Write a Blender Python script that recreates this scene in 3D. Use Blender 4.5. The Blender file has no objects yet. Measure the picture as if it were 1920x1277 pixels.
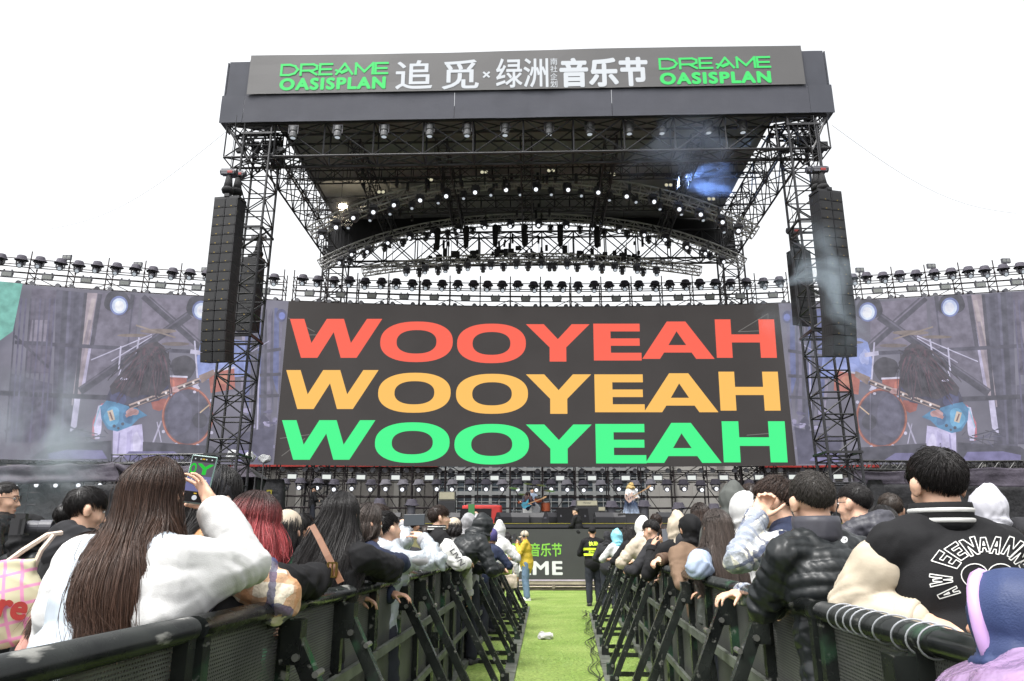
import bpy, bmesh, math, random
import numpy as np
from mathutils import Vector, Matrix, Euler, noise

R = math.radians
SC = bpy.context.scene
COL = SC.collection
rnd = random.Random(7)
nrs = np.random.RandomState(11)

# ------------------------------------------------------------------ camera
F_PX, PITCH, EYE = 1330.0, math.atan(381.5 / 1330.0), 1.39
cam_d = bpy.data.cameras.new('camera')
cam_d.sensor_width = 36.0
cam_d.lens = F_PX / 1920.0 * 36.0
cam_d.clip_start = 0.05
cam_d.clip_end = 2000.0
cam = bpy.data.objects.new('camera', cam_d)
COL.objects.link(cam)
cam.location = (0, 0, EYE)
cam.rotation_euler = (math.pi / 2 + PITCH, 0, 0)
SC.camera = cam

# ------------------------------------------------------------------ world, sun, exposure
EXPO = 1.35
SUN_EL, SUN_ROT = 62.0, 215.0
world = bpy.data.worlds.new('World')
SC.world = world
world.use_nodes = True
_nt = world.node_tree
_bg = _nt.nodes['Background']
_sky = _nt.nodes.new('ShaderNodeTexSky')
_sky.sky_type = 'NISHITA'
_sky.sun_disc = False
_sky.sun_elevation = R(SUN_EL)
_sky.sun_rotation = R(SUN_ROT)
_sky.air_density = 1.6
_sky.dust_density = 7.0
_sky.ozone_density = 0.6
_hs = _nt.nodes.new('ShaderNodeHueSaturation')
_hs.inputs['Saturation'].default_value = 0.10
_nt.links.new(_sky.outputs[0], _hs.inputs['Color'])
_nt.links.new(_hs.outputs[0], _bg.inputs['Color'])
_bg.inputs['Strength'].default_value = 0.15
sun_d = bpy.data.lights.new('sun', 'SUN')
sun_d.energy = 0.5
sun_d.angle = R(14)
sun_d.color = (1.0, 0.97, 0.93)
sun = bpy.data.objects.new('sun', sun_d)
COL.objects.link(sun)
_az = R(SUN_ROT)
_sd = Vector((math.sin(_az) * math.cos(R(SUN_EL)), math.cos(_az) * math.cos(R(SUN_EL)), math.sin(R(SUN_EL))))
sun.rotation_euler = _sd.to_track_quat('Z', 'Y').to_euler()
sun.location = (0, -5, 30)
SC.view_settings.view_transform = 'Standard'
SC.view_settings.look = 'None'
SC.view_settings.gamma = 1.0
SC.view_settings.exposure = EXPO
SC.view_settings.use_curve_mapping = False
SC.cycles.max_bounces = 6
SC.cycles.transparent_max_bounces = 24
SC.cycles.volume_step_rate = 1.0
SC.cycles.volume_max_steps = 128
SC.cycles.volume_bounces = 0
SC.cycles.use_denoising = True

# ------------------------------------------------------------------ pixel helpers (photo pixels, 1920 x 1277)
_cp, _sp = math.cos(PITCH), math.sin(PITCH)
def ray(px, py):
    x, y = (px - 960.0) / F_PX, (638.5 - py) / F_PX
    return Vector((x, _cp - y * _sp, _sp + y * _cp))
def at(px, py, Y):
    d = ray(px, py)
    return Vector((0, 0, EYE)) + d * (Y / d.y)
def zat(py, Y):
    return at(960, py, Y).z
def ground(px, py, z=0.0):
    d = ray(px, py)
    return Vector((0, 0, EYE)) + d * ((z - EYE) / d.z)
def depth(p):
    return p[1] * _cp + (p[2] - EYE) * _sp
def xat(px, Y, z):
    return (px - 960.0) / F_PX * depth((0, Y, z))

# ------------------------------------------------------------------ colours and materials
def lin(h):
    if not isinstance(h, str):
        return tuple(h)[:3]
    h = h.lstrip('#')
    o = []
    for i in (0, 2, 4):
        c = int(h[i:i + 2], 16) / 255.0
        o.append(c / 12.92 if c <= 0.04045 else ((c + 0.055) / 1.055) ** 2.4)
    return tuple(o)
MATS = {}
ALB = 0.55
def alb(c):
    c_ = lin(c)
    return tuple(min(.84, v * ALB) for v in c_) if isinstance(c, str) else c_
def mat(name, col=(.5, .5, .5), rough=.6, metal=0.0, var=0.12, scale=6.0, bump=0.0, bscale=60.0, spec=0.5,
        col2=None, sheen=0.0, detail=4.0, coat=0.0, bdist=0.01):
    if name in MATS:
        return MATS[name]
    m = bpy.data.materials.new(name)
    m.use_nodes = True
    nt = m.node_tree
    b = nt.nodes['Principled BSDF']
    c = alb(col)
    tc = nt.nodes.new('ShaderNodeTexCoord')
    n = nt.nodes.new('ShaderNodeTexNoise')
    n.inputs['Scale'].default_value = scale
    n.inputs['Detail'].default_value = detail
    nt.links.new(tc.outputs['Object'], n.inputs['Vector'])
    r = nt.nodes.new('ShaderNodeValToRGB')
    c2 = alb(col2) if col2 is not None else tuple(min(1, v * (1 + var)) for v in c)
    c1 = c if col2 is not None else tuple(v * (1 - var) for v in c)
    r.color_ramp.elements[0].position = .3
    r.color_ramp.elements[1].position = .7
    r.color_ramp.elements[0].color = (*c1, 1)
    r.color_ramp.elements[1].color = (*c2, 1)
    nt.links.new(n.outputs['Fac'], r.inputs['Fac'])
    nt.links.new(r.outputs['Color'], b.inputs['Base Color'])
    b.inputs['Roughness'].default_value = rough
    b.inputs['Metallic'].default_value = metal
    b.inputs['Specular IOR Level'].default_value = spec
    if sheen:
        b.inputs['Sheen Weight'].default_value = sheen
        b.inputs['Sheen Roughness'].default_value = .5
    if coat:
        b.inputs['Coat Weight'].default_value = coat
        b.inputs['Coat Roughness'].default_value = .15
    if bump:
        n2 = nt.nodes.new('ShaderNodeTexNoise')
        n2.inputs['Scale'].default_value = bscale
        n2.inputs['Detail'].default_value = 3
        nt.links.new(tc.outputs['Object'], n2.inputs['Vector'])
        bp = nt.nodes.new('ShaderNodeBump')
        bp.inputs['Strength'].default_value = bump
        bp.inputs['Distance'].default_value = bdist
        nt.links.new(n2.outputs['Fac'], bp.inputs['Height'])
        nt.links.new(bp.outputs['Normal'], b.inputs['Normal'])
    MATS[name] = m
    return m
def emis(name, col, gain=1.0, var=0.0, scale=2.0, base=(.01, .01, .01), rough=.35):
    """a surface that gives off light: shown in the picture at about the colour given"""
    if name in MATS:
        return MATS[name]
    m = bpy.data.materials.new(name)
    m.use_nodes = True
    nt = m.node_tree
    b = nt.nodes['Principled BSDF']
    c = lin(col)
    b.inputs['Base Color'].default_value = (*base, 1)
    b.inputs['Roughness'].default_value = rough
    b.inputs['Emission Color'].default_value = (*c, 1)
    b.inputs['Emission Strength'].default_value = gain / 2 ** EXPO
    b.inputs['Specular IOR Level'].default_value = .12
    if var:
        tc = nt.nodes.new('ShaderNodeTexCoord')
        n = nt.nodes.new('ShaderNodeTexNoise')
        n.inputs['Scale'].default_value = scale
        n.inputs['Detail'].default_value = 6
        nt.links.new(tc.outputs['Object'], n.inputs['Vector'])
        r = nt.nodes.new('ShaderNodeValToRGB')
        r.color_ramp.elements[0].position = .3
        r.color_ramp.elements[1].position = .7
        r.color_ramp.elements[0].color = (*[v * (1 - var) for v in c], 1)
        r.color_ramp.elements[1].color = (*[min(1, v * (1 + var)) for v in c], 1)
        nt.links.new(n.outputs['Fac'], r.inputs['Fac'])
        nt.links.new(r.outputs['Color'], b.inputs['Emission Color'])
    MATS[name] = m
    return m

# ------------------------------------------------------------------ mesh builder
def _sphere(nu, nv):
    v = [(0, 0, 1)]
    for j in range(1, nv):
        th = math.pi * j / nv
        for i in range(nu):
            ph = 2 * math.pi * i / nu
            v.append((math.sin(th) * math.cos(ph), math.sin(th) * math.sin(ph), math.cos(th)))
    v.append((0, 0, -1))
    f = []
    for i in range(nu):
        f.append((0, 1 + i, 1 + (i + 1) % nu))
    for j in range(nv - 2):
        a, b = 1 + j * nu, 1 + (j + 1) * nu
        for i in range(nu):
            k = (i + 1) % nu
            f.append((a + i, b + i, b + k, a + k))
    a = 1 + (nv - 2) * nu
    for i in range(nu):
        f.append((len(v) - 1, a + (i + 1) % nu, a + i))
    return np.array(v), f
SPH = {(nu, nv): _sphere(nu, nv) for nu, nv in ((16, 10), (24, 16), (10, 6), (8, 5))}

def basis(d):
    d = Vector(d).normalized()
    a = Vector((0, 0, 1)) if abs(d.z) < .95 else Vector((0, 1, 0))
    x = d.cross(a).normalized()
    return x, x.cross(d).normalized() * 1.0, d     # side, 'up' side, axis

class MB:
    def __init__(s):
        s.v, s.f, s.m = [], [], []
        s.n = 0
    def add(s, verts, faces, mi=0):
        s.v.append(np.asarray(verts, dtype=float).reshape(-1, 3))
        o = s.n
        s.f.extend([tuple(i + o for i in f) for f in faces])
        s.m.extend([mi] * len(faces))
        s.n += len(s.v[-1])
        return s
    def box(s, c, size, rot=None, mi=0):
        h = np.array(size) / 2
        v = np.array([(x, y, z) for x in (-1, 1) for y in (-1, 1) for z in (-1, 1)]) * h
        if rot is not None:
            v = v @ np.array(rot.to_3x3()).T
        v = v + np.array(c)
        return s.add(v, [(0, 1, 3, 2), (4, 6, 7, 5), (0, 4, 5, 1), (2, 3, 7, 6), (0, 2, 6, 4), (1, 5, 7, 3)], mi)
    def bar(s, p, q, w, h=None, mi=0):
        """square bar from p to q, w wide (sideways) and h high"""
        h = h or w
        p, q = Vector(p), Vector(q)
        x, y, d = basis(q - p)
        o = [x * (w / 2) * a + y * (h / 2) * b for a, b in ((-1, -1), (1, -1), (1, 1), (-1, 1))]
        v = [p + k for k in o] + [q + k for k in o]
        return s.add([tuple(k) for k in v], [(0, 1, 2, 3), (7, 6, 5, 4), (0, 4, 5, 1), (1, 5, 6, 2), (2, 6, 7, 3), (3, 7, 4, 0)], mi)
    def tube(s, p, q, r, n=6, r2=None, mi=0, cap=True):
        p, q = Vector(p), Vector(q)
        r2 = r if r2 is None else r2
        x, y, d = basis(q - p)
        v = []
        for c, rr in ((p, r), (q, r2)):
            for i in range(n):
                a = 2 * math.pi * i / n
                v.append(tuple(c + (x * math.cos(a) + y * math.sin(a)) * rr))
        f = [(i, (i + 1) % n, n + (i + 1) % n, n + i) for i in range(n)]
        if cap:
            f += [tuple(range(n - 1, -1, -1)), tuple(range(n, 2 * n))]
        return s.add(v, f, mi)
    def path(s, pts, r, n=6, mi=0, closed=False):
        pts = [Vector(p) for p in pts]
        rr = r if hasattr(r, '__len__') else [r] * len(pts)
        v, N = [], len(pts)
        up = None
        for k, p in enumerate(pts):
            if closed:
                d = pts[(k + 1) % N] - pts[k - 1]
            else:
                d = pts[min(k + 1, N - 1)] - pts[max(k - 1, 0)]
            d.normalize()
            if up is None:
                up = basis(d)[0]
            up = (up - d * up.dot(d)).normalized()
            w = d.cross(up)
            for i in range(n):
                a = 2 * math.pi * i / n
                v.append(tuple(p + (up * math.cos(a) + w * math.sin(a)) * rr[k]))
        f = []
        for k in range(N if closed else N - 1):
            a, b = k * n, ((k + 1) % N) * n
            for i in range(n):
                j = (i + 1) % n
                f.append((a + i, a + j, b + j, b + i))
        if not closed:
            f += [tuple(range(n - 1, -1, -1)), tuple(range((N - 1) * n, N * n))]
        return s.add(v, f, mi)
    def ell(s, c, r, rot=None, res=(16, 10), mi=0):
        v, f = SPH[res]
        v = v * np.array(r if hasattr(r, '__len__') else (r, r, r))
        if rot is not None:
            v = v @ np.array(rot.to_3x3()).T
        return s.add(v + np.array(c), f, mi)
    def cap(s, p, q, ra, rb=None, res=(16, 10), mi=0):
        """tapered capsule"""
        rb = ra if rb is None else rb
        p, q = Vector(p), Vector(q)
        s.ell(p, ra, res=res, mi=mi)
        s.ell(q, rb, res=res, mi=mi)
        if (q - p).length > 1e-4:
            s.tube(p, q, ra, 14, rb, mi)
        return s
    def lathe(s, prof, p=(0, 0, 0), d=(0, 0, 1), n=16, mi=0):
        """prof: (radius, distance along d)"""
        p = Vector(p)
        x, y, d = basis(d)
        v, f = [], []
        for r, t in prof:
            for i in range(n):
                a = 2 * math.pi * i / n
                v.append(tuple(p + d * t + (x * math.cos(a) + y * math.sin(a)) * max(r, 1e-4)))
        for k in range(len(prof) - 1):
            for i in range(n):
                j = (i + 1) % n
                f.append((k * n + i, k * n + j, (k + 1) * n + j, (k + 1) * n + i))
        f += [tuple(range(n - 1, -1, -1)), tuple(range((len(prof) - 1) * n, len(prof) * n))]
        return s.add(v, f, mi)
    def prism(s, poly, fr, th, mi=0):
        """poly in 2D, fr: (a, b) -> point, th: Vector thickness"""
        n = len(poly)
        v = [Vector(fr(a, b)) for a, b in poly]
        v2 = [p + Vector(th) for p in v]
        f = [tuple(range(n)), tuple(range(2 * n - 1, n - 1, -1))]
        f += [(i, n + i, n + (i + 1) % n, (i + 1) % n) for i in range(n)]
        return s.add([tuple(p) for p in v + v2], f, mi)
    def mesh(s, name, mats, smooth=False):
        me = bpy.data.meshes.new(name)
        v = np.concatenate(s.v) if s.v else np.zeros((0, 3))
        me.from_pydata(v.tolist(), [], s.f)
        for m in mats if isinstance(mats, (list, tuple)) else [mats]:
            me.materials.append(m)
        if any(s.m):
            me.polygons.foreach_set('material_index', s.m)
        if smooth:
            me.polygons.foreach_set('use_smooth', [True] * len(me.polygons))
        me.update()
        return me
    def build(s, name, mats, parent=None, smooth=False):
        return link(name, s.mesh(name, mats, smooth), parent)

def link(name, data, parent=None):
    o = bpy.data.objects.new(name, data)
    COL.objects.link(o)
    if parent is not None:
        o.parent = parent
    return o
def tag(o, label, cat, group=None, kind=None):
    o['label'] = label
    if cat:
        o['category'] = cat
    if group:
        o['group'] = group
    if kind:
        o['kind'] = kind
    return o
def thing(name, label, cat, loc=(0, 0, 0), rotz=0.0, group=None):
    o = link(name, None)
    o.location = loc
    o.rotation_euler = (0, 0, rotz)
    o.empty_display_size = .1
    return tag(o, label, cat, group)
def struct(o):
    o['kind'] = 'structure'
    return o
def dup(root, loc=None, rot=None, label=None, group=None):
    r = root.copy()
    COL.objects.link(r)
    if loc is not None:
        r.location = loc
    if rot is not None:
        r.rotation_euler = rot
    if label:
        r['label'] = label
    if group:
        r['group'] = group
    for ch in list(root.children):
        c = ch.copy()
        COL.objects.link(c)
        c.parent = r
        for g in list(ch.children):
            d = g.copy()
            COL.objects.link(d)
            d.parent = c
    return r
ORD = ['first', 'second', 'third', 'fourth', 'fifth', 'sixth', 'seventh', 'eighth', 'ninth', 'tenth', 'eleventh', 'twelfth', 'thirteenth',
       'fourteenth', 'fifteenth', 'sixteenth', 'seventeenth', 'eighteenth', 'nineteenth', 'twentieth', 'twenty-first', 'twenty-second',
       'twenty-third', 'twenty-fourth', 'twenty-fifth', 'twenty-sixth', 'twenty-seventh', 'twenty-eighth', 'twenty-ninth', 'thirtieth',
       'thirty-first', 'thirty-second', 'thirty-third', 'thirty-fourth', 'thirty-fifth', 'thirty-sixth']

def text_mesh(name, body, size, bold=0.0, extrude=0.0, align='CENTER', shear=0.0, res=4, space=1.0):
    c = bpy.data.curves.new(name, 'FONT')
    c.body = body
    c.size = size
    c.extrude = extrude
    c.shear = shear
    c.align_x = align
    c.resolution_u = res
    c.space_character = space
    o = bpy.data.objects.new(name, c)
    COL.objects.link(o)
    bpy.context.view_layer.update()
    dg = bpy.context.evaluated_depsgraph_get()
    me = bpy.data.meshes.new_from_object(o.evaluated_get(dg))
    bpy.data.objects.remove(o)
    bpy.data.curves.remove(c)
    if bold:
        # heavier strokes: the glyph laid over itself a little to every side
        co = mesh_co(me)
        fs = [tuple(p.vertices) for p in me.polygons]
        m1 = MB()
        m1.add(co, fs)
        for k in range(10):
            a = 2 * math.pi * k / 10
            m1.add(co + np.array((bold * math.cos(a), bold * math.sin(a), -.0012 * (k + 1))), fs)
        m2 = m1.mesh(name, [])
        bpy.data.meshes.remove(me)
        me = m2
    return me
def mesh_co(me):
    a = np.empty(len(me.vertices) * 3)
    me.vertices.foreach_get('co', a)
    return a.reshape(-1, 3)
def set_co(me, a):
    me.vertices.foreach_set('co', np.asarray(a, dtype=float).ravel())
    me.update()
def fit_text(me, x0, x1, y0, y1):
    """scale a text mesh's outline into a rectangle (its own x, y)"""
    a = mesh_co(me)
    lo, hi = a.min(0), a.max(0)
    a[:, 0] = x0 + (a[:, 0] - lo[0]) / (hi[0] - lo[0]) * (x1 - x0)
    a[:, 1] = y0 + (a[:, 1] - lo[1]) / (hi[1] - lo[1]) * (y1 - y0)
    a[:, 2] = (a[:, 2] - hi[2]) * .5 * (y1 - y0)
    set_co(me, a)
    return me
def frame_mat(o, x, y):
    """matrix putting local x, y (and z towards the viewer) at o"""
    x, y = Vector(x).normalized(), Vector(y).normalized()
    z = x.cross(y)
    m = Matrix((x, y, z)).transposed().to_4x4()
    m.translation = Vector(o)
    return m
# ================================================================== MATERIALS
M_BLACK = mat('black_steel', '2c2c30', .55, var=.3, scale=3)
M_TRUSS = mat('truss_black', '29292e', .5, var=.3, scale=2, spec=.5)
M_TRUSSG = mat('truss_worn', '4a4a48', .45, var=.35, scale=3)
M_FASCIA = mat('fascia_cloth', '50525d', .8, var=.10, scale=.6, bump=.15, bscale=3, bdist=.05)
M_FASCIA2 = mat('fascia_panel', '4c4f5a', .8, var=.12, scale=.8, bump=.1, bscale=30)
M_CEIL = mat('roof_membrane', (.19, .19, .19), .75, var=.3, scale=.5, bump=.25, bscale=1.2, bdist=.15)
M_BLACKCLOTH = mat('black_cloth', '1d1d20', .85, var=.2, scale=2, bump=.3, bscale=4, bdist=.1)
M_PIPE = mat('scaffold_pipe', '3d3235', .45, metal=.3, var=.4, scale=2)
M_PIPEG = mat('scaffold_galvanised', '77777a', .4, metal=.5, var=.3, scale=3)
M_SPK = mat('speaker_cabinet', '26262b', .6, var=.2, scale=2, bump=.1, bscale=120)
M_SPKG = mat('speaker_grille', '1b1c20', .7, var=.2, scale=40)
M_GOLD = mat('badge_brass', 'b59a55', .35, metal=.8)
M_WHITE = mat('white_print', 'f2f4f4', .6, var=.03)
M_RED = mat('red_paint', 'b02a22', .5, var=.2)
M_CONC = mat('concrete', '8d8b86', .85, var=.15, scale=.8, bump=.2, bscale=12)
M_GREYWALL = mat('grey_cladding', '6a6763', .8, var=.15, scale=.6)
M_WHITEWALL = mat('white_render', 'cbc8c2', .8, var=.06, scale=.7)
M_GLASS = mat('window_glass', '59636b', .18, var=.35, scale=.35, spec=.6)
M_MULL = mat('window_frame', 'b9bcbc', .5, var=.08)
M_TARP = mat('purple_tarp', '4b4452', .7, var=.25, scale=1.0, bump=.5, bscale=2.5, bdist=.15)
M_TARPD = mat('dark_tarp', '2a2a2e', .75, var=.25, scale=1.5, bump=.6, bscale=3, bdist=.15)
M_LEDBODY = mat('led_cabinet', '141416', .8, spec=.1)

# ================================================================== GROUND
def turf_material():
    m = bpy.data.materials.new('artificial_turf')
    m.use_nodes = True
    nt = m.node_tree
    b = nt.nodes['Principled BSDF']
    tc = nt.nodes.new('ShaderNodeTexCoord')
    def nz(scale, detail=4):
        n = nt.nodes.new('ShaderNodeTexNoise')
        n.inputs['Scale'].default_value = scale
        n.inputs['Detail'].default_value = detail
        nt.links.new(tc.outputs['Object'], n.inputs['Vector'])
        return n
    n1, n2, n3 = nz(1.1), nz(26), nz(230, 2)
    r = nt.nodes.new('ShaderNodeValToRGB')
    r.color_ramp.elements[0].position, r.color_ramp.elements[1].position = .32, .7
    r.color_ramp.elements[0].color = (.150, .250, .053, 1)
    r.color_ramp.elements[1].color = (.258, .348, .118, 1)
    nt.links.new(n1.outputs['Fac'], r.inputs['Fac'])
    r2 = nt.nodes.new('ShaderNodeValToRGB')
    r2.color_ramp.elements[0].position, r2.color_ramp.elements[1].position = .35, .65
    r2.color_ramp.elements[0].color = (.62, .60, .5, 1)
    r2.color_ramp.elements[1].color = (1.15, 1.12, 1.0, 1)
    nt.links.new(n2.outputs['Fac'], r2.inputs['Fac'])
    mx = nt.nodes.new('ShaderNodeMix')
    mx.data_type, mx.blend_type = 'RGBA', 'MULTIPLY'
    mx.inputs['Factor'].default_value = 1
    nt.links.new(r.outputs['Color'], mx.inputs[6])
    nt.links.new(r2.outputs['Color'], mx.inputs[7])
    r3 = nt.nodes.new('ShaderNodeValToRGB')
    r3.color_ramp.elements[0].position, r3.color_ramp.elements[1].position = .3, .7
    r3.color_ramp.elements[0].color = (.55, .58, .5, 1)
    r3.color_ramp.elements[1].color = (1.3, 1.25, 1.2, 1)
    nt.links.new(n3.outputs['Fac'], r3.inputs['Fac'])
    mx2 = nt.nodes.new('ShaderNodeMix')
    mx2.data_type, mx2.blend_type = 'RGBA', 'MULTIPLY'
    mx2.inputs['Factor'].default_value = .8
    nt.links.new(mx.outputs[2], mx2.inputs[6])
    nt.links.new(r3.outputs['Color'], mx2.inputs[7])
    nt.links.new(mx2.outputs[2], b.inputs['Base Color'])
    b.inputs['Roughness'].default_value = .75
    b.inputs['Specular IOR Level'].default_value = .25
    bp = nt.nodes.new('ShaderNodeBump')
    bp.inputs['Strength'].default_value = .5
    bp.inputs['Distance'].default_value = .012
    nt.links.new(n3.outputs['Fac'], bp.inputs['Height'])
    nt.links.new(bp.outputs['Normal'], b.inputs['Normal'])
    return m
M_TURF = turf_material()
M_GROUND = mat('dark_asphalt', '55544f', .9, var=.2, scale=1.2, bump=.3, bscale=40)
mb = MB()
mb.add([(-900, -900, -.012), (900, -900, -.012), (900, 900, -.012), (-900, 900, -.012)], [(0, 1, 2, 3)])
struct(mb.build('ground', M_GROUND))
# the turf carpet, lightly rumpled, in overlapping rolls
mb = MB()
NXg, NYg = 60, 130
vv, ff = [], []
for j in range(NYg + 1):
    for i in range(NXg + 1):
        y = -1.0 + 24.6 * j / NYg
        xa, xb = -1.0 + .045 * y, .90 + .083 * y
        if y > 17.4:
            xa, xb = xa - (y - 17.4) * 3.2, xb + (y - 17.4) * 3.2
        x = xa + (xb - xa) * i / NXg
        z = .004 + .010 * noise.noise((x * .9, y * .9, 0)) + .006 * noise.noise((x * 3, y * 3, 4)) + .008 * max(0, 1 - abs(((y + .25 * x) % 2.6) - 1.3) * 9)
        vv.append((x, y, z))
for j in range(NYg):
    for i in range(NXg):
        a = j * (NXg + 1) + i
        ff.append((a, a + 1, a + NXg + 2, a + NXg + 1))
mb.add(vv, ff)
struct(mb.build('turf_path', M_TURF, smooth=True))
# short blades standing on the turf beside the camera's end of the path
def blades(n, seed):
    rs = np.random.RandomState(seed)
    x = rs.uniform(-1.5, 1.9, n); y = 7.6 + 12 * rs.uniform(0, 1, n) ** 1.6
    x = x + .067 * y
    h = rs.uniform(.010, .022, n); a = rs.uniform(0, 6.28, n)
    w = rs.uniform(.002, .0045, n); lx = rs.normal(0, .014, n); ly = rs.normal(0, .014, n)
    v = np.stack([np.stack([x - w * np.cos(a), y - w * np.sin(a), 0 * x], 1), np.stack([x + w * np.cos(a), y + w * np.sin(a), 0 * x], 1),
                  np.stack([x + lx, y + ly, h], 1)], 1).reshape(-1, 3)
    f = np.arange(3 * n).reshape(-1, 3)
    me = bpy.data.meshes.new('grass')
    me.from_pydata(v.tolist(), [], f.tolist())
    me.materials.append(M_BLADE); me.materials.append(M_BLADE2)
    me.polygons.foreach_set('material_index', rs.randint(0, 2, n))
    o = link('grass', me)
    return tag(o, 'short green plastic grass blades of the turf path', 'grass', kind='stuff')
M_BLADE = mat('turf_blade', (.17, .29, .07), .6, var=.3, scale=3)
M_BLADE2 = mat('turf_blade_pale', (.27, .38, .13), .6, var=.3, scale=3)
blades(22000, 5)

# ================================================================== STAGE FRAME
_sa = R(1.7)
SU, SV = Vector((math.cos(_sa), -math.sin(_sa), 0)), Vector((math.sin(_sa), math.cos(_sa), 0))
SO = Vector((0.47, 26, 0))
def S(u, v, z):
    return SO + SU * u + SV * (v - 26) + Vector((0, 0, z))
ROT_S = Matrix.Rotation(-_sa, 4, 'Z')

def truss(mb, pts, side, w, h, rc=.045, rl=.025, step=None, n=6, mi=0, cross=False):
    """box truss round a line of points; side: the direction of its width"""
    pts = [Vector(p) for p in pts]
    side = Vector(side).normalized()
    if len(pts) == 2:
        L = (pts[1] - pts[0]).length
        k = max(1, round(L / (step or h)))
        pts = [pts[0].lerp(pts[1], i / k) for i in range(k + 1)]
    C = []
    for k, p in enumerate(pts):
        d = (pts[min(k + 1, len(pts) - 1)] - pts[max(k - 1, 0)]).normalized()
        up = side.cross(d).normalized()
        C.append([p + side * (w / 2 * a) + up * (h / 2 * b) for a, b in ((-1, -1), (1, -1), (1, 1), (-1, 1))])
    for i in range(4):
        mb.path([c[i] for c in C], rc, n, mi)
    for k, c in enumerate(C):
        for i in range(4):
            mb.tube(c[i], c[(i + 1) % 4], rl, 4, mi=mi, cap=False)
        if k:
            q = C[k - 1]
            for i in range(4):
                j = (i + 1) % 4
                if cross:
                    mb.tube(q[i], c[j], rl, 4, mi=mi, cap=False)
                    mb.tube(q[j], c[i], rl, 4, mi=mi, cap=False)
                elif (k + i) % 2:
                    mb.tube(q[i], c[j], rl, 4, mi=mi, cap=False)
                else:
                    mb.tube(q[j], c[i], rl, 4, mi=mi, cap=False)
    return mb

# ---- deck
ZD = zat(982, 23.5)
st = thing('stage', 'long black concert stage deck behind the front banner, with wedge monitors along its edge', 'stage', S(0, 28, 0), -_sa)
def loc(parent, p):
    """world point -> a thing's own frame"""
    return parent.matrix_basis.inverted() @ Vector(p)
def sbox(mbx, u0, u1, v0, v1, z0, z1, mi=0):
    return mbx.box(((u0 + u1) / 2, (v0 + v1) / 2 - 28, (z0 + z1) / 2), (u1 - u0, v1 - v0, z1 - z0), mi=mi)
m1 = MB(); sbox(m1, -13.2, 13.2, 23.5, 38.5, ZD - .12, ZD); m1.build('deck', M_BLACK, st)
m1 = MB(); sbox(m1, -13.2, 13.2, 23.56, 23.6, 0, ZD - .123); m1.build('skirt', M_BLACKCLOTH, st)
M_YEL = mat('yellow_tape', 'b8ac2a', .6, var=.2, scale=5)
m1 = MB(); sbox(m1, -13.2, 13.2, 23.485, 23.54, ZD + .002, ZD + .014); m1.build('edge_tape', M_YEL, st)
m1 = MB(); sbox(m1, -2.2, 3.2, 31.4, 34.6, ZD + .002, ZD + .5); m1.build('riser', M_BLACKCLOTH, st)
m1 = MB()
for k in range(14):
    sbox(m1, -13 + 2 * k - .03, -13 + 2 * k + .03, 23.9, 23.98, 0, ZD - .13)
m1.build('trestle', M_TRUSS, st)
# wings of the stage, wider and lower, on scaffolding
# ---- front banner (printed screen along the stage)
YB = 23.3
zb0, zb1 = zat(1086, YB), zat(992, YB)
bn = thing('front_banner', 'long dark grey banner along the stage front with lime and white lettering', 'banner', S(0, YB, 0), -_sa)
M_BAN = mat('banner_grey', '3d3e3e', .55, var=.08, scale=1.5)
m1 = MB(); m1.box((0, 0, (zb0 + zb1) / 2), (25.6, .1, zb1 - zb0)); m1.build('banner_panel', M_BAN, bn)
m1 = MB(); m1.box((0, -.01, zb0 - .03), (25.6, .1, .045)); m1.build('edge_strip', mat('lilac_strip', 'cdbfd2', .5), bn)
m1 = MB()
m1.box((0, .02, .26), (25.6, .12, .16)); m1.box((0, .03, .43), (25.6, .06, .09))
m1.build('timber_beam', mat('worn_timber', 'b3a892', .8, var=.25, scale=2, bump=.3, bscale=15), bn)
m1 = MB()
m1.tube((-12.8, -.12, .12), (12.8, -.12, .12), .03); m1.tube((-12.8, .1, .03), (12.8, .1, .03), .03)
for k in range(18):
    m1.tube((-12.6 + 1.5 * k, -.1, 0), (-12.6 + 1.5 * k, -.1, .2), .03)
    m1.box((-12.6 + 1.5 * k, -.11, .13), (.09, .09, .12))
m1.build('base_pipe', mat('rusty_pipe', '9a8f80', .5, metal=.4, var=.3, scale=4), bn)
M_LIME = mat('lime_print', '8fd94a', .5, var=.03)
def banner_text(body, px0, px1, py0, py1, m, bold, res=4, space=1.0):
    me = text_mesh('lettering', body, 1, bold, 0, 'LEFT', res=res, space=space)
    zz0, zz1 = zat(py1, YB), zat(py0, YB)
    u0, u1 = [(xat(p, YB - .06, 1.2) - SO.x) for p in (px0, px1)]
    fit_text(me, u0, u1, zz0, zz1)
    a = mesh_co(me)
    set_co(me, np.stack([a[:, 0], -.056 - a[:, 2], a[:, 1]], 1))
    me.materials.append(m)
    return link('lettering', me, bn)
banner_text('绿洲音乐节', 957, 1058.5, 1018, 1043.5, M_LIME, .022)
banner_text('DREAME', 886, 1059, 1052, 1078, M_WHITE, .03, space=1.12)

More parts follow.
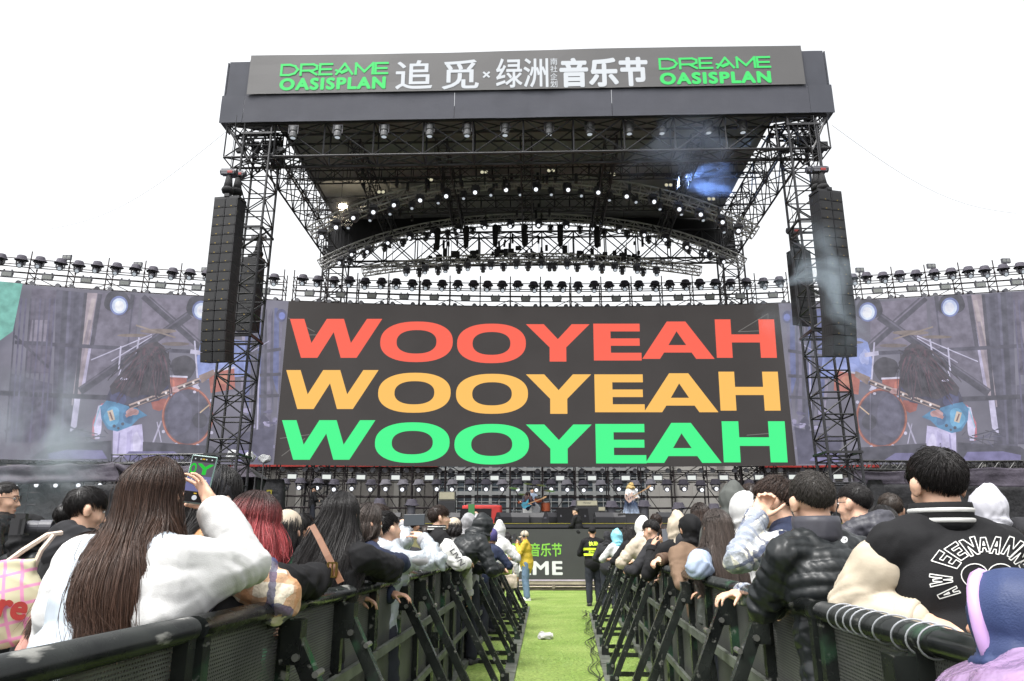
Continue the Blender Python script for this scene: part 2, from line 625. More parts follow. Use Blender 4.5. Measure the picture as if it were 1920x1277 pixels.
# ---- towers
def tower(u, v, z1, w, label, rc=.055):
    t = thing('truss_tower', label, 'truss tower', S(u, v, 0), -_sa)
    m1 = MB()
    truss(m1, [(0, 0, .2), (0, 0, z1)], (1, 0, 0), w, w, rc, .03, step=w * .72)
    m1.build('mast', M_TRUSS, t, smooth=False)
    m1 = MB(); m1.box((0, 0, .1), (w * 1.5, w * 1.5, .2)); m1.build('base_plate', M_TRUSS, t)
    for k in (.25, .5, .75, .985):
        m1 = MB()
        for a in (-1, 1):
            m1.box((0, a * (w / 2 + .05), z1 * k), (w + .16, .07, .09)); m1.box((a * (w / 2 + .05), 0, z1 * k), (.07, w + .02, .08))
        m1.build('collar', M_TRUSS, t)
    return t
UFL, UFR = -11.2, 11.5
tower(UFL, 26.6, 18.3, 1.15, 'tall black lattice tower holding the front left corner of the stage roof')
tower(UFR, 26.6, 18.3, 1.15, 'tall black lattice tower holding the front right corner of the stage roof')
URL, URR = -10.85, 11.45
tower(URL, 37.4, 17.6, 1.15, 'black lattice tower rising behind the big screen at the rear left roof corner')
tower(URR, 37.4, 17.6, 1.15, 'black lattice tower rising behind the big screen at the rear right roof corner')

# ---- roof
ZF0, ZFM = zat(223.5, 26), zat(172, 26)
ZF1 = zat(105, 26)
roof = thing('stage_roof', 'black truss roof over the stage with a deep grey cloth fascia', 'stage roof', S(0, 26, 0), -_sa)
UW = 12.85
ZM = zat(413, 36.7)          # the roof membrane
def rp(u, v, z):
    return Vector((u, v - 26, z))
# fascia cloth: lower and upper row, with the corner pieces split off by a seam; a little uneven
def cloth_panel(mbx, u0, u1, z0, z1, y, seed, nu=40, nz=8, amp=.02):
    vv, ff = [], []
    for j in range(nz + 1):
        for i in range(nu + 1):
            u, z = u0 + (u1 - u0) * i / nu, z0 + (z1 - z0) * j / nz
            vv.append((u, y + amp * noise.noise((u * .7, z * .9, seed)) + amp * .6 * noise.noise((u * 2.3, z * .4, seed + 5)), z))
    for j in range(nz):
        for i in range(nu):
            a = j * (nu + 1) + i
            ff.append((a, a + 1, a + nu + 2, a + nu + 1))
    mbx.add(vv, ff)
for (u0, u1, z0, z1, y, sd, m) in ((-UW, -UW + .97, ZF0, ZFM - .02, -.10, 1, M_FASCIA2), (-UW + .985, -2.9, ZF0, ZFM - .02, -.10, 2, M_FASCIA), (-2.885, 3.7, ZF0, ZFM - .02, -.10, 6, M_FASCIA),
                                   (3.715, UW - .985, ZF0, ZFM - .02, -.10, 7, M_FASCIA),
                                   (UW - .97, UW, ZF0, ZFM - .02, -.10, 3, M_FASCIA2), (-UW + .12, -UW + 1.0, ZFM, ZF1 - .06, -.02, 4, M_FASCIA2),
                                   (-UW + 1.0, UW - 1.0, ZFM, ZF1, -.02, 8, M_FASCIA), (UW - 1.0, UW - .12, ZFM, ZF1 - .06, -.02, 5, M_FASCIA2)):
    m1 = MB(); cloth_panel(m1, u0, u1, z0, z1, y, sd)
    o = m1.build('fascia_panel', m, roof)
    md = o.modifiers.new('thick', 'SOLIDIFY'); md.thickness = .03; md.offset = 1
# side fascias going back, and the roof membrane
m1 = MB()
for s in (-1, 1):
    m1.box((s * (UW - .03), .45, (ZF0 + ZF1) / 2), (.05, .9, ZF1 - ZF0 - .1))
m1.build('side_fascia', M_FASCIA2, roof)
m1 = MB()
vv, ff = [], []
NU, NV = 46, 24
for j in range(NV + 1):
    for i in range(NU + 1):
        v = .05 + 10.9 * j / NV
        hw = UW - .3 if j < 3 else 10.75
        u = -hw + 2 * hw * i / NU
        z = ZM + .25 * math.cos(u / UW * math.pi / 2) - .05 * abs(math.sin(v * 1.45)) + .05 * noise.noise((u * .5, v * .5, 3))
        vv.append((u, v, z))
for j in range(NV):
    for i in range(NU):
        a = j * (NU + 1) + i
        ff.append((a, a + 1, a + NU + 2, a + NU + 1))
m1.add(vv, ff)
o = m1.build('roof_membrane', M_CEIL, roof, smooth=True)
md = o.modifiers.new('thick', 'SOLIDIFY'); md.thickness = .02
def roof_truss(a, b, side, w, h, step, rc=.055, rl=.035, cross=False, m=None):
    m1 = MB(); truss(m1, [a, b], side, w, h, rc, rl, step, cross=cross)
    return m1.build('roof_truss', m or M_TRUSS, roof)
ZT0 = zat(297, 26.6)
zc = (ZT0 + ZF0 + .1) / 2
roof_truss(rp(-12.6, 26.6, zc), rp(12.6, 26.6, zc), (0, 1, 0), .9, ZF0 + .1 - ZT0, 2.1, cross=True)
ZR0, ZR1 = zat(492, 37.2), zat(440, 37.2)
roof_truss(rp(-11.6, 37.2, (ZR0 + ZR1) / 2), rp(11.6, 37.2, (ZR0 + ZR1) / 2), (0, 1, 0), .8, ZR1 - ZR0, 1.75, .06, .035, cross=True)
for u, wd in ((UFL + .45, .95), (UFR - .3, .95)):
    roof_truss(rp(u, 26.9, zc), rp(u, 37.0, (ZR0 + ZR1) / 2 + .1), (1, 0, 0), wd, 1.65, 1.05, .05, .03)
for u in (-7.4, -3.6, 0.1, 3.8, 7.5):
    roof_truss(rp(u, 27.2, ZM - .95), rp(u, 36.9, ZM - 1.15), (1, 0, 0), .5, .75, .8, .035, .02)
for v, z in ((30.0, ZM - .7), (33.2, ZM - .75)):
    roof_truss(rp(-11.4, v, z), rp(11.4, v, z), (0, 1, 0), .5, .7, .75, .035, .02)
# purlins and wires under the membrane
m1 = MB()
for v in (28.3, 31.6, 35.0):
    m1.tube(rp(-10.8, v, ZM - .1), rp(10.8, v, ZM - .1), .05)
for k in range(60):
    u, v = rnd.uniform(-11, 11), rnd.choice((30, 33.2, 37.2))
    m1.box(rp(u, v + rnd.uniform(-.3, .3), ZM - 1.1 + rnd.uniform(-.4, .2)), (.12, .2, rnd.uniform(.15, .5)))
m1.build('purlin', M_TRUSS, roof)
# corner brackets running out to the fascia
m1 = MB()
for s, u in ((-1, UFL), (1, UFR)):
    for v in (26.1, 27.1):
        a, b, c = rp(s * (UW - .25), v, ZF0 - .02), rp(u + s * .3, v, ZT0 - .2), rp(u - s * .6, v, ZF0)
        m1.tube(a, b, .05); m1.tube(a, c, .04); m1.tube(b, c, .04)
        for k in range(1, 5):
            m1.tube(a.lerp(b, k / 5), a.lerp(c, k / 5), .025, 4)
            m1.tube(a.lerp(b, k / 5), a.lerp(c, (k - 1) / 5), .025, 4)
    for k in range(6):
        p, q = rp(s * (UW - .25), 26.1, ZF0).lerp(rp(u + s * .3, 26.1, ZT0 - .2), k / 5), rp(s * (UW - .25), 27.1, ZF0).lerp(rp(u + s * .3, 27.1, ZT0 - .2), k / 5)
        m1.tube(p, q, .025, 4)
    for k in range(16):
        m1.box(rp(u + s * rnd.uniform(-.9, 1.1), 26.4 + rnd.uniform(0, 1.2), zc + rnd.uniform(-.6, .6)), (rnd.uniform(.1, .4), .2, rnd.uniform(.1, .5)))
m1.build('corner_bracket', M_TRUSS, roof)
# black valance closing the back of the roof above the second arch
def arch_y2(px):
    t = (px - 1000) / 400.0
    return 414 + 82 * (.75 * t * t + .25 * t ** 4)
m1 = MB()
vv, ff = [], []
N = 50
for i in range(N + 1):
    px = 612 + 768 * i / N
    pb = at(px, min(arch_y2(px) + 2, 486), 36.6)
    q = loc(roof, pb)
    vv += [(q.x, q.y + .03 * math.sin(i * 1.7), q.z), (q.x, q.y + .1, max(ZM + .2, q.z + .1))]
for i in range(N):
    ff.append((2 * i, 2 * i + 2, 2 * i + 3, 2 * i + 1))
m1.add(vv, ff)
o = m1.build('valance', M_BLACKCLOTH, roof)
md = o.modifiers.new('thick', 'SOLIDIFY'); md.thickness = .02

# ---- the lettered banner on the fascia
rb = thing('roof_banner', 'long taupe banner on the stage roof with green and white festival lettering', 'banner', S(0, 26, 0), -_sa)
M_RBAN = mat('banner_taupe', '605f60', .6, var=.05, scale=.4, bump=.1, bscale=1.5, bdist=.05)
YR = -.2
bl0, bl1 = zat(173, 26), zat(101, 26)
m1 = MB()
vv, ff = [], []
for j in range(5):
    for i in range(61):
        u = -UW + 1.08 + (2 * UW - 2.16) * i / 60
        vv.append((u, YR + .012 * noise.noise((u * .5, j * .7, 9)), bl0 + (bl1 - bl0) * j / 4 + .03 * math.sin(u * .35) * (j / 4)))
for j in range(4):
    for i in range(60):
        a = j * 61 + i
        ff.append((a, a + 1, a + 62, a + 61))
m1.add(vv, ff)
o = m1.build('banner_sheet', M_RBAN, rb)
md = o.modifiers.new('thick', 'SOLIDIFY'); md.thickness = .012; md.offset = 1
M_GREEN = emis('lit_green_letter', '4df07c')
M_RWHITE = emis('lit_white_letter', 'e9eef3')
def rb_uz(px, py):
    """photo pixel -> (u, z) on the banner"""
    d = ray(px, py)
    o, n = Vector((0, 0, EYE)), SV
    p0 = S(0, 26 + YR - .03, 0)
    t = (p0 - o).dot(n) / d.dot(n)
    p = o + d * t
    return (p - SO).dot(SU), p.z
def rb_text(body, px0, px1, py0, py1, m, bold=0.0, shear=0.0, space=1.0):
    me = text_mesh('lettering', body, 1, bold, 0, 'LEFT', shear, space=space)
    pxm = (px0 + px1) / 2
    u0, _ = rb_uz(px0, (py0 + py1) / 2); u1, _ = rb_uz(px1, (py0 + py1) / 2)
    _, z0 = rb_uz(pxm, py1); _, z1 = rb_uz(pxm, py0)
    fit_text(me, u0, u1, z0, z1)
    a = mesh_co(me)
    set_co(me, np.stack([a[:, 0], YR - .03 - a[:, 2], a[:, 1]], 1))
    me.materials.append(m)
    return link('lettering', me, rb)
def strokes(parent, name, segs, toP, w, m, closed=False):
    """letters drawn as flat strokes: each seg a polyline in letter units"""
    m1 = MB()
    for pl in segs:
        for a, b in zip(pl, pl[1:]):
            a2, b2 = Vector(a), Vector(b)
            d = (b2 - a2).normalized() * (w / 2)
            nrm = Vector((-d.y, d.x))
            q = [a2 - d + nrm, a2 - d - nrm, b2 + d - nrm, b2 + d + nrm]
            m1.add([toP(*k) for k in q], [(0, 1, 2, 3)])
    return m1.build(name, m, parent)
def logo_dreame(px0, px1, py0, py1):
    """the wide outlined word, letter by letter"""
    u0, _ = rb_uz(px0, (py0 + py1) / 2); u1, _ = rb_uz(px1, (py0 + py1) / 2)
    _, z0 = rb_uz((px0 + px1) / 2, py1); _, z1 = rb_uz((px0 + px1) / 2, py0)
    H = z1 - z0; Wd = u1 - u0
    def toP(x, y):
        return (u0 + x * Wd, YR - .03 - .0004 * ((x * 977) % 5), z0 + y * H)
    kx = H / Wd           # keep stroke width even
    w = .17
    cells = [(0.0, .155), (.185, .335), (.365, .475), (.52, .675), (.705, .865), (.89, 1.0)]
    L = {'D': [[(0, 0), (0, 1)], [(0, 1), (.5, 1), (.82, .85), (1, .5), (.82, .15), (.5, 0), (0, 0)]],
         'R': [[(0, 0), (0, 1), (.75, 1), (1, .85), (1, .55), (.75, .4), (0, .4)], [(.55, .4), (1, 0)]],
         'E': [[(1, 1), (0, 1), (0, 0), (1, 0)], [(0, .5), (.92, .5)]],
         'A': [[(.02, .0), (.5, 1), (.98, .0)], [(.0, .36), (.3, .20), (.66, .42)], [(.36, .12), (.62, .3)]],
         'M': [[(0, 0), (0, 1), (.5, .2), (1, 1), (1, 0)]]}
    segs = []
    hw = w / 2
    for ch, (c0, c1) in zip('DREAME', cells):
        for pl in L[ch]:
            segs.append([((c0 + x * (c1 - c0)) / kx, hw + y * (1 - w)) for x, y in pl])
    return strokes(rb, 'lettering', segs, lambda x, y: toP(x * kx, y), w, M_GREEN)
logo_dreame(528, 726, 118, 141)
logo_dreame(1237, 1443, 107, 129)
rb_text('OASISPLAN', 524, 723, 145, 168, M_GREEN, .05, space=1.16)
rb_text('OASISPLAN', 1237, 1446, 134.5, 157, M_GREEN, .05, space=1.16)
rb_text('追', 742, 811, 113, 167, M_RWHITE, .012)
rb_text('觅', 829, 898, 112, 167, M_RWHITE, .012)
rb_text('×', 905, 919, 134, 146, M_RWHITE, .02)
rb_text('绿洲', 930, 1028, 109, 164, M_RWHITE, .012)
for k, ch in enumerate('南社企划'):
    rb_text(ch, 1032, 1045, 109 + 14 * k, 121.5 + 14 * k, M_RWHITE, .004)
rb_text('音乐节', 1049, 1215, 107.5, 162.5, M_RWHITE, .038)

# ================================================================== SCREENS
LX0 = 2.7
def YL(X):
    return 35.5 - .00497 * (X - LX0) ** 2
ZL0, ZL1 = zat(875, 35.5), zat(576, 35.5)
def led_xz(px, py):
    Y = 35.0
    for _ in range(8):
        p = at(px, py, Y)
        Y = YL(p.x)
    return p.x, p.z
def led_n(X):
    return Vector((.00994 * (X - LX0) * -1, -1, 0)).normalized()
def led_p(X, Z, off=0.0):
    n = led_n(X)
    return Vector((X, YL(X), Z)) + n * off
def led_loops(mbx, loops, off, mi=0, px=True, step=.7):
    bm = bmesh.new()
    for lp in loops:
        vs = [bm.verts.new((*(led_xz(*p) if px else p), 0)) for p in lp]
        for i in range(len(vs)):
            bm.edges.new((vs[i], vs[(i + 1) % len(vs)]))
    bmesh.ops.triangle_fill(bm, use_beauty=True, edges=bm.edges[:])
    xs = [v.co.x for v in bm.verts]
    x = math.floor(min(xs) / step) * step
    while x < max(xs):
        bmesh.ops.bisect_plane(bm, geom=bm.verts[:] + bm.edges[:] + bm.faces[:], plane_co=(x, 0, 0), plane_no=(1, 0, 0))
        x += step
    bm.verts.index_update()
    v = [tuple(led_p(q.co.x, q.co.y, off)) for q in bm.verts]
    f = []
    for fc in bm.faces:
        idx = [q.index for q in fc.verts]
        p = [Vector(v[i]) for i in idx[:3]]
        if (p[1] - p[0]).cross(p[2] - p[0]).y > 0:
            idx.reverse()
        f.append(tuple(idx))
    bm.free()
    mbx.add(v, f, mi)
def led_panel(x0, x1, name, m):
    m1 = MB()
    n = max(4, int((x1 - x0) / .6))
    v, f = [], []
    for i in range(n + 1):
        X = x0 + (x1 - x0) * i / n
        for off in (0, -.14):
            for z in (ZL0, ZL1):
                v.append(tuple(led_p(X, z, off)))
    for i in range(n):
        a, b = 4 * i, 4 * i + 4
        f += [(a, b, b + 1, a + 1), (a + 2, a + 3, b + 3, b + 2), (a + 1, b + 1, b + 3, a + 3), (a, a + 2, b + 2, b)]
    f += [(0, 1, 3, 2), (4 * n, 4 * n + 2, 4 * n + 3, 4 * n + 1)]
    m1.add(v, f)
    return m1.build(name, m)
XLa, XLb = led_xz(527, 720)[0], led_xz(1476, 720)[0]
E_DARK = emis('screen_grey', '454140', var=.08, scale=.5)
sc = led_panel(XLa, XLb, 'led_screen', E_DARK)
tag(sc, 'big curved dark screen behind the stage showing one word in red, yellow and green', 'led screen')

def letter(ch):
    if ch == 'W':
        return [[(0, 1), (.155, 1), (.25, .38), (.40, 1), (.585, 1), (.675, .38), (.835, 1), (1, 1), (.745, 0), (.575, 0), (.483, .66), (.325, 0), (.15, 0)]]
    if ch == 'O':
        o, i = [], []
        for k in range(48):
            a = 2 * math.pi * k / 48
            c, s = math.cos(a), math.sin(a)
            g = lambda q, e: math.copysign(abs(q) ** e, q)
            o.append((.5 + .5 * g(c, .86), .5 + .5 * g(s, .86)))
            i.append((.5 + .275 * g(c, .86), .5 + .29 * g(s, .86)))
        return [o, i]
    if ch == 'Y':
        return [[(0, 1), (.28, 1), (.5, .6), (.72, 1), (1, 1), (.63, .38), (.63, 0), (.37, 0), (.37, .38)]]
    if ch == 'E':
        return [[(0, 0), (1, 0), (1, .21), (.36, .21), (.36, .40), (.97, .40), (.97, .60), (.36, .60), (.36, .79), (.98, .79), (.98, 1), (0, 1)]]
    if ch == 'A':
        return [[(0, 0), (.36, 1), (.62, 1), (1, 0), (.745, 0), (.685, .17), (.305, .17), (.245, 0)], [(.37, .37), (.615, .37), (.49, .74)]]
    return [[(0, 0), (0, 1), (.265, 1), (.265, .61), (.735, .61), (.735, 1), (1, 1), (1, 0), (.735, 0), (.735, .40), (.265, .40), (.265, 0)]]
ROWS = [('ff6a57', [(541, 715, 598, 671), (713, 849, 603, 679), (857, 986, 607, 681), (986, 1106, 608, 678), (1113, 1202, 607, 676), (1203, 1338, 603, 673), (1342, 1454, 599, 671)]),
        ('ffc566', [(534, 708, 694, 767), (709, 845, 699, 774), (855, 990, 701, 776), (986, 1109, 702, 776), (1115, 1208, 702, 773), (1206, 1345, 700, 773), (1349, 1461, 697, 770)]),
        ('49fa92', [(526, 702, 788, 862), (703, 843, 792, 868), (852, 992, 795, 871), (986, 1110, 796, 869), (1117, 1211, 795, 869), (1209, 1351, 793, 868), (1355, 1474, 790, 867)])]
for hexc, boxes in ROWS:
    E_L = emis('screen_' + hexc, hexc)
    for ch, (x0, x1, y0, y1) in zip('WOOYEAH', boxes):
        m1 = MB()
        lps = []
        for lp in letter(ch):
            q = []
            for a, b in lp:
                x, y = x0 + a * (x1 - x0), y1 + b * (y0 - y1)
                x = 1000 + (x - 1000) * (1 + .0135 * (.5 - b) * .9)
                q.append((x, y))
            lps.append(q)
        led_loops(m1, lps, .006)
        m1.build('letter', E_L, sc)
# faint line art on the dark screen
E_LINE = emis('screen_line', '7d7b78')
m1 = MB()
def led_line(mbx, p, q, w, off, mi=0):
    p, q = Vector(p), Vector(q)
    d = (q - p).normalized() * (w / 2)
    n = Vector((-d.y, d.x))
    led_loops(mbx, [[tuple(p + n), tuple(p - n), tuple(q - n), tuple(q + n)]], off, mi)
for a, b in (((1384, 622), (1440, 588)), ((1440, 588), (1440, 616)), ((1384, 622), (1432, 620)), ((1400, 816), (1452, 812)), ((1405, 822), (1450, 826)),
             ((540, 596), (590, 622)), ((560, 628), (600, 628)), ((525, 822), (580, 815)), ((528, 855), (572, 822))):
    led_line(m1, a, b, 1.2, .003)
m1.build('line_drawing', E_LINE, sc)

# ---- the two video wings of the screen
VID = {}
def vm(h, var=.24, scale=2.6):
    if h not in VID:
        c = lin(h); g = sum(c) / 3
        c = tuple(.80 * (g + (v - g) * .95) * k + .105 * k for v, k in zip(c, (.97, .96, 1.12)))  # haze put into the picture colours: blacks lifted towards pale lavender
        VID[h] = emis('video_' + h, c, var=var, scale=scale)
    return VID[h]
def circ(cx, cy, rx, ry=None, n=28, a0=0.0):
    ry = ry or rx
    return [(cx + rx * math.cos(2 * math.pi * k / n + a0), cy + ry * math.sin(2 * math.pi * k / n + a0)) for k in range(n)]
def thick(p, q, w):
    p, q = Vector(p), Vector(q)
    d = (q - p).normalized(); n = Vector((-d.y, d.x)) * (w / 2)
    return [tuple(p + n), tuple(p - n), tuple(q - n), tuple(q + n)]
rv = random.Random(3)
def blob(cx, cy, rx, ry, amp=.18, n=26, seed=0, rot=0.0):
    r0 = random.Random(seed)
    ph = [r0.uniform(0, 6.28) for _ in range(4)]
    o = []
    for k in range(n):
        a = 2 * math.pi * k / n
        s = 1 + amp * (math.sin(2 * a + ph[0]) * .5 + math.sin(3 * a + ph[1]) * .4 + math.sin(5 * a + ph[2]) * .3)
        x, y = rx * s * math.cos(a), ry * s * math.sin(a)
        o.append((cx + x * math.cos(rot) - y * math.sin(rot), cy + x * math.sin(rot) + y * math.cos(rot)))
    return o
def video_shapes():
    s = []
    A = lambda h, poly: s.append((h, poly))
    # back wall panels and posts
    A('6b6570', [(184, 548), (262, 556), (250, 700), (150, 720)])
    A('756d78', [(268, 556), (372, 565), (372, 650), (262, 645)])
    A('5a5360', [(60, 540), (106, 545), (92, 700), (48, 700)])
    A('857d86', [(60, 600), (92, 600), (85, 640), (55, 640)])
    A('4c4a58', [(106, 543), (160, 549), (140, 835), (96, 835)])
    A('383844', [(118, 545), (128, 546), (112, 830), (102, 830)])
    A('41404e', [(140, 547), (150, 548), (134, 830), (124, 830)])
    A('5e5c6c', [(129, 546), (134, 546), (117, 830), (113, 830)])
    A('a29392', [(163, 549), (183, 550), (148, 760), (134, 760)])
    A('b3a59c', [(172, 560), (180, 560), (160, 650), (152, 650)])
    A('8d8084', [(166, 600), (172, 600), (150, 700), (144, 700)])
    A('b9b2c4', [(178, 590), (182, 590), (160, 720), (152, 730)])
    A('35343f', [(158, 549), (164, 549), (140, 800), (133, 800)])
    A('3b3944', [(184, 551), (192, 552), (176, 650), (168, 650)])
    A('c9c4d4', [(140, 745), (151, 745), (144, 800), (131, 812)])
    A('4d4a58', [(20, 700), (98, 720), (96, 830), (20, 830)])
    A('37353f', thick((268, 556), (385, 660), 10))
    A('423f4a', thick((280, 556), (385, 648), 3))
    A('33313b', thick((356, 590), (150, 734), 15))
    A('5b5662', thick((352, 588), (150, 728), 3))
    A('403e4b', thick((28, 642), (372, 660), 7))
    A('2f2e38', thick((0, 737), (210, 746), 9))
    A('3a3843', thick((28, 630), (92, 690), 5))
    A('3a3843', thick((10, 810), (90, 745), 6))
    A('474553', thick((250, 560), (240, 650), 3))
    for k in range(9):
        x = 12 + 9 * k
        A(rv.choice(('3d3b48', '4b4856', '58546a')), [(x + 18, 560), (x + 21, 560), (x + 1, 830), (x - 2, 830)])
    # upright background strips and clutter on the right of the wing
    for k in range(13):
        x = 455 + 6 * k
        A(rv.choice(('8f8795', '4a4a5a', '6d6878', '3a3a46', 'a59ba4', '55608c')), [(x, 575 + rv.uniform(-4, 30)), (x + rv.uniform(2, 7), 578), (x + rv.uniform(1, 6), rv.uniform(700, 830)), (x - 3, rv.uniform(700, 835))])
    A('3c3b46', thick((440, 668), (527, 655), 6)); A('3c3b46', thick((452, 706), (527, 702), 6)); A('3c3b46', thick((452, 745), (527, 742), 6))
    A('474a6a', circ(528, 592, 10, 12)); A('6c7ab8', circ(529, 593, 6, 7))
    A('b9b5c6', thick((487, 672), (482, 830), 3)); A('b0acc0', thick((472, 660), (505, 640), 1.6))
    for k in range(22):
        A(rv.choice(('8e88a0', '54506a', '35334a', 'a7a0b8')), blob(470 + rv.uniform(-18, 48), 800 + rv.uniform(-30, 40), rv.uniform(2, 9), rv.uniform(2, 6), .4, 12, k))
    # lights
    for cx, cy in ((224, 574), (378, 583)):
        A('26262e', blob(cx - 2, cy - 6, 26, 22, .1, 26, 2)); A('34343e', [(cx + 22, cy - 22), (cx + 30, cy - 20), (cx + 26, cy + 8), (cx + 20, cy + 6)])
        A('6f7fae', circ(cx, cy, 17, 18)); A('d7e6ff', circ(cx + .5, cy + .5, 13.5, 14.5)); A('f6fbff', circ(cx + 1, cy + 1, 9, 10))
    # drummer behind the kit
    A('8295c8', [(378, 640), (392, 632), (460, 640), (466, 705), (372, 715), (370, 672)])
    A('aab6dd', blob(384, 668, 8, 16, .3, 18, 4)); A('6f80b4', blob(452, 680, 8, 20, .3, 18, 5)); A('93a3d2', blob(420, 690, 24, 14, .3, 18, 8))
    # cymbals and stands
    A('7e6d5c', circ(298, 622, 34, 4.5, 24)); A('8f7e6a', thick((256, 611), (330, 634), 3)); A('6c5d50', circ(330, 646, 26, 3.6)); A('7a6a58', circ(249, 630, 28, 3)); A('6b5b50', circ(406, 640, 20, 3))
    for a, b, w in (((172, 676), (286, 628), 2), ((210, 678), (286, 632), 2), ((228, 650), (224, 694), 3), ((262, 634), (256, 672), 3), ((228, 694), (222, 712), 2), ((366, 640), (372, 722), 3), ((358, 660), (384, 664), 8)):
        A('c7c3d0', thick(a, b, w))
    # kit
    A('241f26', blob(345, 690, 22, 24, .1, 24, 3))
    A('a8533a', [(311, 706), (352, 706), (350, 728), (340, 744), (316, 742)]); A('d6d2da', thick((310, 706), (353, 708), 3.5)); A('c46a48', blob(322, 720, 7, 9, .1, 14, 1))
    A('b35b3c', [(392, 700), (440, 690), (442, 730), (396, 738)]); A('cfcbd4', thick((390, 700), (442, 690), 3.5)); A('c97b52', blob(418, 712, 12, 9, .1, 14, 6))
    A('a04d33', [(284, 752), (312, 748), (314, 764), (300, 772), (288, 768)])
    A('c8c4cf', thick((366, 722), (372, 732), 10))
    A('b05a3a', circ(353, 782, 48, 56, 40)); A('d3875c', circ(353, 782, 46.6, 54.4, 40)); A('8d4228', circ(353, 782, 45.8, 53.4, 40)); A('474553', circ(353, 782, 43.5, 51, 40)); A('555363', blob(338, 778, 22, 42, .1, 26, 7)); A('2b2a33', circ(376, 789, 14, 14.5))
    A('6b6874', thick((374, 735), (374, 828), 1.6)); A('d5cfd8', circ(366, 736, 3, 2.4)); A('d8b98a', thick((376, 775), (394, 760), 2.4))
    A('b9b4c2', thick((304, 790), (288, 832), 3)); A('b9b4c2', thick((304, 830), (296, 792), 2))
    for cx, cy in ((308, 810), (332, 834), (372, 836), (398, 812), (398, 752), (322, 740)):
        A('cbc7d2', circ(cx, cy, 3.2, 3.2, 10))
    # guitarist
    A('c86a72', [(192, 758), (200, 756), (186, 800), (180, 824), (174, 822), (176, 790)]); A('d6d0e4', [(186, 762), (194, 760), (192, 806), (188, 824), (180, 824), (178, 800)]); A('8fc9d6', thick((190, 762), (178, 800), 2))
    A('2b2b42', [(212, 722), (252, 728), (316, 706), (322, 730), (300, 752), (262, 760), (254, 790), (216, 786), (200, 750)])
    A('3d4266', blob(222, 752, 15, 18, .2, 20, 9)); A('474e78', blob(238, 774, 10, 8, .3, 16, 2)); A('383c5e', blob(300, 728, 14, 9, .3, 16, 3))
    A('c9c2dc', [(214, 806), (268, 796), (273, 858), (213, 858)]); A('b6aecd', [(240, 812), (250, 806), (246, 858), (238, 858)]); A('dad4ea', blob(258, 830, 7, 20, .2, 16, 4)); A('9d95b8', thick((226, 812), (222, 856), 3))
    A('3b86a8', [(190, 764), (202, 752), (222, 756), (240, 762), (258, 766), (278, 780), (262, 786), (248, 800), (222, 810), (204, 806), (192, 786)])
    A('5aa9c6', blob(212, 782, 15, 18, .15, 22, 5)); A('2c6c90', blob(242, 782, 10, 13, .2, 20, 6)); A('d3c3a4', [(203, 772), (213, 769), (218, 788), (208, 791)]); A('7d5a4a', thick((208, 774), (213, 788), 3))
    A('33414f', circ(216, 800, 3)); A('33414f', circ(232, 796, 3)); A('33414f', circ(224, 804, 2.4))
    A('3a2b2c', thick((244, 764), (376, 714), 10)); A('c0a894', thick((244, 761), (376, 711), 3)); A('a9907c', thick((246, 767), (374, 718), 1.6))
    for k in range(7):
        A('efe6da', circ(262 + 17 * k, 757 - 6.4 * k, 2.4, 2.6, 10))
    A('8c7563', [(374, 706), (402, 694), (404, 704), (380, 720)])
    A('c79a90', blob(250, 774, 11, 8, .25, 18, 7)); A('b58378', thick((238, 782), (258, 770), 6)); A('cda298', blob(328, 732, 9, 6, .25, 16, 8)); A('b98b80', thick((320, 738), (334, 728), 4))
    A('261d22', [(276, 646), (296, 642), (310, 652), (316, 690), (318, 722), (300, 744), (270, 742), (250, 748), (226, 736), (212, 742), (208, 726), (226, 704), (250, 680), (262, 655)])
    A('3c2229', [(276, 648), (290, 644), (280, 680), (250, 705), (222, 722), (216, 718), (246, 684)]); A('4b2830', thick((262, 668), (222, 716), 4)); A('402730', blob(300, 660, 9, 10, .2, 16, 9)); A('1b161b', blob(284, 712, 20, 24, .2, 22, 3)); A('d8d4e4', blob(234, 712, 6, 3, .3, 12, 4)); A('45303a', thick((306, 690), (300, 740), 3))
    for k in range(70):
        x0, y0 = 290 + rv.gauss(0, 13), 652 + abs(rv.gauss(0, 9))
        x1, y1 = x0 + rv.uniform(-78, 26), y0 + rv.uniform(30, 92)
        xm, ym = (x0 + x1) / 2 + rv.uniform(-4, 10), (y0 + y1) / 2 - rv.uniform(4, 16)
        hcol = rv.choice(('1b161b', '2a1f24', '3c2229', '4b2830', '221a1f', '191419', '5a2f38'))
        A(hcol, thick((x0, y0), (xm, ym), rv.uniform(1.5, 3.4))); A(hcol, thick((xm, ym), (x1, y1), rv.uniform(1.0, 2.6)))
    # floor of the pictured stage
    A('2d2c38', [(98, 836), (214, 828), (212, 870), (60, 872)]); A('2a2934', [(272, 830), (400, 838), (440, 872), (270, 872)]); A('3b3950', [(430, 820), (530, 800), (530, 874), (430, 874)])
    A('6c6692', [(96, 852), (130, 845), (196, 846), (206, 862), (96, 866)]); A('67628a', [(236, 858), (246, 848), (330, 848), (352, 862), (236, 866)]); A('767099', [(436, 846), (474, 846), (490, 862), (436, 868)])
    for k in range(14):
        A(rv.choice(('1f1f28', '4a4a5e', '2f3140')), thick((120 + rv.uniform(0, 80), 800 + rv.uniform(0, 38)), (130 + rv.uniform(0, 80), 806 + rv.uniform(0, 34)), 1.6))
    return s
VS = video_shapes()
E_VBG = emis('video_ground', '7f7d8b', var=.2, scale=.6)
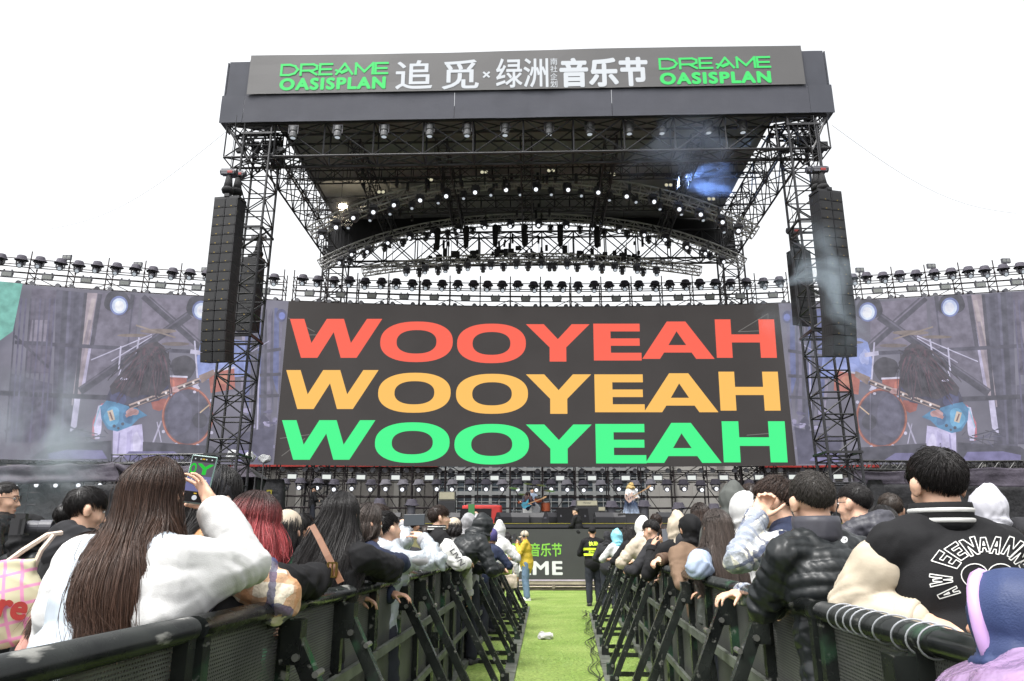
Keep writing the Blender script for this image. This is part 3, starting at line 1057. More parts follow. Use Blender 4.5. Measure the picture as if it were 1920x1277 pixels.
def wing(x0, x1, mirror, label):
    w = led_panel(x0, x1, 'led_screen', E_VBG)
    tag(w, label, 'led screen')
    mats, m1 = [], MB()
    lo, hi = sorted((x0, x1))
    k = 0
    for h, poly in VS + ([('63bfa0', [(-60, 520), (48, 537), (30, 625), (-60, 690)])] if not mirror else []):
        if mirror:
            poly = [(2004 - x, y + 3) for x, y in poly]
        q = []
        for x, y in poly:
            X, Z = led_xz(x, y)
            q.append((min(max(X, lo + .02), hi - .02), min(max(Z, ZL0 + .02), ZL1 - .02)))
        # drop repeated points left by the clamp
        q2 = [p for i, p in enumerate(q) if (Vector(p) - Vector(q[i - 1])).length > 1e-3]
        if len(q2) < 3:
            continue
        m_ = vm(h)
        if m_ not in mats:
            mats.append(m_)
        try:
            led_loops(m1, [q2], .004 + .0011 * k, mats.index(m_), px=False, step=.9)
        except Exception:
            pass
        k += 1
    m1.build('video_picture', mats, w)
    return w
wing(-29.5, XLa - .004, False, 'left wing of the curved screen, teal at its outer edge, showing guitarist and drums')
wing(XLb + .004, 31.5, True, 'right wing of the curved screen showing the mirrored guitarist and drum kit')
# ================================================================== LIGHTS
M_HAT = mat('rain_hat', '4d4956', .8, var=.25, scale=3, bump=.3, bscale=12, bdist=.03)
M_HATP = mat('rain_hat_pale', '8a8790', .8, var=.2, scale=3, bump=.3, bscale=12, bdist=.03)
M_LAMP = mat('lamp_body', '5c5c64', .45, var=.2, scale=5)
E_HOT = emis('lens_lit', 'f4f8ff', 1.6)
E_DIM = emis('lens_faint', 'c9d2da', .8)
E_WARM = emis('lens_warm', 'fff2c8', 6.0)
E_FLOOD = emis('flood_lit', 'e9eee9', 1.0)
M_FLOODG = mat('flood_glass', '8c908d', .3, var=.1)
M_CLAMP = mat('clamp_alu', 'a5a5a8', .35, metal=.7)

def hat_mesh(mb, wob=0):
    prof = [(.02, .0), (.17, -.005), (.2, -.03), (.235, -.17), (.30, -.24), (.315, -.265), (.30, -.262), (.225, -.19), (.18, -.06)]
    n = 18
    v, f = [], []
    r0 = random.Random(wob)
    ph = r0.uniform(0, 6)
    for k, (r, z) in enumerate(prof):
        for i in range(n):
            a = 2 * math.pi * i / n
            w = 1 + (.05 * math.sin(3 * a + ph) + .04 * math.sin(5 * a - ph)) * (k > 2)
            v.append((r * w * math.cos(a), r * w * math.sin(a) * .8, z + .02 * math.sin(2 * a + ph) * (k > 3)))
    for k in range(len(prof) - 1):
        for i in range(n):
            j = (i + 1) % n
            f.append((k * n + i, k * n + j, (k + 1) * n + j, (k + 1) * n + i))
    f.append(tuple(range(n)))
    return mb.add(v, f)
def lamp_parts(o, lit, hat, m_hat=None, wob=0, base=True, size=1.0):
    """o: the thing; hangs below its origin, faces its own -y"""
    if hat:
        m1 = MB(); hat_mesh(m1, wob); m1.build('rain_cover', m_hat or M_HAT, o, smooth=True)
    z0 = -.17 if hat else -.05
    m1 = MB()
    m1.box((0, 0, z0 - .04), (.34, .26, .12)); m1.box((0, 0, z0 + .05), (.06, .06, .12))
    m1.build('base', M_LAMP, o)
    m1 = MB()
    for s in (-1, 1):
        m1.bar((s * .19, 0, z0 - .06), (s * .17, 0, z0 - .34), .05, .1)
    m1.box((0, 0, z0 - .1), (.4, .12, .06))
    m1.build('yoke', M_LAMP, o)
    m1 = MB()
    m1.lathe([(.05, .2), (.1, .19), (.135, .12), (.14, -.02), (.125, -.1), (.13, -.2), (.125, -.215), (.10, -.205)], d=(0, 1, 0), n=14)
    h = m1.build('lamp_head', M_LAMP, o, smooth=False)
    h.location = (0, 0, z0 - .30)
    m1 = MB()
    m1.lathe([(.0, -.225), (.06, -.222), (.088, -.208), (.085, -.2)], d=(0, 1, 0), n=14)
    m1.build('lens', lit, h, smooth=True)
    return h
def hat_lamp(lit, m_hat, wob):
    o = thing('moving_head_light', 'x', 'stage light')
    lamp_parts(o, lit, True, m_hat, wob)
    return o
protos_hi = [hat_lamp(E_DIM, M_HAT, 1), hat_lamp(E_DIM, M_HAT, 2), hat_lamp(E_DIM, M_HAT, 3)]
protos_lo = [hat_lamp(E_HOT, M_HAT, 4), hat_lamp(E_HOT, M_HATP, 5), hat_lamp(E_HOT, M_HAT, 6)]
def flood(lit):
    o = thing('flood_light', 'x', 'flood light')
    m1 = MB(); m1.box((0, 0, -.19), (.47, .12, .28)); m1.build('housing', M_LAMP, o)
    m1 = MB(); m1.box((0, -.064, -.19), (.40, .012, .20)); m1.build('diffuser', lit, o)
    m1 = MB()
    for s in (-1, 1):
        m1.bar((s * .25, .02, -.2), (s * .25, .02, .02), .025); m1.box((s * .17, .02, .03), (.06, .06, .09))
    m1.bar((-.25, .02, .0), (.25, .02, .0), .03)
    m1.build('bracket', M_LAMP, o)
    return o
flood_hi, flood_lo = flood(M_FLOODG), flood(E_FLOOD)
def par(m=None):
    o = thing('par_light', 'x', 'stage light')
    m1 = MB(); m1.lathe([(.07, .14), (.105, .1), (.115, -.05), (.118, -.07), (.1, -.065)], d=(0, 1, 0), n=14); m1.build('can', M_LAMP, o)
    m1 = MB(); m1.lathe([(.0, -.06), (.105, -.055)], d=(0, 1, 0), n=14); m1.build('lens', M_FLOODG, o)
    return o
par_p = par()
used = set()
def place(proto, p, rz, label, group, head=None):
    o = proto if proto.name not in used else dup(proto)
    used.add(proto.name)
    o.location = p
    o.rotation_euler = (0, 0, rz)
    o['label'], o['group'] = label, group
    if head:
        for ch in o.children:
            if ch.name.startswith('lamp_head'):
                ch.rotation_euler = head
    return o

# ================================================================== SCAFFOLD AND ITS LIGHTS
OFF = -.45           # behind the screen face
def sp(X, z, off=OFF):
    return led_p(X, z, off)
Zt = lambda py: zat(py, 35.8)
Z_TOP, Z_HAT, Z_L2, Z_FL, Z_PAR = Zt(521), Zt(530.5), Zt(545), Zt(554), Zt(573.5)
Z_PARB, Z_FLB, Z_HATB, Z_L3, Z_L4 = Zt(883), Zt(889.5), Zt(902), Zt(931), Zt(952)
BAY = 1.62
def scaffold(x0, x1, label, lower=True):
    t = thing('scaffold', label, 'scaffold')
    n = int(round((x1 - x0) / BAY))
    up = MB()
    up.tube((0, 0, 0), (0, 0, Z_TOP + .12), .03, 6)
    z = .6
    while z < Z_TOP:
        up.tube((0, 0, z), (0, 0, z + .06), .05, 6)
        z += 1.0
    me = up.mesh('upright', M_PIPE)
    xs = [x0 + (x1 - x0) * k / n for k in range(n + 1)]
    for X in xs:
        for off in (OFF, OFF - .9):
            o = link('upright', me, t)
            o.location = sp(X, 0, off)
    levels = [Z_HAT, Z_L2, Z_FL, Z_PAR, Z_PARB, Z_FLB, Z_HATB, Z_L3, Z_L4]
    for z in levels:
        m1 = MB()
        for off in (OFF, OFF - .9):
            m1.path([sp(x0 - .05, z, off)] + [sp(X, z, off) for X in xs] + [sp(x1 + .05, z, off)], .026, 6)
        for X in xs:
            m1.tube(sp(X, z, OFF + .05), sp(X, z, OFF - .95), .022, 5)
        m1.build('ledger', M_PIPE, t)
    m1 = MB()
    for k in range(n):
        a, b = xs[k], xs[k + 1]
        if k % 2:
            a, b = b, a
        m1.tube(sp(a, Z_PAR - .1, OFF - .9), sp(b, Z_FL + .1, OFF - .9), .02, 5)
        for q in range(3):
            z0, z1 = ((.3, 1.95), (2.0, Z_HATB), (Z_HATB, ZL0 + .3))[q]
            m1.tube(sp(a, z0, OFF - .9), sp(b, z1, OFF - .9), .022, 5)
            if k % 3 == q:
                m1.tube(sp(b, z0, OFF - .02), sp(a, z1, OFF - .02), .022, 5)
        m1.tube(sp(xs[k], Z_PAR, OFF), sp(xs[k], Z_FL, OFF - .9), .018, 4)
        m1.tube(sp(xs[k], Z_PARB, OFF), sp(xs[k], Z_HATB, OFF - .9), .02, 4)
    m1.build('brace', M_PIPE, t)
    return xs
XSL = scaffold(-28.6, -11.9, 'pipe scaffold carrying rows of lights above and below the left screen wing')
XSC = scaffold(-11.4, 14.5, 'pipe scaffold carrying rows of lights above and below the dark centre screen')
XSR = scaffold(15.0, 30.6, 'pipe scaffold carrying rows of lights above and below the right screen wing')
rl = random.Random(21)
def row_lights(xs, where, marks):
    """hats, floods and pars in every bay of one scaffold. marks: (left word, right word) landmarks to count from"""
    n = len(xs) - 1
    hats = [xs[0] + (xs[-1] - xs[0]) * (k + .5) / (2 * n) for k in range(2 * n)]
    fl = [(a + b) / 2 for a, b in zip(xs, xs[1:])]
    def lab(k, N, what):
        if k < (N + 1) // 2:
            return '%s %s counted from %s' % (ORD[k], what, marks[0])
        return '%s %s counted from %s' % (ORD[N - 1 - k], what, marks[1])
    for k, X in enumerate(hats):
        X += rl.uniform(-.06, .06)
        nrm = led_n(X)
        rz = math.atan2(nrm.y, nrm.x) + math.pi / 2
        place(protos_hi[rl.randrange(3)], sp(X, Z_HAT + rl.uniform(.1, .16), OFF + .03), rz + rl.uniform(-.2, .2),
              lab(k, len(hats), 'hatted light above the %s' % where), 'rain-hatted lights on top of the %s' % where, (rl.uniform(.35, .8), 0, 0))
        X2 = X + rl.uniform(-.05, .05)
        if Vector(sp(X2, 2)).x > -28:
            place(protos_lo[rl.choice((0, 0, 1, 2, 2))], sp(X2, Z_HATB + rl.uniform(.02, .08), OFF + .25), rz + rl.uniform(-.15, .15),
                  lab(k, len(hats), 'lit hatted light under the %s' % where), 'lit rain-hatted lights under the %s' % where, (rl.uniform(.05, .22), 0, 0))
    for k, X in enumerate(fl):
        nrm = led_n(X)
        rz = math.atan2(nrm.y, nrm.x) + math.pi / 2
        place(flood_hi, sp(X + rl.uniform(-.05, .05), Z_FL, OFF + .06), rz + rl.uniform(-.1, .1), lab(k, len(fl), 'grey flood panel above the %s' % where), 'grey flood panels above the %s' % where)
        place(flood_lo, sp(X + rl.uniform(-.05, .05), Z_FLB, OFF + .16), rz + rl.uniform(-.1, .1), lab(k, len(fl), 'lit white flood panel under the %s' % where), 'lit flood panels under the %s' % where)
    for k in range(2 * n):
        X = hats[k] + (.12 if k % 2 else -.12)
        nrm = led_n(X)
        rz = math.atan2(nrm.y, nrm.x) + math.pi / 2
        place(par_p, sp(X, Z_PAR, OFF + .07), rz + rl.uniform(-.5, .5), lab(k, 2 * n, 'round par lamp above the %s' % where), 'round par lamps above the %s' % where)
        place(par_p, sp(X, Z_PARB, OFF + .1), rz + rl.uniform(-.5, .5), lab(k, 2 * n, 'round par lamp under the %s' % where), 'round par lamps under the %s' % where)
row_lights(XSL, 'left screen wing', ('the far left edge', 'the left rear tower'))
row_lights(XSC, 'centre screen', ('the left rear tower', 'the right rear tower'))
row_lights(XSR, 'right screen wing', ('the right rear tower', 'the far right edge'))

# twin blinders on top of the wings and arch
def blinder(m):
    o = thing('twin_blinder', 'x', 'stage light')
    m1 = MB(); m1.box((0, 0, 0), (.42, .12, .24)); m1.build('housing', M_LAMP, o)
    for s in (-1, 1):
        m1 = MB(); m1.lathe([(0, -.07), (.085, -.062)], p=(s * .1, 0, 0), d=(0, 1, 0), n=12); m1.build('lens', m, o)
    m1 = MB(); m1.tube((0, 0, -.12), (0, 0, -.34), .02); m1.build('stem', M_LAMP, o)
    return o
E_BLIND = emis('blinder_glass', 'd9d3b4', .9)
bl = blinder(M_FLOODG)
for k, (px, py) in enumerate(((120, 476.5), (254, 490), (382, 500), (1617, 500.5), (1752, 493), (1893, 483))):
    X, z = led_xz(px, py)
    place(bl, sp(X, z, OFF), 0, '%s dark twin blinder standing on the scaffold above the %s screen wing' % (ORD[k % 3], 'left' if k < 3 else 'right'), 'twin blinders above the screen wings')

# ---- arches
M_ARCH = mat('arch_truss_grey', (.34, .335, .33), .45, var=.2, scale=3)
def arch(px0, px1, pxm, pye, pym, Y, w, h, name, label, k4=.2, n=46, rc=.04):
    o = thing(name, label, 'lighting truss')
    pts = []
    for i in range(n + 1):
        px = px0 + (px1 - px0) * i / n
        t = (px - pxm) / ((px1 - px0) / 2)
        pts.append(at(px, pym + (pye - pym) * ((1 - k4) * t * t + k4 * t ** 4), Y))
    m1 = MB(); truss(m1, pts, (0, 1, 0), w, h, rc, .018)
    m1.build('arched_frame', M_ARCH, o)
    m1 = MB()
    for i in range(6, n - 3, 6):
        p = pts[i]
        m1.box(p + Vector((0, -w / 2 - .02, 0)), (.09, .03, h + .06))
    m1.build('joint_plate', M_TRUSSG, o)
    return o, pts
A1, P1 = arch(583, 1417, 1000, 437, 340, 31.0, .5, .46, 'arched_truss', 'upper front arched lighting truss under the stage roof, lit lamps hanging below')
A2, P2 = arch(600, 1395, 1000, 496, 411, 35.2, .5, .42, 'arched_truss', 'second arched lighting truss behind the upper one, along the rear edge of the roof', k4=.25)
A3, P3 = arch(680, 1314, 1000, 509, 484, 34.6, .42, .36, 'arched_truss', 'lowest shallow hanging truss crowded with dark lamps above the centre screen', k4=0)
def bare_lamp(lit):
    o = thing('moving_head_light', 'x', 'stage light')
    lamp_parts(o, lit, False)
    return o
bare_hot, bare_dim, bare_dark = bare_lamp(E_HOT), bare_lamp(E_DIM), bare_lamp(M_FLOODG)
def arch_lamps(pts, xs, dz, kinds, what, grp, sc=1.0, y=0.0):
    for k, px in enumerate(xs):
        best = min(pts, key=lambda p: abs((p.x / depth(p) * F_PX + 960) - px))
        p = Vector((xat(px, best.y + y, best.z), best.y + y, best.z + dz))
        hot = kinds[k % len(kinds)]
        o = place(hot, p, rl.uniform(-.25, .25), '%s lamp from the left %s' % (ORD[k], what), grp, (rl.uniform(.15, .5) if hot is bare_hot else rl.uniform(.9, 1.35), 0, 0))
        o.scale = (sc, sc, sc)
X1 = [606, 632, 666, 701, 742, 788, 838, 892, 949, 1006, 1063, 1121, 1174, 1222, 1270, 1310, 1350, 1382]
arch_lamps(P1, X1, -.24, [bare_hot], 'with a lit lens under the upper arch', 'lit lamps under the upper arch', 1.05, -.3)
arch_lamps(P1, [655, 696, 733, 773, 822, 870, 921, 975, 1033, 1089, 1142, 1190, 1236, 1276, 1316, 1355], -.22, [bare_dim], 'facing down under the upper arch', 'downward lamps under the upper arch', .8, .2)
arch_lamps(P2, [640, 662, 692, 730, 770, 813, 860, 908, 958, 1010, 1061, 1111, 1160, 1205, 1246, 1285, 1318, 1352], -.22, [bare_hot], 'with a lit lens under the second arch', 'lit lamps under the second arch', .95, -.3)
arch_lamps(P2, [657, 684, 722, 757, 800, 840, 887, 935, 984, 1032, 1087, 1132, 1175, 1215, 1252, 1290, 1330], -.2, [bare_dark], 'facing down under the second arch', 'dark lamps under the second arch', .8, .25)
arch_lamps(P3, [763, 798, 836, 877, 921, 968, 1015, 1063, 1109, 1152, 1193, 1230], -.16, [bare_dim], 'with a pale lens under the lowest truss', 'pale lamps under the lowest truss', .9, -.2)
arch_lamps(P3, [787, 822, 861, 906, 944, 990, 1030, 1039, 1082, 1128, 1166, 1205], -.16, [bare_dark], 'facing down under the lowest truss', 'dark lamps under the lowest truss', .85, .2)
for k in range(60):
    m1 = MB()
    p = P3[rl.randrange(8, 39)] + Vector((rl.uniform(-.3, .3), rl.uniform(-.3, .3), rl.uniform(.1, .5)))
    m1.box(p, (rl.uniform(.1, .35), .2, rl.uniform(.1, .4)))
    m1.build('cable_box', M_BLACKCLOTH, A3)
for i in range(4, 46, 4):
    q = P3[i]
    m1 = MB(); m1.tube(q, (q.x, q.y, ZR0 + .1), .015, 4); m1.build('hoist_chain', M_TRUSS, A3)
for k in (10, 14, 18, 22, 27, 32):
    q = P3[k]
    m1 = MB(); m1.cap((q.x, q.y + .2, q.z + .9), (q.x, q.y + .2, q.z + 1.9), .13, .17, res=(10, 6)); m1.build('chain_bag', M_BLACKCLOTH, A3)
for A, P in ((A1, P1), (A2, P2)):
    for i in range(3, 44, 5):
        q = P[i]
        m1 = MB(); m1.tube(q, (q.x, q.y, ZM - .1), .012, 4); m1.build('hoist_chain', M_TRUSS, A)
bl2 = blinder(E_BLIND)
for k, (px, py) in enumerate(((715, 361), (805, 338), (908, 324), (1033, 321), (1147, 328), (1253, 348), (1333, 374))):
    place(bl2, at(px, py, 30.9), 0, '%s pale twin blinder from the left standing on the upper arch' % ORD[k], 'twin blinders on the upper arch')
bw = blinder(E_WARM)
place(bw, at(643, 388, 30.8), 0, 'dazzling warm twin floodlight burning at the left end of the upper arch', 'twin blinders on the upper arch')
gl = bpy.data.lights.new('warm_lamp', 'SPOT'); gl.energy = 420; gl.color = (1, .86, .6); gl.spot_size = R(120); gl.shadow_soft_size = .1
go = bpy.data.objects.new('warm_lamp', gl); COL.objects.link(go)
go.parent = bw; go.location = (0, -.15, 0); go.rotation_euler = (R(90), 0, 0)
# washers hanging in a row under the fascia
def washer():
    o = thing('wash_light', 'x', 'stage light')
    m1 = MB(); m1.lathe([(.13, .02), (.16, 0), (.165, -.2), (.13, -.24), (.15, -.27), (.17, -.32), (.165, -.5), (.13, -.53), (.0, -.535)], n=14); m1.build('can', mat('pale_lamp', '77787b', .5, var=.15), o, smooth=False)
    m1 = MB()
    for s in (-1, 1):
        m1.bar((s * .2, 0, .05), (s * .2, 0, -.34), .035, .08)
    m1.box((0, 0, .06), (.44, .1, .06)); m1.build('yoke', M_LAMP, o)
    m1 = MB(); m1.lathe([(.0, -.54), (.115, -.537)], n=14); m1.build('lens', E_DIM, o)
    return o
ws = washer()
for k, px in enumerate((551, 634, 721, 806, 876, 947, 1029, 1105, 1179, 1240, 1327, 1391)):
    p = at(px, 239 - .012 * (px - 551), 26.3)
    o = place(ws, p, 0, '%s pale wash lamp from the left hanging under the roof fascia' % ORD[k], 'pale wash lamps in a row under the fascia')
    o.scale = (.95, .95, .95)

# ================================================================== LINE ARRAYS
def line_array(p_top, rows, w, h, dpt, rz, label, cols=2, curve=None, g='hanging speaker columns'):
    o = thing('line_array', label, 'loudspeaker', p_top, rz, g)
    z, y, ang = 0.0, 0.0, R(1.5)
    cw = w / cols
    m_c = MB()
    m_c.box((0, 0, 0), (cw - .03, dpt, h - .012))
    for k in range(4):                                  # slots in both flanks
        for s in (-1, 1):
            m_c.box((s * (cw / 2 - .016), -dpt * .28 + k * dpt * .17, 0), (.012, dpt * .08, h * .62), mi=1)
    m_c.box((0, -dpt / 2 - .004, .012), (cw - .09, .012, h - .07), mi=1)
    m_c.box((0, -dpt / 2 - .006, -h / 2 + .02), (cw - .05, .02, .018))
    mc = m_c.mesh('cabinet', [M_SPK, M_SPKG])
    m_b = MB(); m_b.box((0, -dpt / 2 - .014, -h / 2 + .055), (.05, .008, .03)); mbd = m_b.mesh('badge', M_GOLD)
    m1 = MB(); m1.box((0, 0, .06), (w + .02, dpt * .9, .1)); m1.box((0, 0, .16), (.2, dpt, .12)); m1.build('fly_frame', M_SPK, o)
    for r in range(rows):
        if curve and r > rows - curve:
            ang += R(1.6)
        cz = z - h / 2 * math.cos(ang)
        cy = y + h / 2 * math.sin(ang)
        for c in range(cols):
            q = link('cabinet', mc, o)
            q.location = ((c - (cols - 1) / 2) * cw, cy, cz)
            q.rotation_euler = (ang, 0, 0)
            link('badge', mbd, q)
        z -= h * math.cos(ang)
        y += h * math.sin(ang)
    return o
pl = at(432, 379, 24.9)
line_array(pl, 17, 1.0, .372, .62, R(-9), 'tall black double-column speaker array hanging before the left front tower', curve=7)
pr = at(1547, 367, 24.7)
line_array(pr, 17, 1.02, .372, .62, R(13), 'tall black double-column speaker array hanging before the right front tower, half in smoke', curve=7)
pl2 = at(475, 489, 29.5)
line_array(pl2, 10, .84, .33, .6, R(-14), 'shorter narrow speaker array hanging behind the left front tower', 1, 3, 'short side speaker columns')
pr2 = at(1497, 476, 29.5)
line_array(pr2, 10, .84, .33, .6, R(18), 'shorter narrow speaker array hanging behind the right front tower', 1, 3, 'short side speaker columns')
def hoist(p, label, z_up, red=True):
    o = thing('chain_hoist', label, 'chain hoist', p, 0, 'chain hoists above the speaker columns')
    m1 = MB(); m1.cap((0, 0, 0), (0, 0, .55), .19, .12, res=(16, 10)); m1.lathe([(.2, -.12), (.24, 0), (.2, .1)], n=14); m1.build('chain_bag', M_BLACKCLOTH, o, smooth=True)
    m1 = MB(); m1.box((-.05, 0, .78), (.5, .24, .22)); m1.tube((-.35, 0, .8), (.28, 0, .8), .13, 10); m1.build('motor', M_LAMP, o)
    m1 = MB(); m1.box((.05, -.13, .75), (.2, .02, .1)); m1.build('warning_plate', M_RED, o)
    m1 = MB(); m1.tube((0, 0, .9), (0, .0, z_up - p.z), .014, 4); m1.build('chain', M_TRUSS, o)
    return o
hoist(at(427, 357, 25.0), 'black chain hoist with bag above the left double speaker column, outer one', 18.0)
hoist(at(444, 360, 25.5), 'black chain hoist with bag above the left double speaker column, beside the tower', 18.0)
hoist(at(1543, 352, 25.0), 'black chain hoist with bag above the right double speaker column, outer one', 18.0)
hoist(at(1532, 352, 25.6), 'black chain hoist with bag above the right double speaker column, beside the tower', 18.0)
hoist(at(484, 476, 29.6), 'small chain hoist above the short left speaker column', 18.0)
hoist(at(1493, 463, 29.6), 'small chain hoist above the short right speaker column', 18.0)
# thin guy wires running out from the roof corners
for s, (a, b), lb in ((-1, ((425, 246), (90, 430)), 'left'), (1, ((1560, 235), (1905, 400)), 'right')):
    m1 = MB(); p, q = at(*a, 26.2), at(*b, 34)
    m1.path([p.lerp(q, k / 12) + Vector((0, 0, -1.0 * math.sin(math.pi * k / 12))) for k in range(13)], .008, 4)
    tag(m1.build('guy_wire', M_TRUSSG), 'thin guy wire running out from the %s roof corner across the sky' % lb, 'wire')

# ================================================================== BACKDROP BUILDINGS
def glass_building(x0, x1, Y, z1, label):
    o = thing('glass_building', label, 'building', ((x0 + x1) / 2, Y, 0))
    w = x1 - x0
    m1 = MB(); m1.box((0, 1.5, z1 / 2), (w, 2.4, z1)); m1.build('wall', M_CONC, o)
    nx, nz = 12, 6
    me = None
    cw, ch = w / nx, z1 / nz
    m_w = MB(); m_w.box((0, .14, 0), (cw - .16, .12, ch - .16)); me = m_w.mesh('window', M_GLASS)
    m_f = MB()
    m_f.box((0, .05, 0), (.05, .05, ch)); m_f.box((0, .052, ch * .14), (cw, .05, .05)); m_f.box((0, .05, -ch * .24), (cw, .046, .04))
    for s in (-1, 1):
        m_f.box((s * (cw / 2 - .05), .06, 0), (.1, .14, ch)); m_f.box((0, .064, s * (ch / 2 - .06)), (cw - .2, .14, .12))
    mf = m_f.mesh('window_frame', M_MULL)
    for i in range(nx):
        for j in range(nz):
            q = link('window', me, o)
            q.location = (-w / 2 + cw * (i + .5), 0, ch * (j + .5))
            link('window_frame', mf, q)
    return o
xg0, xg1 = xat(822, 48, 3), xat(1212, 48, 3)
glass_building(xg0, xg1, 47.5, 9.2, 'glass-fronted building with pale window bars behind the stage scaffold')
def plain_building(x0, x1, Y, z1, m, label, band=None, dens=.6):
    o = thing('building', label, 'building', ((x0 + x1) / 2, Y, 0))
    w = x1 - x0
    m1 = MB(); m1.box((0, 1, z1 / 2), (w, 2, z1))
    for k in range(int(w / dens)):
        m1.box((-w / 2 + dens * (k + .5), -.04, z1 / 2), (dens * .35, .06, z1 - .1))
    m1.build('wall', m, o)
    m1 = MB()
    for k in range(int(w / 3.2)):
        m1.box((-w / 2 + 3.2 * (k + .5), -.09, z1 * .45), (.35, .1, z1 * .9))
    m1.build('pilaster', M_CONC, o)
    if band:
        m1 = MB(); m1.box((0, -.1, band), (w + .1, .25, .5)); m1.build('red_band', M_RED, o)
    return o
plain_building(xat(430, 48, 5), xg0 - .1, 47.6, 8.8, M_GREYWALL, 'grey ribbed building with a red band behind the left of the stage', band=6.55)
plain_building(xg1 + .1, xat(1420, 48, 5), 47.4, 9.0, M_WHITEWALL, 'pale rendered building behind the right of the stage', dens=2.2)
plain_building(xat(1425, 48, 5), xat(1660, 48, 5), 48.5, 8.6, M_GREYWALL, 'grey building with a dark red band behind the right rear tower', band=6.6)
for x0, x1, lb in ((-75, xat(425, 48, 5), 'left'), (xat(1665, 48, 5), 80, 'right')):
    plain_building(x0, x1, 50, 7.5, mat('dark_cladding', '3c3b3e', .8, var=.2), 'long dark shed behind the %s wing of the stage' % lb, dens=1.5)

# ================================================================== WINGS: tarps, tents, low truss
def tarp(quad, Y, label, m, seed, nu=16, nv=10, amp=.12):
    """hanging sheet: four photo corners (tl, tr, br, bl) at a distance"""
    P = [at(*p, Y) for p in quad]
    v, f = [], []
    for j in range(nv + 1):
        for i in range(nu + 1):
            a, b = i / nu, j / nv
            p = P[0].lerp(P[1], a).lerp(P[3].lerp(P[2], a), b)
            p.y += amp * noise.noise((a * 5, b * 3, seed)) + amp * .6 * math.sin(a * 22 + seed + 3 * noise.noise((a * 3, b * 2, seed + 1)))
            p.z -= .25 * math.sin(math.pi * ((a * 3) % 1)) * (1 - b) * .4
            v.append(tuple(p))
    for j in range(nv):
        for i in range(nu):
            q = j * (nu + 1) + i
            f.append((q, q + 1, q + nu + 2, q + nu + 1))
    m1 = MB(); m1.add(v, f)
    o = m1.build('tarpaulin', m, smooth=True)
    md = o.modifiers.new('thick', 'SOLIDIFY'); md.thickness = .015
    return tag(o, label, 'tarpaulin')
tarp([(-60, 872), (215, 866), (228, 902), (-60, 912)], 31.5, 'purple-grey tarpaulin stretched below the left screen wing at the frame edge', M_TARP, 1)
tarp([(215, 868), (430, 874), (430, 905), (228, 902)], 31.8, 'purple-grey tarpaulin below the left wing behind the raised phone', M_TARP, 2)
tarp([(-60, 905), (420, 905), (420, 1010), (-60, 1020)], 33, 'black cloth skirt hanging low under the left screen wing', M_TARPD, 3, 30, 10)
tarp([(1600, 882), (1980, 872), (1980, 915), (1600, 906)], 31.5, 'dark purple tarpaulin stretched below the right screen wing', M_TARP, 4)
tarp([(1560, 905), (1980, 908), (1980, 1015), (1560, 1000)], 33, 'black cloth skirt hanging low under the right screen wing', M_TARPD, 5, 30, 10)
def tent(px, py0, py1, wpx, Y, label):
    a = at(px, py0, Y); b = at(px, py1, Y)
    h = a.z - b.z; w = wpx / F_PX * depth(a)
    o = thing('equipment_tent', label, 'tent', (a.x, Y, 0))
    z0 = a.z - h * .45
    m1 = MB()
    m1.add([(-w / 2, -1, z0), (w / 2, -1, z0), (w / 2, 1, z0), (-w / 2, 1, z0), (-w * .12, 0, a.z), (w * .12, 0, a.z)],
           [(0, 1, 5, 4), (2, 3, 4, 5), (1, 2, 5), (3, 0, 4)])
    q = m1.build('canopy', M_TARP, o); md = q.modifiers.new('thick', 'SOLIDIFY'); md.thickness = .02
    m1 = MB()
    m1.box((0, .9, z0 / 2), (w * .98, .04, z0)); m1.box((-w * .42, .2, z0 / 2), (.05, 1.3, z0)); m1.box((w * .42, .2, z0 / 2), (.05, 1.3, z0))
    m1.build('side_curtain', M_TARPD, o)
    for sx in (-1, 1):
        for y in (-.97, .97):
            m1 = MB(); m1.tube((sx * w * .48, y, 0), (sx * w * .48, y, z0), .025); m1.build('pole', M_PIPEG, o)
    return o
tent(452, 872, 930, 92, 30.0, 'dark tent with a purple-grey canopy over equipment left of the stage')
def covered_gear(px, py0, py1, wpx, Y, label, badge=False):
    a, b = at(px, py0, Y), at(px, py1, Y)
    w = wpx / F_PX * depth(a); h = a.z - 0
    m1 = MB()
    n, rows = 28, 12
    v, f = [], []
    for j in range(rows + 1):
        t = j / rows
        z = h * (1 - t)
        s = (.36 + .14 * t) * w * (1 if j else .8)
        for i in range(n):
            an = 2 * math.pi * i / n
            k = 1 + (.05 + .12 * t) * math.sin(an * 6 + .6 * math.sin(t * 5)) * t + .06 * noise.noise((math.cos(an), math.sin(an), t * 3))
            c, s2 = math.cos(an), math.sin(an)
            e = .6
            v.append((s * k * math.copysign(abs(c) ** e, c), s * k * math.copysign(abs(s2) ** e, s2) * .7, z))
    for j in range(rows):
        for i in range(n):
            q, r = j * n + i, j * n + (i + 1) % n
            f.append((q, r, r + n, q + n))
    f.append(tuple(range(n)))
    o = thing('covered_equipment', label, 'equipment', (a.x, Y, 0))
    m1.add(v, f); m1.build('cloth_cover', M_TARPD, o, smooth=True)
    if badge:
        m2 = MB(); zz = h - .55; m2.box((-.1, -.36 * w * .72 - .05, zz), (.22, .02, .22)); m2.build('badge', M_YEL, o)
        m2 = MB(); m2.box((-.1, -.36 * w * .72 - .063, zz), (.1, .02, .11)); m2.build('badge_mark', M_BLACK, o)
    return o
covered_gear(517, 899, 965, 52, 29.0, 'tall equipment stack under a black cloth with a small yellow badge', True)
covered_gear(1640, 900, 960, 40, 30.0, 'equipment under black cloth right of the right tower')
M_PLASTIC = mat('clear_plastic', 'd6d8da', .25, var=.1, scale=8, bump=.6, bscale=30)
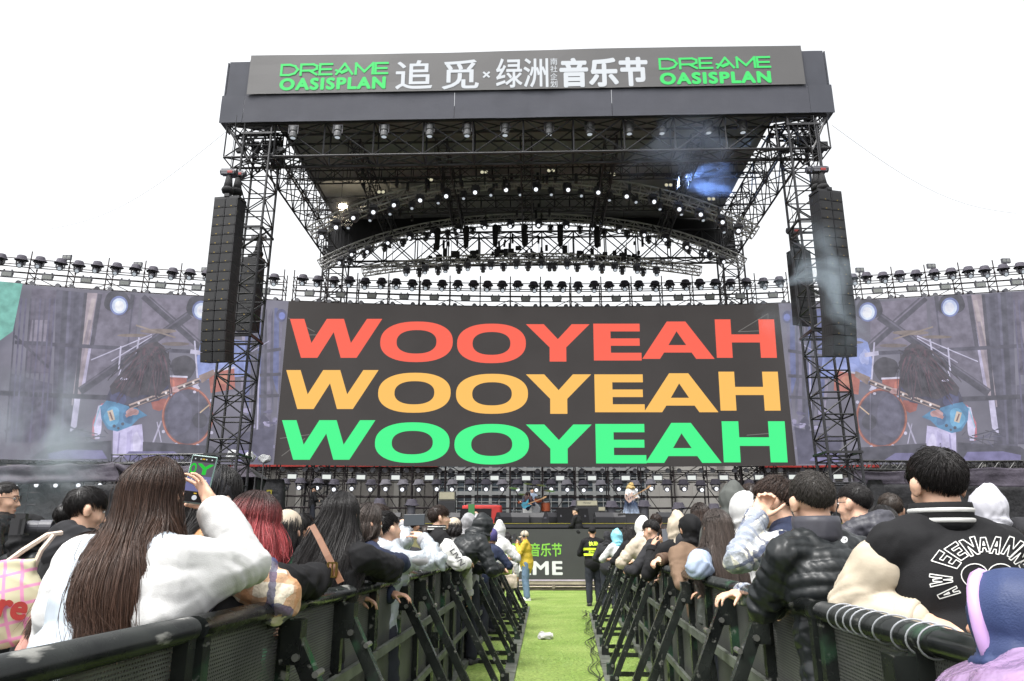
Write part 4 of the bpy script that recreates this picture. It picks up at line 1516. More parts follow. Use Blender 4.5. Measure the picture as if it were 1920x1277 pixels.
for k, (px, py) in enumerate(((437, 854), (468, 857), (495, 860))):
    p = at(px, py, 29.3)
    o = thing('bagged_light', '%s light in a clear plastic bag on a pole near the left tower' % ['tallest', 'middle', 'lowest'][k], 'stage light', (p.x, p.y, 0), 0, 'plastic-bagged lights by the left tower')
    m1 = MB(); m1.ell((0, 0, p.z), (.27, .2, .2), res=(16, 10))
    a = m1.v[0]
    for i in range(len(a)):
        a[i] += .09 * np.array(noise.noise_vector(tuple(a[i] * 5 + k * 3)))
    m1.build('plastic_bag', M_PLASTIC, o)
    m1 = MB(); m1.tube((0, 0, 0), (0, 0, p.z - .1), .03); m1.build('pole', M_PIPEG, o)
# low box trusses under the wings
for (px0, px1, py, lb) in ((-40, 400, 858, 'left'), (1600, 1990, 870, 'right')):
    o = thing('wing_truss', 'horizontal box truss running under the %s screen wing' % lb, 'lighting truss')
    pts = [at(px0 + (px1 - px0) * k / 26, py + (4 if lb == 'left' else 4) - abs(k - 13) * .12, 33.2) for k in range(27)]
    m1 = MB(); truss(m1, pts, (0, 1, 0), .4, .4, .035, .02); m1.build('frame', M_TRUSSG, o)

# ================================================================== ON STAGE
def wedge():
    o = thing('wedge_monitor', 'x', 'loudspeaker')
    m1 = MB(); m1.prism([(-.28, 0), (.28, 0), (.28, .16), (.06, .5), (-.14, .5), (-.28, .30)], lambda a, b: (-.45, a, b), (.9, 0, 0)); m1.build('cabinet', M_SPK, o)
    # grille facing the back, side grips, foot
    m1 = MB(); m1.prism([(0, 0), (.8, 0), (.8, .36), (0, .36)], lambda a, b: (-.4 + a, -.285 + .0 * b, .06 + b * .55), (0, -.012, 0)); m1.build('grille', M_SPKG, o)
    m1 = MB()
    for s in (-1, 1):
        m1.box((s * .452, .0, .26), (.012, .2, .07))
    m1.build('grip', M_LAMP, o)
    return o
wp = wedge()
wl = 'wedge monitor from the left along the stage edge'
for k, px in enumerate((947, 975, 1010, 1036, 1130, 1156, 1245, 1262, 690, 735, 848, 1330)):
    base = S(0, 24.5, ZD); X = xat(px, 24.5, 2.3)
    o = place(wp, (X, 24.4 + .12 * (k % 3) - .03 * X, ZD + .016), rl.uniform(-.2, .2) + (.5 if k in (0, 3) else 0), '%s black %s' % (ORD[k], wl), 'wedge monitors along the stage edge')
    o.scale = (.68, .7, .74)
for k, px in enumerate(sorted((947, 975, 1010, 1036, 1130, 1156, 1245, 1262, 690, 735, 848, 1330))):
    for o in SC.objects:
        if o.name.startswith('wedge_monitor') and abs(o.location.x - xat(px, 24.5, 2.3)) < .01:
            o['label'] = '%s black %s' % (ORD[k], wl)
def prompter(px, label):
    X = xat(px, 24.2, 2.3)
    o = thing('tilted_screen', label, 'monitor', (X, 24.2, ZD + .016))
    m1 = MB(); m1.prism([(-.3, 0), (-.24, 0), (.22, .5), (.16, .5)], lambda a, b: (-.52, a, b), (1.04, 0, 0)); m1.build('panel', M_LEDBODY, o)
    m1 = MB(); m1.box((-.4, .05, .14), (.05, .3, .28)); m1.box((.4, .05, .14), (.05, .3, .28)); m1.build('stand', M_LAMP, o)
    return o
prompter(892, 'tilted black screen on the stage edge before the red-draped keyboard')
prompter(1074, 'tilted black screen on the stage edge beside the seated stagehand')
# red draped keyboard
p = at(904, 948, 26.0)
o = thing('draped_keyboard', 'keyboard stand draped in bright red cloth at the left of the stage', 'keyboard', (p.x, 26, ZD))
h = p.z - ZD
m1 = MB()
n = 30; v, f = [], []
for j, (t, s) in enumerate(((1, .45), (1.0, .66), (.985, .7), (.9, .71), (.5, .72), (.0, .73))):
    for i in range(n):
        a = 2 * math.pi * i / n
        c, q = math.cos(a), math.sin(a)
        k = 1 + .03 * math.sin(7 * a) * (j > 3)
        v.append((s * k * math.copysign(abs(c) ** .5, c), .36 * s / .7 * k * math.copysign(abs(q) ** .5, q), h * t))
for j in range(5):
    for i in range(n):
        a, b = j * n + i, j * n + (i + 1) % n
        f.append((a, b, b + n, a + n))
f.append(tuple(range(n)))
m1.add(v, f); m1.build('cloth', mat('red_cloth', 'c8332c', .75, var=.15, scale=3, bump=.2, bscale=8, bdist=.04), o, smooth=True)
m1 = MB(); m1.box((0, 0, h + .03), (1.1, .34, .06)); m1.build('keyboard', M_LAMP, o)
# amps
def amp(px, py0, py1, Y, w, label, mark=None, headc='b9b49a'):
    a, b = at(px, py0, Y), at(px, py1, Y)
    z0 = ZD + 0.02
    h = a.z - z0
    o = thing('guitar_amp', label, 'amplifier', (a.x, Y, z0), -_sa)
    m1 = MB(); m1.box((0, 0, h * .36), (w, .4, h * .72)); m1.build('cabinet', M_SPK, o)
    m1 = MB(); m1.box((0, -.205, h * .36), (w * .88, .012, h * .62)); m1.build('grille', M_SPKG, o)
    hd = MB(); hd.box((0, 0, h * .86), (w * .96, .34, h * .25)); hd = hd.build('amp_head', mat('amp_vinyl', '55534c', .6), o)
    m1 = MB(); m1.box((0, -.176, h * .87), (w * .88, .012, h * .19)); m1.build('front_plate', mat('amp_plate', headc, .5), hd)
    if mark:
        me = text_mesh('lettering', mark, 1, .0, 0, 'CENTER', .3)
        fit_text(me, -w * .17, w * .17, h * .85, h * .92)
        q = mesh_co(me); set_co(me, np.stack([q[:, 0], np.full(len(q), -.186), q[:, 1]], 1))
        me.materials.append(M_BLACK if headc == 'b9b49a' else M_WHITE)
        link('lettering', me, hd)
    return o
amp(1100, 938, 975, 25.5, .78, 'guitar amplifier stack with a cream head behind the seated stagehand', 'Marshall')
amp(1117, 950, 975, 26.4, .7, 'lower dark amplifier right of the cream-headed stack', None, '4a463f')
amp(839, 921, 965, 30.5, .72, 'tall amplifier with a grey top case left of the red keyboard', None, '8a8a88')
# black flight case the blonde guitarist stands behind
p = at(1181, 966, 24.6)
o = thing('flight_case', 'low black flight case on the stage edge in front of the blonde guitarist', 'flight case', (p.x, 24.6, ZD + .016))
m1 = MB(); m1.box((0, 0, .17), (.86, .5, .34)); m1.build('case_body', M_BLACK, o)
m1 = MB()
for z in (.02, .325):
    m1.box((0, -.253, z), (.88, .02, .03))
m1.build('corner_trim', M_TRUSSG, o)
# floor lamps under covers standing on the deck
def floor_lamp(px, py, Y, k):
    p = at(px, py, Y)
    o = thing('covered_floor_lamp', '%s rain-hatted floor lamp from the left standing on the stage deck' % ORD[k], 'stage light', (p.x, p.y, ZD + .01), 0, 'hatted floor lamps on the deck')
    h = p.z - ZD - .01
    m1 = MB(); m1.lathe([(.24, 0), (.24, .14), (.12, .16), (.16, h * .5), (.17, h - .2)], n=14); m1.build('lamp_body', M_LAMP, o)
    m1 = MB(); hat_mesh(m1, k)
    m1.v[-1] = m1.v[-1] + np.array((0, 0, h))
    m1.build('rain_cover', M_HAT, o, smooth=True)
for k, (px, py) in enumerate(((712, 934), (772, 936), (1081, 938), (1146, 939), (1207, 938), (1272, 942), (1338, 944))):
    floor_lamp(px, py, 30, k)
# drum kit
dk = at(1000, 962, 32.0)
drum = thing('drum_kit', 'drum kit with chrome cymbal stands behind the blue guitar player', 'drum kit', (dk.x, 32.0, ZD + .51))
M_DRUM = mat('drum_orange', 'a9532f', .3, var=.1); M_CHROME = mat('chrome', 'b9bbc0', .2, metal=.9); M_CYM = mat('cymbal', '9a7f45', .3, metal=.8); M_HEAD = mat('drum_skin', 'd8d4cc', .5)
def drumpart(name, p, d, r, l):
    m1 = MB(); m1.lathe([(r, 0), (r, l)], p=p, d=d, n=20); q = m1.build(name, M_DRUM, drum, smooth=False)
    m1 = MB(); m1.lathe([(r * .97, l + .005), (.0, l + .006)], p=p, d=d, n=20); m1.build('drum_skin', M_HEAD if name != 'bass_drum' else M_LEDBODY, q)
    m1 = MB(); m1.lathe([(r + .015, l - .03), (r + .015, l + .01), (r - .01, l + .012)], p=p, d=d, n=20); m1.build('hoop', M_CHROME, q)
drumpart('bass_drum', (0, .1, .3), (0, -1, 0), .28, .4)
drumpart('tom', (-.2, -.05, .66), (0, -.3, 1), .16, .2); drumpart('tom', (.22, -.05, .66), (0, -.3, 1), .16, .2)
drumpart('floor_tom', (.55, .2, .25), (0, 0, 1), .2, .4); drumpart('snare', (-.5, .35, .6), (0, 0, 1), .18, .14)
for (x, y, z, r) in ((-.85, .2, 1.25, .24), (-.45, .45, 1.0, .2), (.75, .35, 1.15, .24), (.35, .4, 1.4, .22), (-.2, .3, 1.45, .2)):
    m1 = MB(); m1.lathe([(.0, .03), (.05, .02), (r, 0), (r, -.006)], p=(x, y, z), d=(.1, -.25, 1), n=18); c = m1.build('cymbal', M_CYM, drum)
    m1 = MB(); m1.tube((x, y, 0.02), (x, y, z), .016)
    for a in range(3):
        m1.tube((x, y, .4), (x + .25 * math.cos(a * 2.1), y + .25 * math.sin(a * 2.1), 0.02), .012)
    m1.build('stand', M_CHROME, drum)
m1 = MB(); m1.lathe([(.16, .42), (.17, .5)], p=(0, .9, 0), n=14); m1.tube((0, .9, 0.02), (0, .9, .42), .03); m1.build('stool', M_LAMP, drum)
# ================================================================== CROWD BARRIERS
def steel_material():
    m = bpy.data.materials.new('scuffed_barrier_paint')
    m.use_nodes = True
    nt = m.node_tree
    b = nt.nodes['Principled BSDF']
    tc = nt.nodes.new('ShaderNodeTexCoord')
    def nz(scale, det, stretch=None):
        n = nt.nodes.new('ShaderNodeTexNoise')
        n.inputs['Scale'].default_value = scale
        n.inputs['Detail'].default_value = det
        if stretch:
            mp = nt.nodes.new('ShaderNodeMapping')
            mp.inputs['Scale'].default_value = stretch
            nt.links.new(tc.outputs['Object'], mp.inputs['Vector'])
            nt.links.new(mp.outputs['Vector'], n.inputs['Vector'])
        else:
            nt.links.new(tc.outputs['Object'], n.inputs['Vector'])
        return n
    def ramp(n, p0, p1, c0, c1):
        r = nt.nodes.new('ShaderNodeValToRGB')
        r.color_ramp.elements[0].position, r.color_ramp.elements[1].position = p0, p1
        r.color_ramp.elements[0].color, r.color_ramp.elements[1].color = (*c0, 1), (*c1, 1)
        nt.links.new(n.outputs['Fac'], r.inputs['Fac'])
        return r
    def mix(a, bb, fac):
        x = nt.nodes.new('ShaderNodeMix')
        x.data_type = 'RGBA'
        nt.links.new(fac.outputs['Color'], x.inputs['Factor'])
        nt.links.new(a.outputs[0] if a.bl_idname != 'ShaderNodeMix' else a.outputs[2], x.inputs[6])
        x.inputs[7].default_value = (*bb, 1)
        return x
    base = ramp(nz(5, 5), .35, .7, (.006, .007, .007), (.02, .023, .021))
    x1 = mix(base, (.035, .09, .05), ramp(nz(4, 6), .58, .72, (0, 0, 0), (.75, .75, .75)))
    x2 = mix(x1, (.20, .20, .185), ramp(nz(7, 8, (1, 3, 3)), .63, .72, (0, 0, 0), (.8, .8, .8)))
    nt.links.new(x2.outputs[2], b.inputs['Base Color'])
    b.inputs['Specular IOR Level'].default_value = .32
    rr = ramp(nz(12, 4), .3, .7, (.10, .10, .10), (.36, .36, .36))
    nt.links.new(rr.outputs['Color'], b.inputs['Roughness'])
    return m
M_BAR = steel_material()
M_BARG = mat('barrier_grey_edge', '787d74', .5, var=.45, scale=7, metal=.2)
M_BOLT = mat('bolt_steel', 'b8b8b4', .3, metal=.8)
def perforated():
    m = bpy.data.materials.new('perforated_sheet')
    m.use_nodes = True
    nt = m.node_tree
    b = nt.nodes['Principled BSDF']
    out = nt.nodes['Material Output']
    tc = nt.nodes.new('ShaderNodeTexCoord')
    sx = nt.nodes.new('ShaderNodeSeparateXYZ')
    nt.links.new(tc.outputs['Object'], sx.inputs[0])
    def M(op, a, b_=None):
        n = nt.nodes.new('ShaderNodeMath')
        n.operation = op
        for i, v in enumerate((a, b_)):
            if v is None:
                continue
            if isinstance(v, (int, float)):
                n.inputs[i].default_value = v
            else:
                nt.links.new(v, n.inputs[i])
        return n.outputs[0]
    p = .0125
    row = M('FLOOR', M('DIVIDE', sx.outputs['Z'], p * .87))
    shift = M('MULTIPLY', M('MODULO', row, 2.0), .5)
    u = M('SUBTRACT', M('FRACT', M('ADD', M('DIVIDE', M('ADD', sx.outputs['X'], 10), p), shift)), .5)
    v = M('SUBTRACT', M('FRACT', M('DIVIDE', sx.outputs['Z'], p * .87)), .5)
    r2 = M('ADD', M('MULTIPLY', u, u), M('MULTIPLY', M('MULTIPLY', v, .87), M('MULTIPLY', v, .87)))
    hole = M('LESS_THAN', r2, .085)
    n = nt.nodes.new('ShaderNodeTexNoise'); n.inputs['Scale'].default_value = 3; n.inputs['Detail'].default_value = 6
    nt.links.new(tc.outputs['Object'], n.inputs['Vector'])
    r = nt.nodes.new('ShaderNodeValToRGB')
    r.color_ramp.elements[0].position, r.color_ramp.elements[1].position = .3, .75
    r.color_ramp.elements[0].color, r.color_ramp.elements[1].color = (.05, .054, .05, 1), (.16, .165, .15, 1)
    nt.links.new(n.outputs['Fac'], r.inputs['Fac'])
    nt.links.new(r.outputs['Color'], b.inputs['Base Color'])
    b.inputs['Roughness'].default_value = .5
    b.inputs['Metallic'].default_value = .3
    tr = nt.nodes.new('ShaderNodeBsdfTransparent')
    mx = nt.nodes.new('ShaderNodeMixShader')
    nt.links.new(hole, mx.inputs[0])
    nt.links.new(b.outputs[0], mx.inputs[1])
    nt.links.new(tr.outputs[0], mx.inputs[2])
    nt.links.new(mx.outputs[0], out.inputs['Surface'])
    return m
M_PERF = perforated()
BL = 2.15                      # one barrier's length
RAIL = 1.2
def barrier(label, foot, seed):
    """stands along its own x, leans on braces towards its own +y"""
    o = thing('crowd_barrier', label, 'barrier')
    r0 = random.Random(seed)
    m1 = MB()
    n = 14
    prof = [(.044 * math.cos(2 * math.pi * i / n), .034 * math.sin(2 * math.pi * i / n)) for i in range(n)]
    v = []
    for x in (.006, BL - .006):
        v += [(x, a, RAIL - .034 + b) for a, b in prof]
    f = [(i, (i + 1) % n, n + (i + 1) % n, n + i) for i in range(n)] + [tuple(range(n)), tuple(range(2 * n - 1, n - 1, -1))]
    m1.add(v, f); q = m1.build('top_rail', M_BAR, o)
    for p in q.data.polygons:
        p.use_smooth = len(p.vertices) == 4
    m1 = MB(); m1.box((BL / 2, -.01, .6), (BL - .06, .004, 1.06)); m1.build('mesh_panel', M_PERF, o)
    for x in (.03, .72, 1.43, BL - .03):
        m1 = MB(); m1.box((x, .012, .6), (.045, .04, 1.12)); m1.build('upright', M_BAR, o)
    for z in (.42, .8):
        m1 = MB(); m1.box((BL / 2, .034, z), (BL - .02, .026, .05)); m1.build('cross_bar', M_BARG, o)
    m1 = MB(); m1.box((BL / 2, .02, .035), (BL - .004, .09, .07)); m1.build('bottom_rail', M_BARG, o)
    for x in (.70, 1.45):
        m1 = MB()
        a, b = (x, .055, 1.06), (x, foot, .1)
        m1.bar(a, b, .055, .055); m1.box((x, .05, 1.05), (.075, .07, .15))
        m1.build('brace', M_BAR, o)
        m1 = MB()
        m1.tube((x - .045, .075, 1.0), (x + .045, .075, 1.0), .014, 8); m1.tube((x - .04, .15, .945), (x + .04, .15, .945), .012, 8)
        m1.tube((x - .05, foot - .02, .12), (x + .05, foot - .02, .12), .016, 8)
        m1.build('bolt', M_BOLT, o)
        m1 = MB(); m1.box((x, foot / 2, .03), (.045, foot - .06, .045)); m1.box((x, foot, .075), (.08, .09, .13)); m1.build('foot', M_BAR, o)
    m1 = MB(); m1.box((BL / 2, foot + .015, .016), (BL - .006, .13, .022)); m1.build('foot_rail', M_BARG, o)
    m1 = MB(); m1.box((.0, .06, .62), (.05, .05, .12)); m1.tube((-.03, .08, .62), (.05, .08, .62), .012, 6); m1.build('latch', M_BAR, o)
    return o
def xl(Y):
    return -.97 + .043 * Y
def xr(Y):
    return .86 + .083 * Y
ANG_L, ANG_R = math.atan2(.043, 1), math.atan2(.083, 1)
bL = barrier('x', .56, 1)
bR = barrier('x', .48, 2)
for side, proto in ((-1, bL), (1, bR)):
    N = 8 if side < 0 else 8
    for k in range(N):
        Y0 = (-.07 if side < 0 else -1.68) + k * (BL + .006)
        o = proto if k == 0 else dup(proto)
        if side < 0:
            # own x must run backwards so that own +y points to the path (to +X)
            Y1 = Y0 + BL
            o.location = (xl(Y1), Y1, 0)
            o.rotation_euler = (rl.uniform(-.006, .006), 0, -math.pi / 2 - ANG_L)
        else:
            o.location = (xr(Y0), Y0, 0)
            o.rotation_euler = (rl.uniform(-.006, .006), 0, math.pi / 2 - ANG_R)
        nm = 'left' if side < 0 else 'right'
        if k < 4:
            o['label'] = '%s black steel barrier of the %s row, counted from the camera end' % (ORD[k], nm)
        else:
            o['label'] = '%s black steel barrier of the %s row, counted from the stage end' % (ORD[N - 1 - k], nm)
        o['group'] = 'crowd barriers along the %s of the turf path' % nm
# the wire wrapped round the near rail on the right
pts = []
for k in range(220):
    t = k / 219
    Y = 1.78 + .72 * t
    a = 2 * math.pi * (9 * t + .35 * math.sin(9 * t))
    pts.append((xr(Y) + .05 * math.cos(a), Y, RAIL - .034 + .04 * math.sin(a)))
m1 = MB(); m1.path(pts, .0026, 5)
tag(m1.build('wire_wrap', mat('pale_wire', 'b9bcc2', .35), smooth=True), 'thin pale wire wound in loops round the nearest right barrier rail', 'wire')
# cables lying along the right feet
M_CABLE = mat('cable_rubber', '2b2b2d', .5)
for c in range(4):
    r0 = random.Random(40 + c)
    pts = []
    for k in range(70):
        Y = 7.6 + 8.6 * k / 69
        pts.append((xr(Y) - .57 - .035 * c + .03 * math.sin(Y * (2.2 + .4 * c) + c * 2) + .03 * math.sin(Y * 5.3 + c), Y, .018 + .006 * c))
    m1 = MB(); m1.path(pts, .0045, 5)
    tag(m1.build('cable', M_CABLE, smooth=True), ['innermost', 'second', 'third', 'outermost'][c] + ' black cable snaking on the turf along the right barrier feet', 'cable', 'cables along the right barrier feet')
# crumpled white bag on the turf
g = ground(1023, 1199)
m1 = MB(); m1.ell((0, 0, .05), (.13, .10, .05), res=(24, 16))
a = m1.v[0]
for i in range(len(a)):
    nvv = np.array(noise.noise_vector(tuple(a[i] * 14)))
    a[i] += .035 * nvv + .02 * np.array(noise.noise_vector(tuple(a[i] * 34)))
    a[i][2] = max(a[i][2], .012)
o = m1.build('plastic_bag', mat('white_plastic', 'e9e8e4', .4, var=.05, bump=.5, bscale=60))
o.location = (g.x, g.y, 0)
tag(o, 'crumpled white plastic bag lying on the turf path', 'litter')
# ================================================================== PEOPLE
def skin_material(name, col):
    m = mat(name, col, .55, var=.10, scale=22, bump=.12, bscale=160, bdist=.003)
    b = m.node_tree.nodes['Principled BSDF']
    b.inputs['Subsurface Weight'].default_value = .12
    b.inputs['Subsurface Radius'].default_value = (.012, .005, .003)
    return m
SKIN = skin_material('skin', (.52, .30, .20))
SKIN2 = skin_material('skin_fair', (.60, .37, .26))
def hair_material(name, root, tip, rough=.38):
    """colour runs from root to tip along each strand, and differs a little from strand to strand"""
    if name in MATS:
        return MATS[name]
    m = bpy.data.materials.new(name)
    m.use_nodes = True
    nt = m.node_tree
    b = nt.nodes['Principled BSDF']
    at1 = nt.nodes.new('ShaderNodeAttribute'); at1.attribute_name = 'along'
    at2 = nt.nodes.new('ShaderNodeAttribute'); at2.attribute_name = 'strand'
    r = nt.nodes.new('ShaderNodeValToRGB')
    r.color_ramp.elements[0].position, r.color_ramp.elements[1].position = .22, .55
    r.color_ramp.elements[0].color, r.color_ramp.elements[1].color = (*root, 1), (*tip, 1)
    nt.links.new(at1.outputs['Fac'], r.inputs['Fac'])
    hs = nt.nodes.new('ShaderNodeHueSaturation')
    mr = nt.nodes.new('ShaderNodeMapRange')
    mr.inputs['To Min'].default_value, mr.inputs['To Max'].default_value = .55, 1.5
    nt.links.new(at2.outputs['Fac'], mr.inputs['Value'])
    nt.links.new(mr.outputs[0], hs.inputs['Value'])
    nt.links.new(r.outputs['Color'], hs.inputs['Color'])
    nt.links.new(hs.outputs[0], b.inputs['Base Color'])
    b.inputs['Roughness'].default_value = rough
    b.inputs['Specular IOR Level'].default_value = .28
    MATS[name] = m
    return m
H_BLACK = hair_material('hair_black', (.010, .009, .009), (.014, .012, .012))
H_DKBR = hair_material('hair_dark_brown', (.018, .012, .010), (.035, .022, .017))
H_BROWN = hair_material('hair_brown', (.030, .015, .010), (.055, .028, .018))
H_RED = hair_material('hair_red', (.035, .018, .016), (.30, .045, .05))
H_BLOND = hair_material('hair_blond', (.45, .32, .12), (.6, .45, .2))
H_GREYBR = hair_material('hair_grey_brown', (.045, .036, .032), (.06, .045, .038))

def cloth(name, col, rough=.85, **k):
    k.setdefault('var', .14); k.setdefault('scale', 9); k.setdefault('bump', .25); k.setdefault('bscale', 260); k.setdefault('bdist', .004); k.setdefault('spec', .25)
    new = name not in MATS
    m = mat(name, col, rough, **k)
    if new:      # soft creases on top of the modelled folds
        nt = m.node_tree
        b = nt.nodes['Principled BSDF']
        old = b.inputs['Normal'].links[0].from_socket if b.inputs['Normal'].links else None
        tc = nt.nodes.new('ShaderNodeTexCoord')
        n = nt.nodes.new('ShaderNodeTexNoise')
        n.noise_type = 'RIDGED_MULTIFRACTAL'
        n.inputs['Scale'].default_value = 5.5
        n.inputs['Detail'].default_value = 2.5
        n.inputs['Distortion'].default_value = 1.6
        nt.links.new(tc.outputs['Object'], n.inputs['Vector'])
        bp = nt.nodes.new('ShaderNodeBump')
        bp.inputs['Strength'].default_value = .55
        bp.inputs['Distance'].default_value = .02
        nt.links.new(n.outputs['Fac'], bp.inputs['Height'])
        if old:
            nt.links.new(old, bp.inputs['Normal'])
        nt.links.new(bp.outputs['Normal'], b.inputs['Normal'])
    return m
C_BLACK = cloth('black_wool', (.008, .008, .009))
C_CHAR = cloth('charcoal_cotton', (.022, .022, .025))
C_GREY = cloth('grey_jersey', (.26, .26, .27))
C_WHITE = cloth('white_fleece', (.48, .48, .475))
C_PALEBLUE = cloth('pale_blue_nylon', (.40, .45, .50), .5, sheen=0, bump=.1)
C_NAVY = cloth('navy_knit', (.018, .024, .05))
C_PUFF = cloth('black_nylon', (.014, .016, .017), .33, sheen=0, bump=.08, bscale=90)
C_PUFFG = cloth('grey_nylon', (.045, .045, .055), .42, sheen=0, bump=.1, bscale=90)
C_CREAM = cloth('cream_leather', (.46, .40, .31), .45, sheen=0, bump=.15, bscale=120)
C_BEIGE = cloth('beige_nylon', (.42, .36, .28), .55)
C_BROWN = cloth('brown_leather', (.10, .062, .042), .5)
C_BROWNC = cloth('brown_cotton', (.16, .105, .07))
C_PINK = cloth('pink_nylon', (.48, .25, .21), .5)
C_OLIVE = cloth('olive_knit', (.10, .095, .045))
C_GREEN = cloth('green_fleece', (.025, .11, .055))
C_YELLOW = cloth('mustard_nylon', (.42, .30, .03), .5)
C_JEANS = cloth('denim', (.10, .15, .22), .8, bscale=200)
C_DJEANS = cloth('dark_trousers', (.02, .022, .03))
C_SHOE = cloth('shoe_rubber', (.03, .03, .03), .5)
C_SHOEW = cloth('white_shoe', (.6, .6, .58), .5)
C_PURPLE = cloth('purple_film', (.42, .27, .50), .3, sheen=0, bump=.2, bscale=20)
C_DNAVY = cloth('blue_nylon', (.028, .042, .105), .5)
C_LBLUE = cloth('light_blue_cotton', (.30, .36, .47))
C_TEAL = cloth('teal_plush', (.22, .52, .62))
C_STRIPE = cloth('white_rib', (.55, .55, .53))
C_LIME = cloth('lime_knit', (.28, .36, .08))
def plaid_material(name, c0, c1, c2, sc, bw=.36):
    m = bpy.data.materials.new(name)
    m.use_nodes = True
    nt = m.node_tree
    b = nt.nodes['Principled BSDF']
    tc = nt.nodes.new('ShaderNodeTexCoord')
    sx = nt.nodes.new('ShaderNodeSeparateXYZ')
    mp = nt.nodes.new('ShaderNodeMapping'); mp.inputs['Rotation'].default_value = (.3, .4, .6)
    nt.links.new(tc.outputs['Object'], mp.inputs['Vector']); nt.links.new(mp.outputs[0], sx.inputs[0])
    nz = nt.nodes.new('ShaderNodeTexNoise'); nz.inputs['Scale'].default_value = 60; nt.links.new(tc.outputs['Object'], nz.inputs['Vector'])
    def M(op, a, b_=None):
        n = nt.nodes.new('ShaderNodeMath'); n.operation = op
        for i, v in enumerate((a, b_)):
            if v is None:
                continue
            if isinstance(v, (int, float)):
                n.inputs[i].default_value = v
            else:
                nt.links.new(v, n.inputs[i])
        return n.outputs[0]
    col = None
    def mixc(prev, c, fac):
        x = nt.nodes.new('ShaderNodeMix'); x.data_type = 'RGBA'
        nt.links.new(fac, x.inputs['Factor'])
        if isinstance(prev, tuple):
            x.inputs[6].default_value = (*prev, 1)
        else:
            nt.links.new(prev, x.inputs[6])
        x.inputs[7].default_value = (*c, 1)
        return x.outputs[2]
    col = c0
    for ax, ph in (('X', 0.0), ('Z', .3), ('Y', .6)):
        f = M('FRACT', M('ADD', M('ADD', M('MULTIPLY', sx.outputs[ax], sc), ph + 10), M('MULTIPLY', nz.outputs['Fac'], .08)))
        band = M('MULTIPLY', M('LESS_THAN', f, bw), .75)
        col = mixc(col, c1, band)
        line = M('MULTIPLY', M('LESS_THAN', M('ABSOLUTE', M('SUBTRACT', f, .55)), .07), .8)
        col = mixc(col, c2, line)
    nt.links.new(col, b.inputs['Base Color'])
    b.inputs['Roughness'].default_value = .95
    bp = nt.nodes.new('ShaderNodeBump'); bp.inputs['Strength'].default_value = .6; bp.inputs['Distance'].default_value = .01
    nt.links.new(nz.outputs['Fac'], bp.inputs['Height']); nt.links.new(bp.outputs[0], b.inputs['Normal'])
    return m
C_FLANNEL = plaid_material('grey_navy_flannel', (.62, .60, .52), (.24, .27, .33), (.06, .075, .13), 9)
C_PLAID = plaid_material('cream_orange_fleece', (.62, .55, .44), (.44, .22, .10), (.03, .04, .12), 5.5, .22)
def film_material():
    m = bpy.data.materials.new('clear_raincoat_film')
    m.use_nodes = True
    nt = m.node_tree
    b = nt.nodes['Principled BSDF']
    b.inputs['Base Color'].default_value = (.50, .55, .60, 1)
    b.inputs['Roughness'].default_value = .22
    b.inputs['Alpha'].default_value = .62
    b.inputs['Specular IOR Level'].default_value = .7
    tc = nt.nodes.new('ShaderNodeTexCoord')
    n = nt.nodes.new('ShaderNodeTexNoise'); n.inputs['Scale'].default_value = 16; n.inputs['Detail'].default_value = 5
    nt.links.new(tc.outputs['Object'], n.inputs['Vector'])
    bp = nt.nodes.new('ShaderNodeBump'); bp.inputs['Strength'].default_value = .9; bp.inputs['Distance'].default_value = .03
    nt.links.new(n.outputs['Fac'], bp.inputs['Height']); nt.links.new(bp.outputs[0], b.inputs['Normal'])
    return m
C_FILM = film_material()
C_PFILM = film_material(); C_PFILM.name = 'purple_raincoat_film'
C_PFILM.node_tree.nodes['Principled BSDF'].inputs['Base Color'].default_value = (.33, .22, .38, 1)
C_PFILM.node_tree.nodes['Principled BSDF'].inputs['Alpha'].default_value = .72
M_EYE = mat('eye_white', (.7, .68, .66), .25, var=.02); M_IRIS = mat('eye_iris', (.02, .012, .008), .2)
M_LIP = mat('lip', (.40, .16, .13), .5)

_tmp = None
def remesh(mb, voxel, smooth=4, name='body'):
    """union of the shapes in mb as one continuous surface"""
    me = mb.mesh('tmp', [])
    o = bpy.data.objects.new('tmp', me)
    COL.objects.link(o)
    r = o.modifiers.new('r', 'REMESH'); r.mode = 'VOXEL'; r.voxel_size = voxel
    if smooth:
        s = o.modifiers.new('s', 'SMOOTH'); s.factor = .5; s.iterations = smooth
    dg = bpy.context.evaluated_depsgraph_get()
    me2 = bpy.data.meshes.new_from_object(o.evaluated_get(dg))
    bpy.data.objects.remove(o)
    bpy.data.meshes.remove(me)
    me2.name = name
    me2.polygons.foreach_set('use_smooth', [True] * len(me2.polygons))
    return me2
def vnormals(me):
    a = np.empty(len(me.vertices) * 3)
    me.vertices.foreach_get('normal', a)
    return a.reshape(-1, 3)
def seg_dist(co, a, b):
    a, b = np.array(a), np.array(b)
    ab = b - a
    t = np.clip(((co - a) @ ab) / max(ab @ ab, 1e-9), 0, 1)
    return np.linalg.norm(co - (a + t[:, None] * ab), axis=1), t
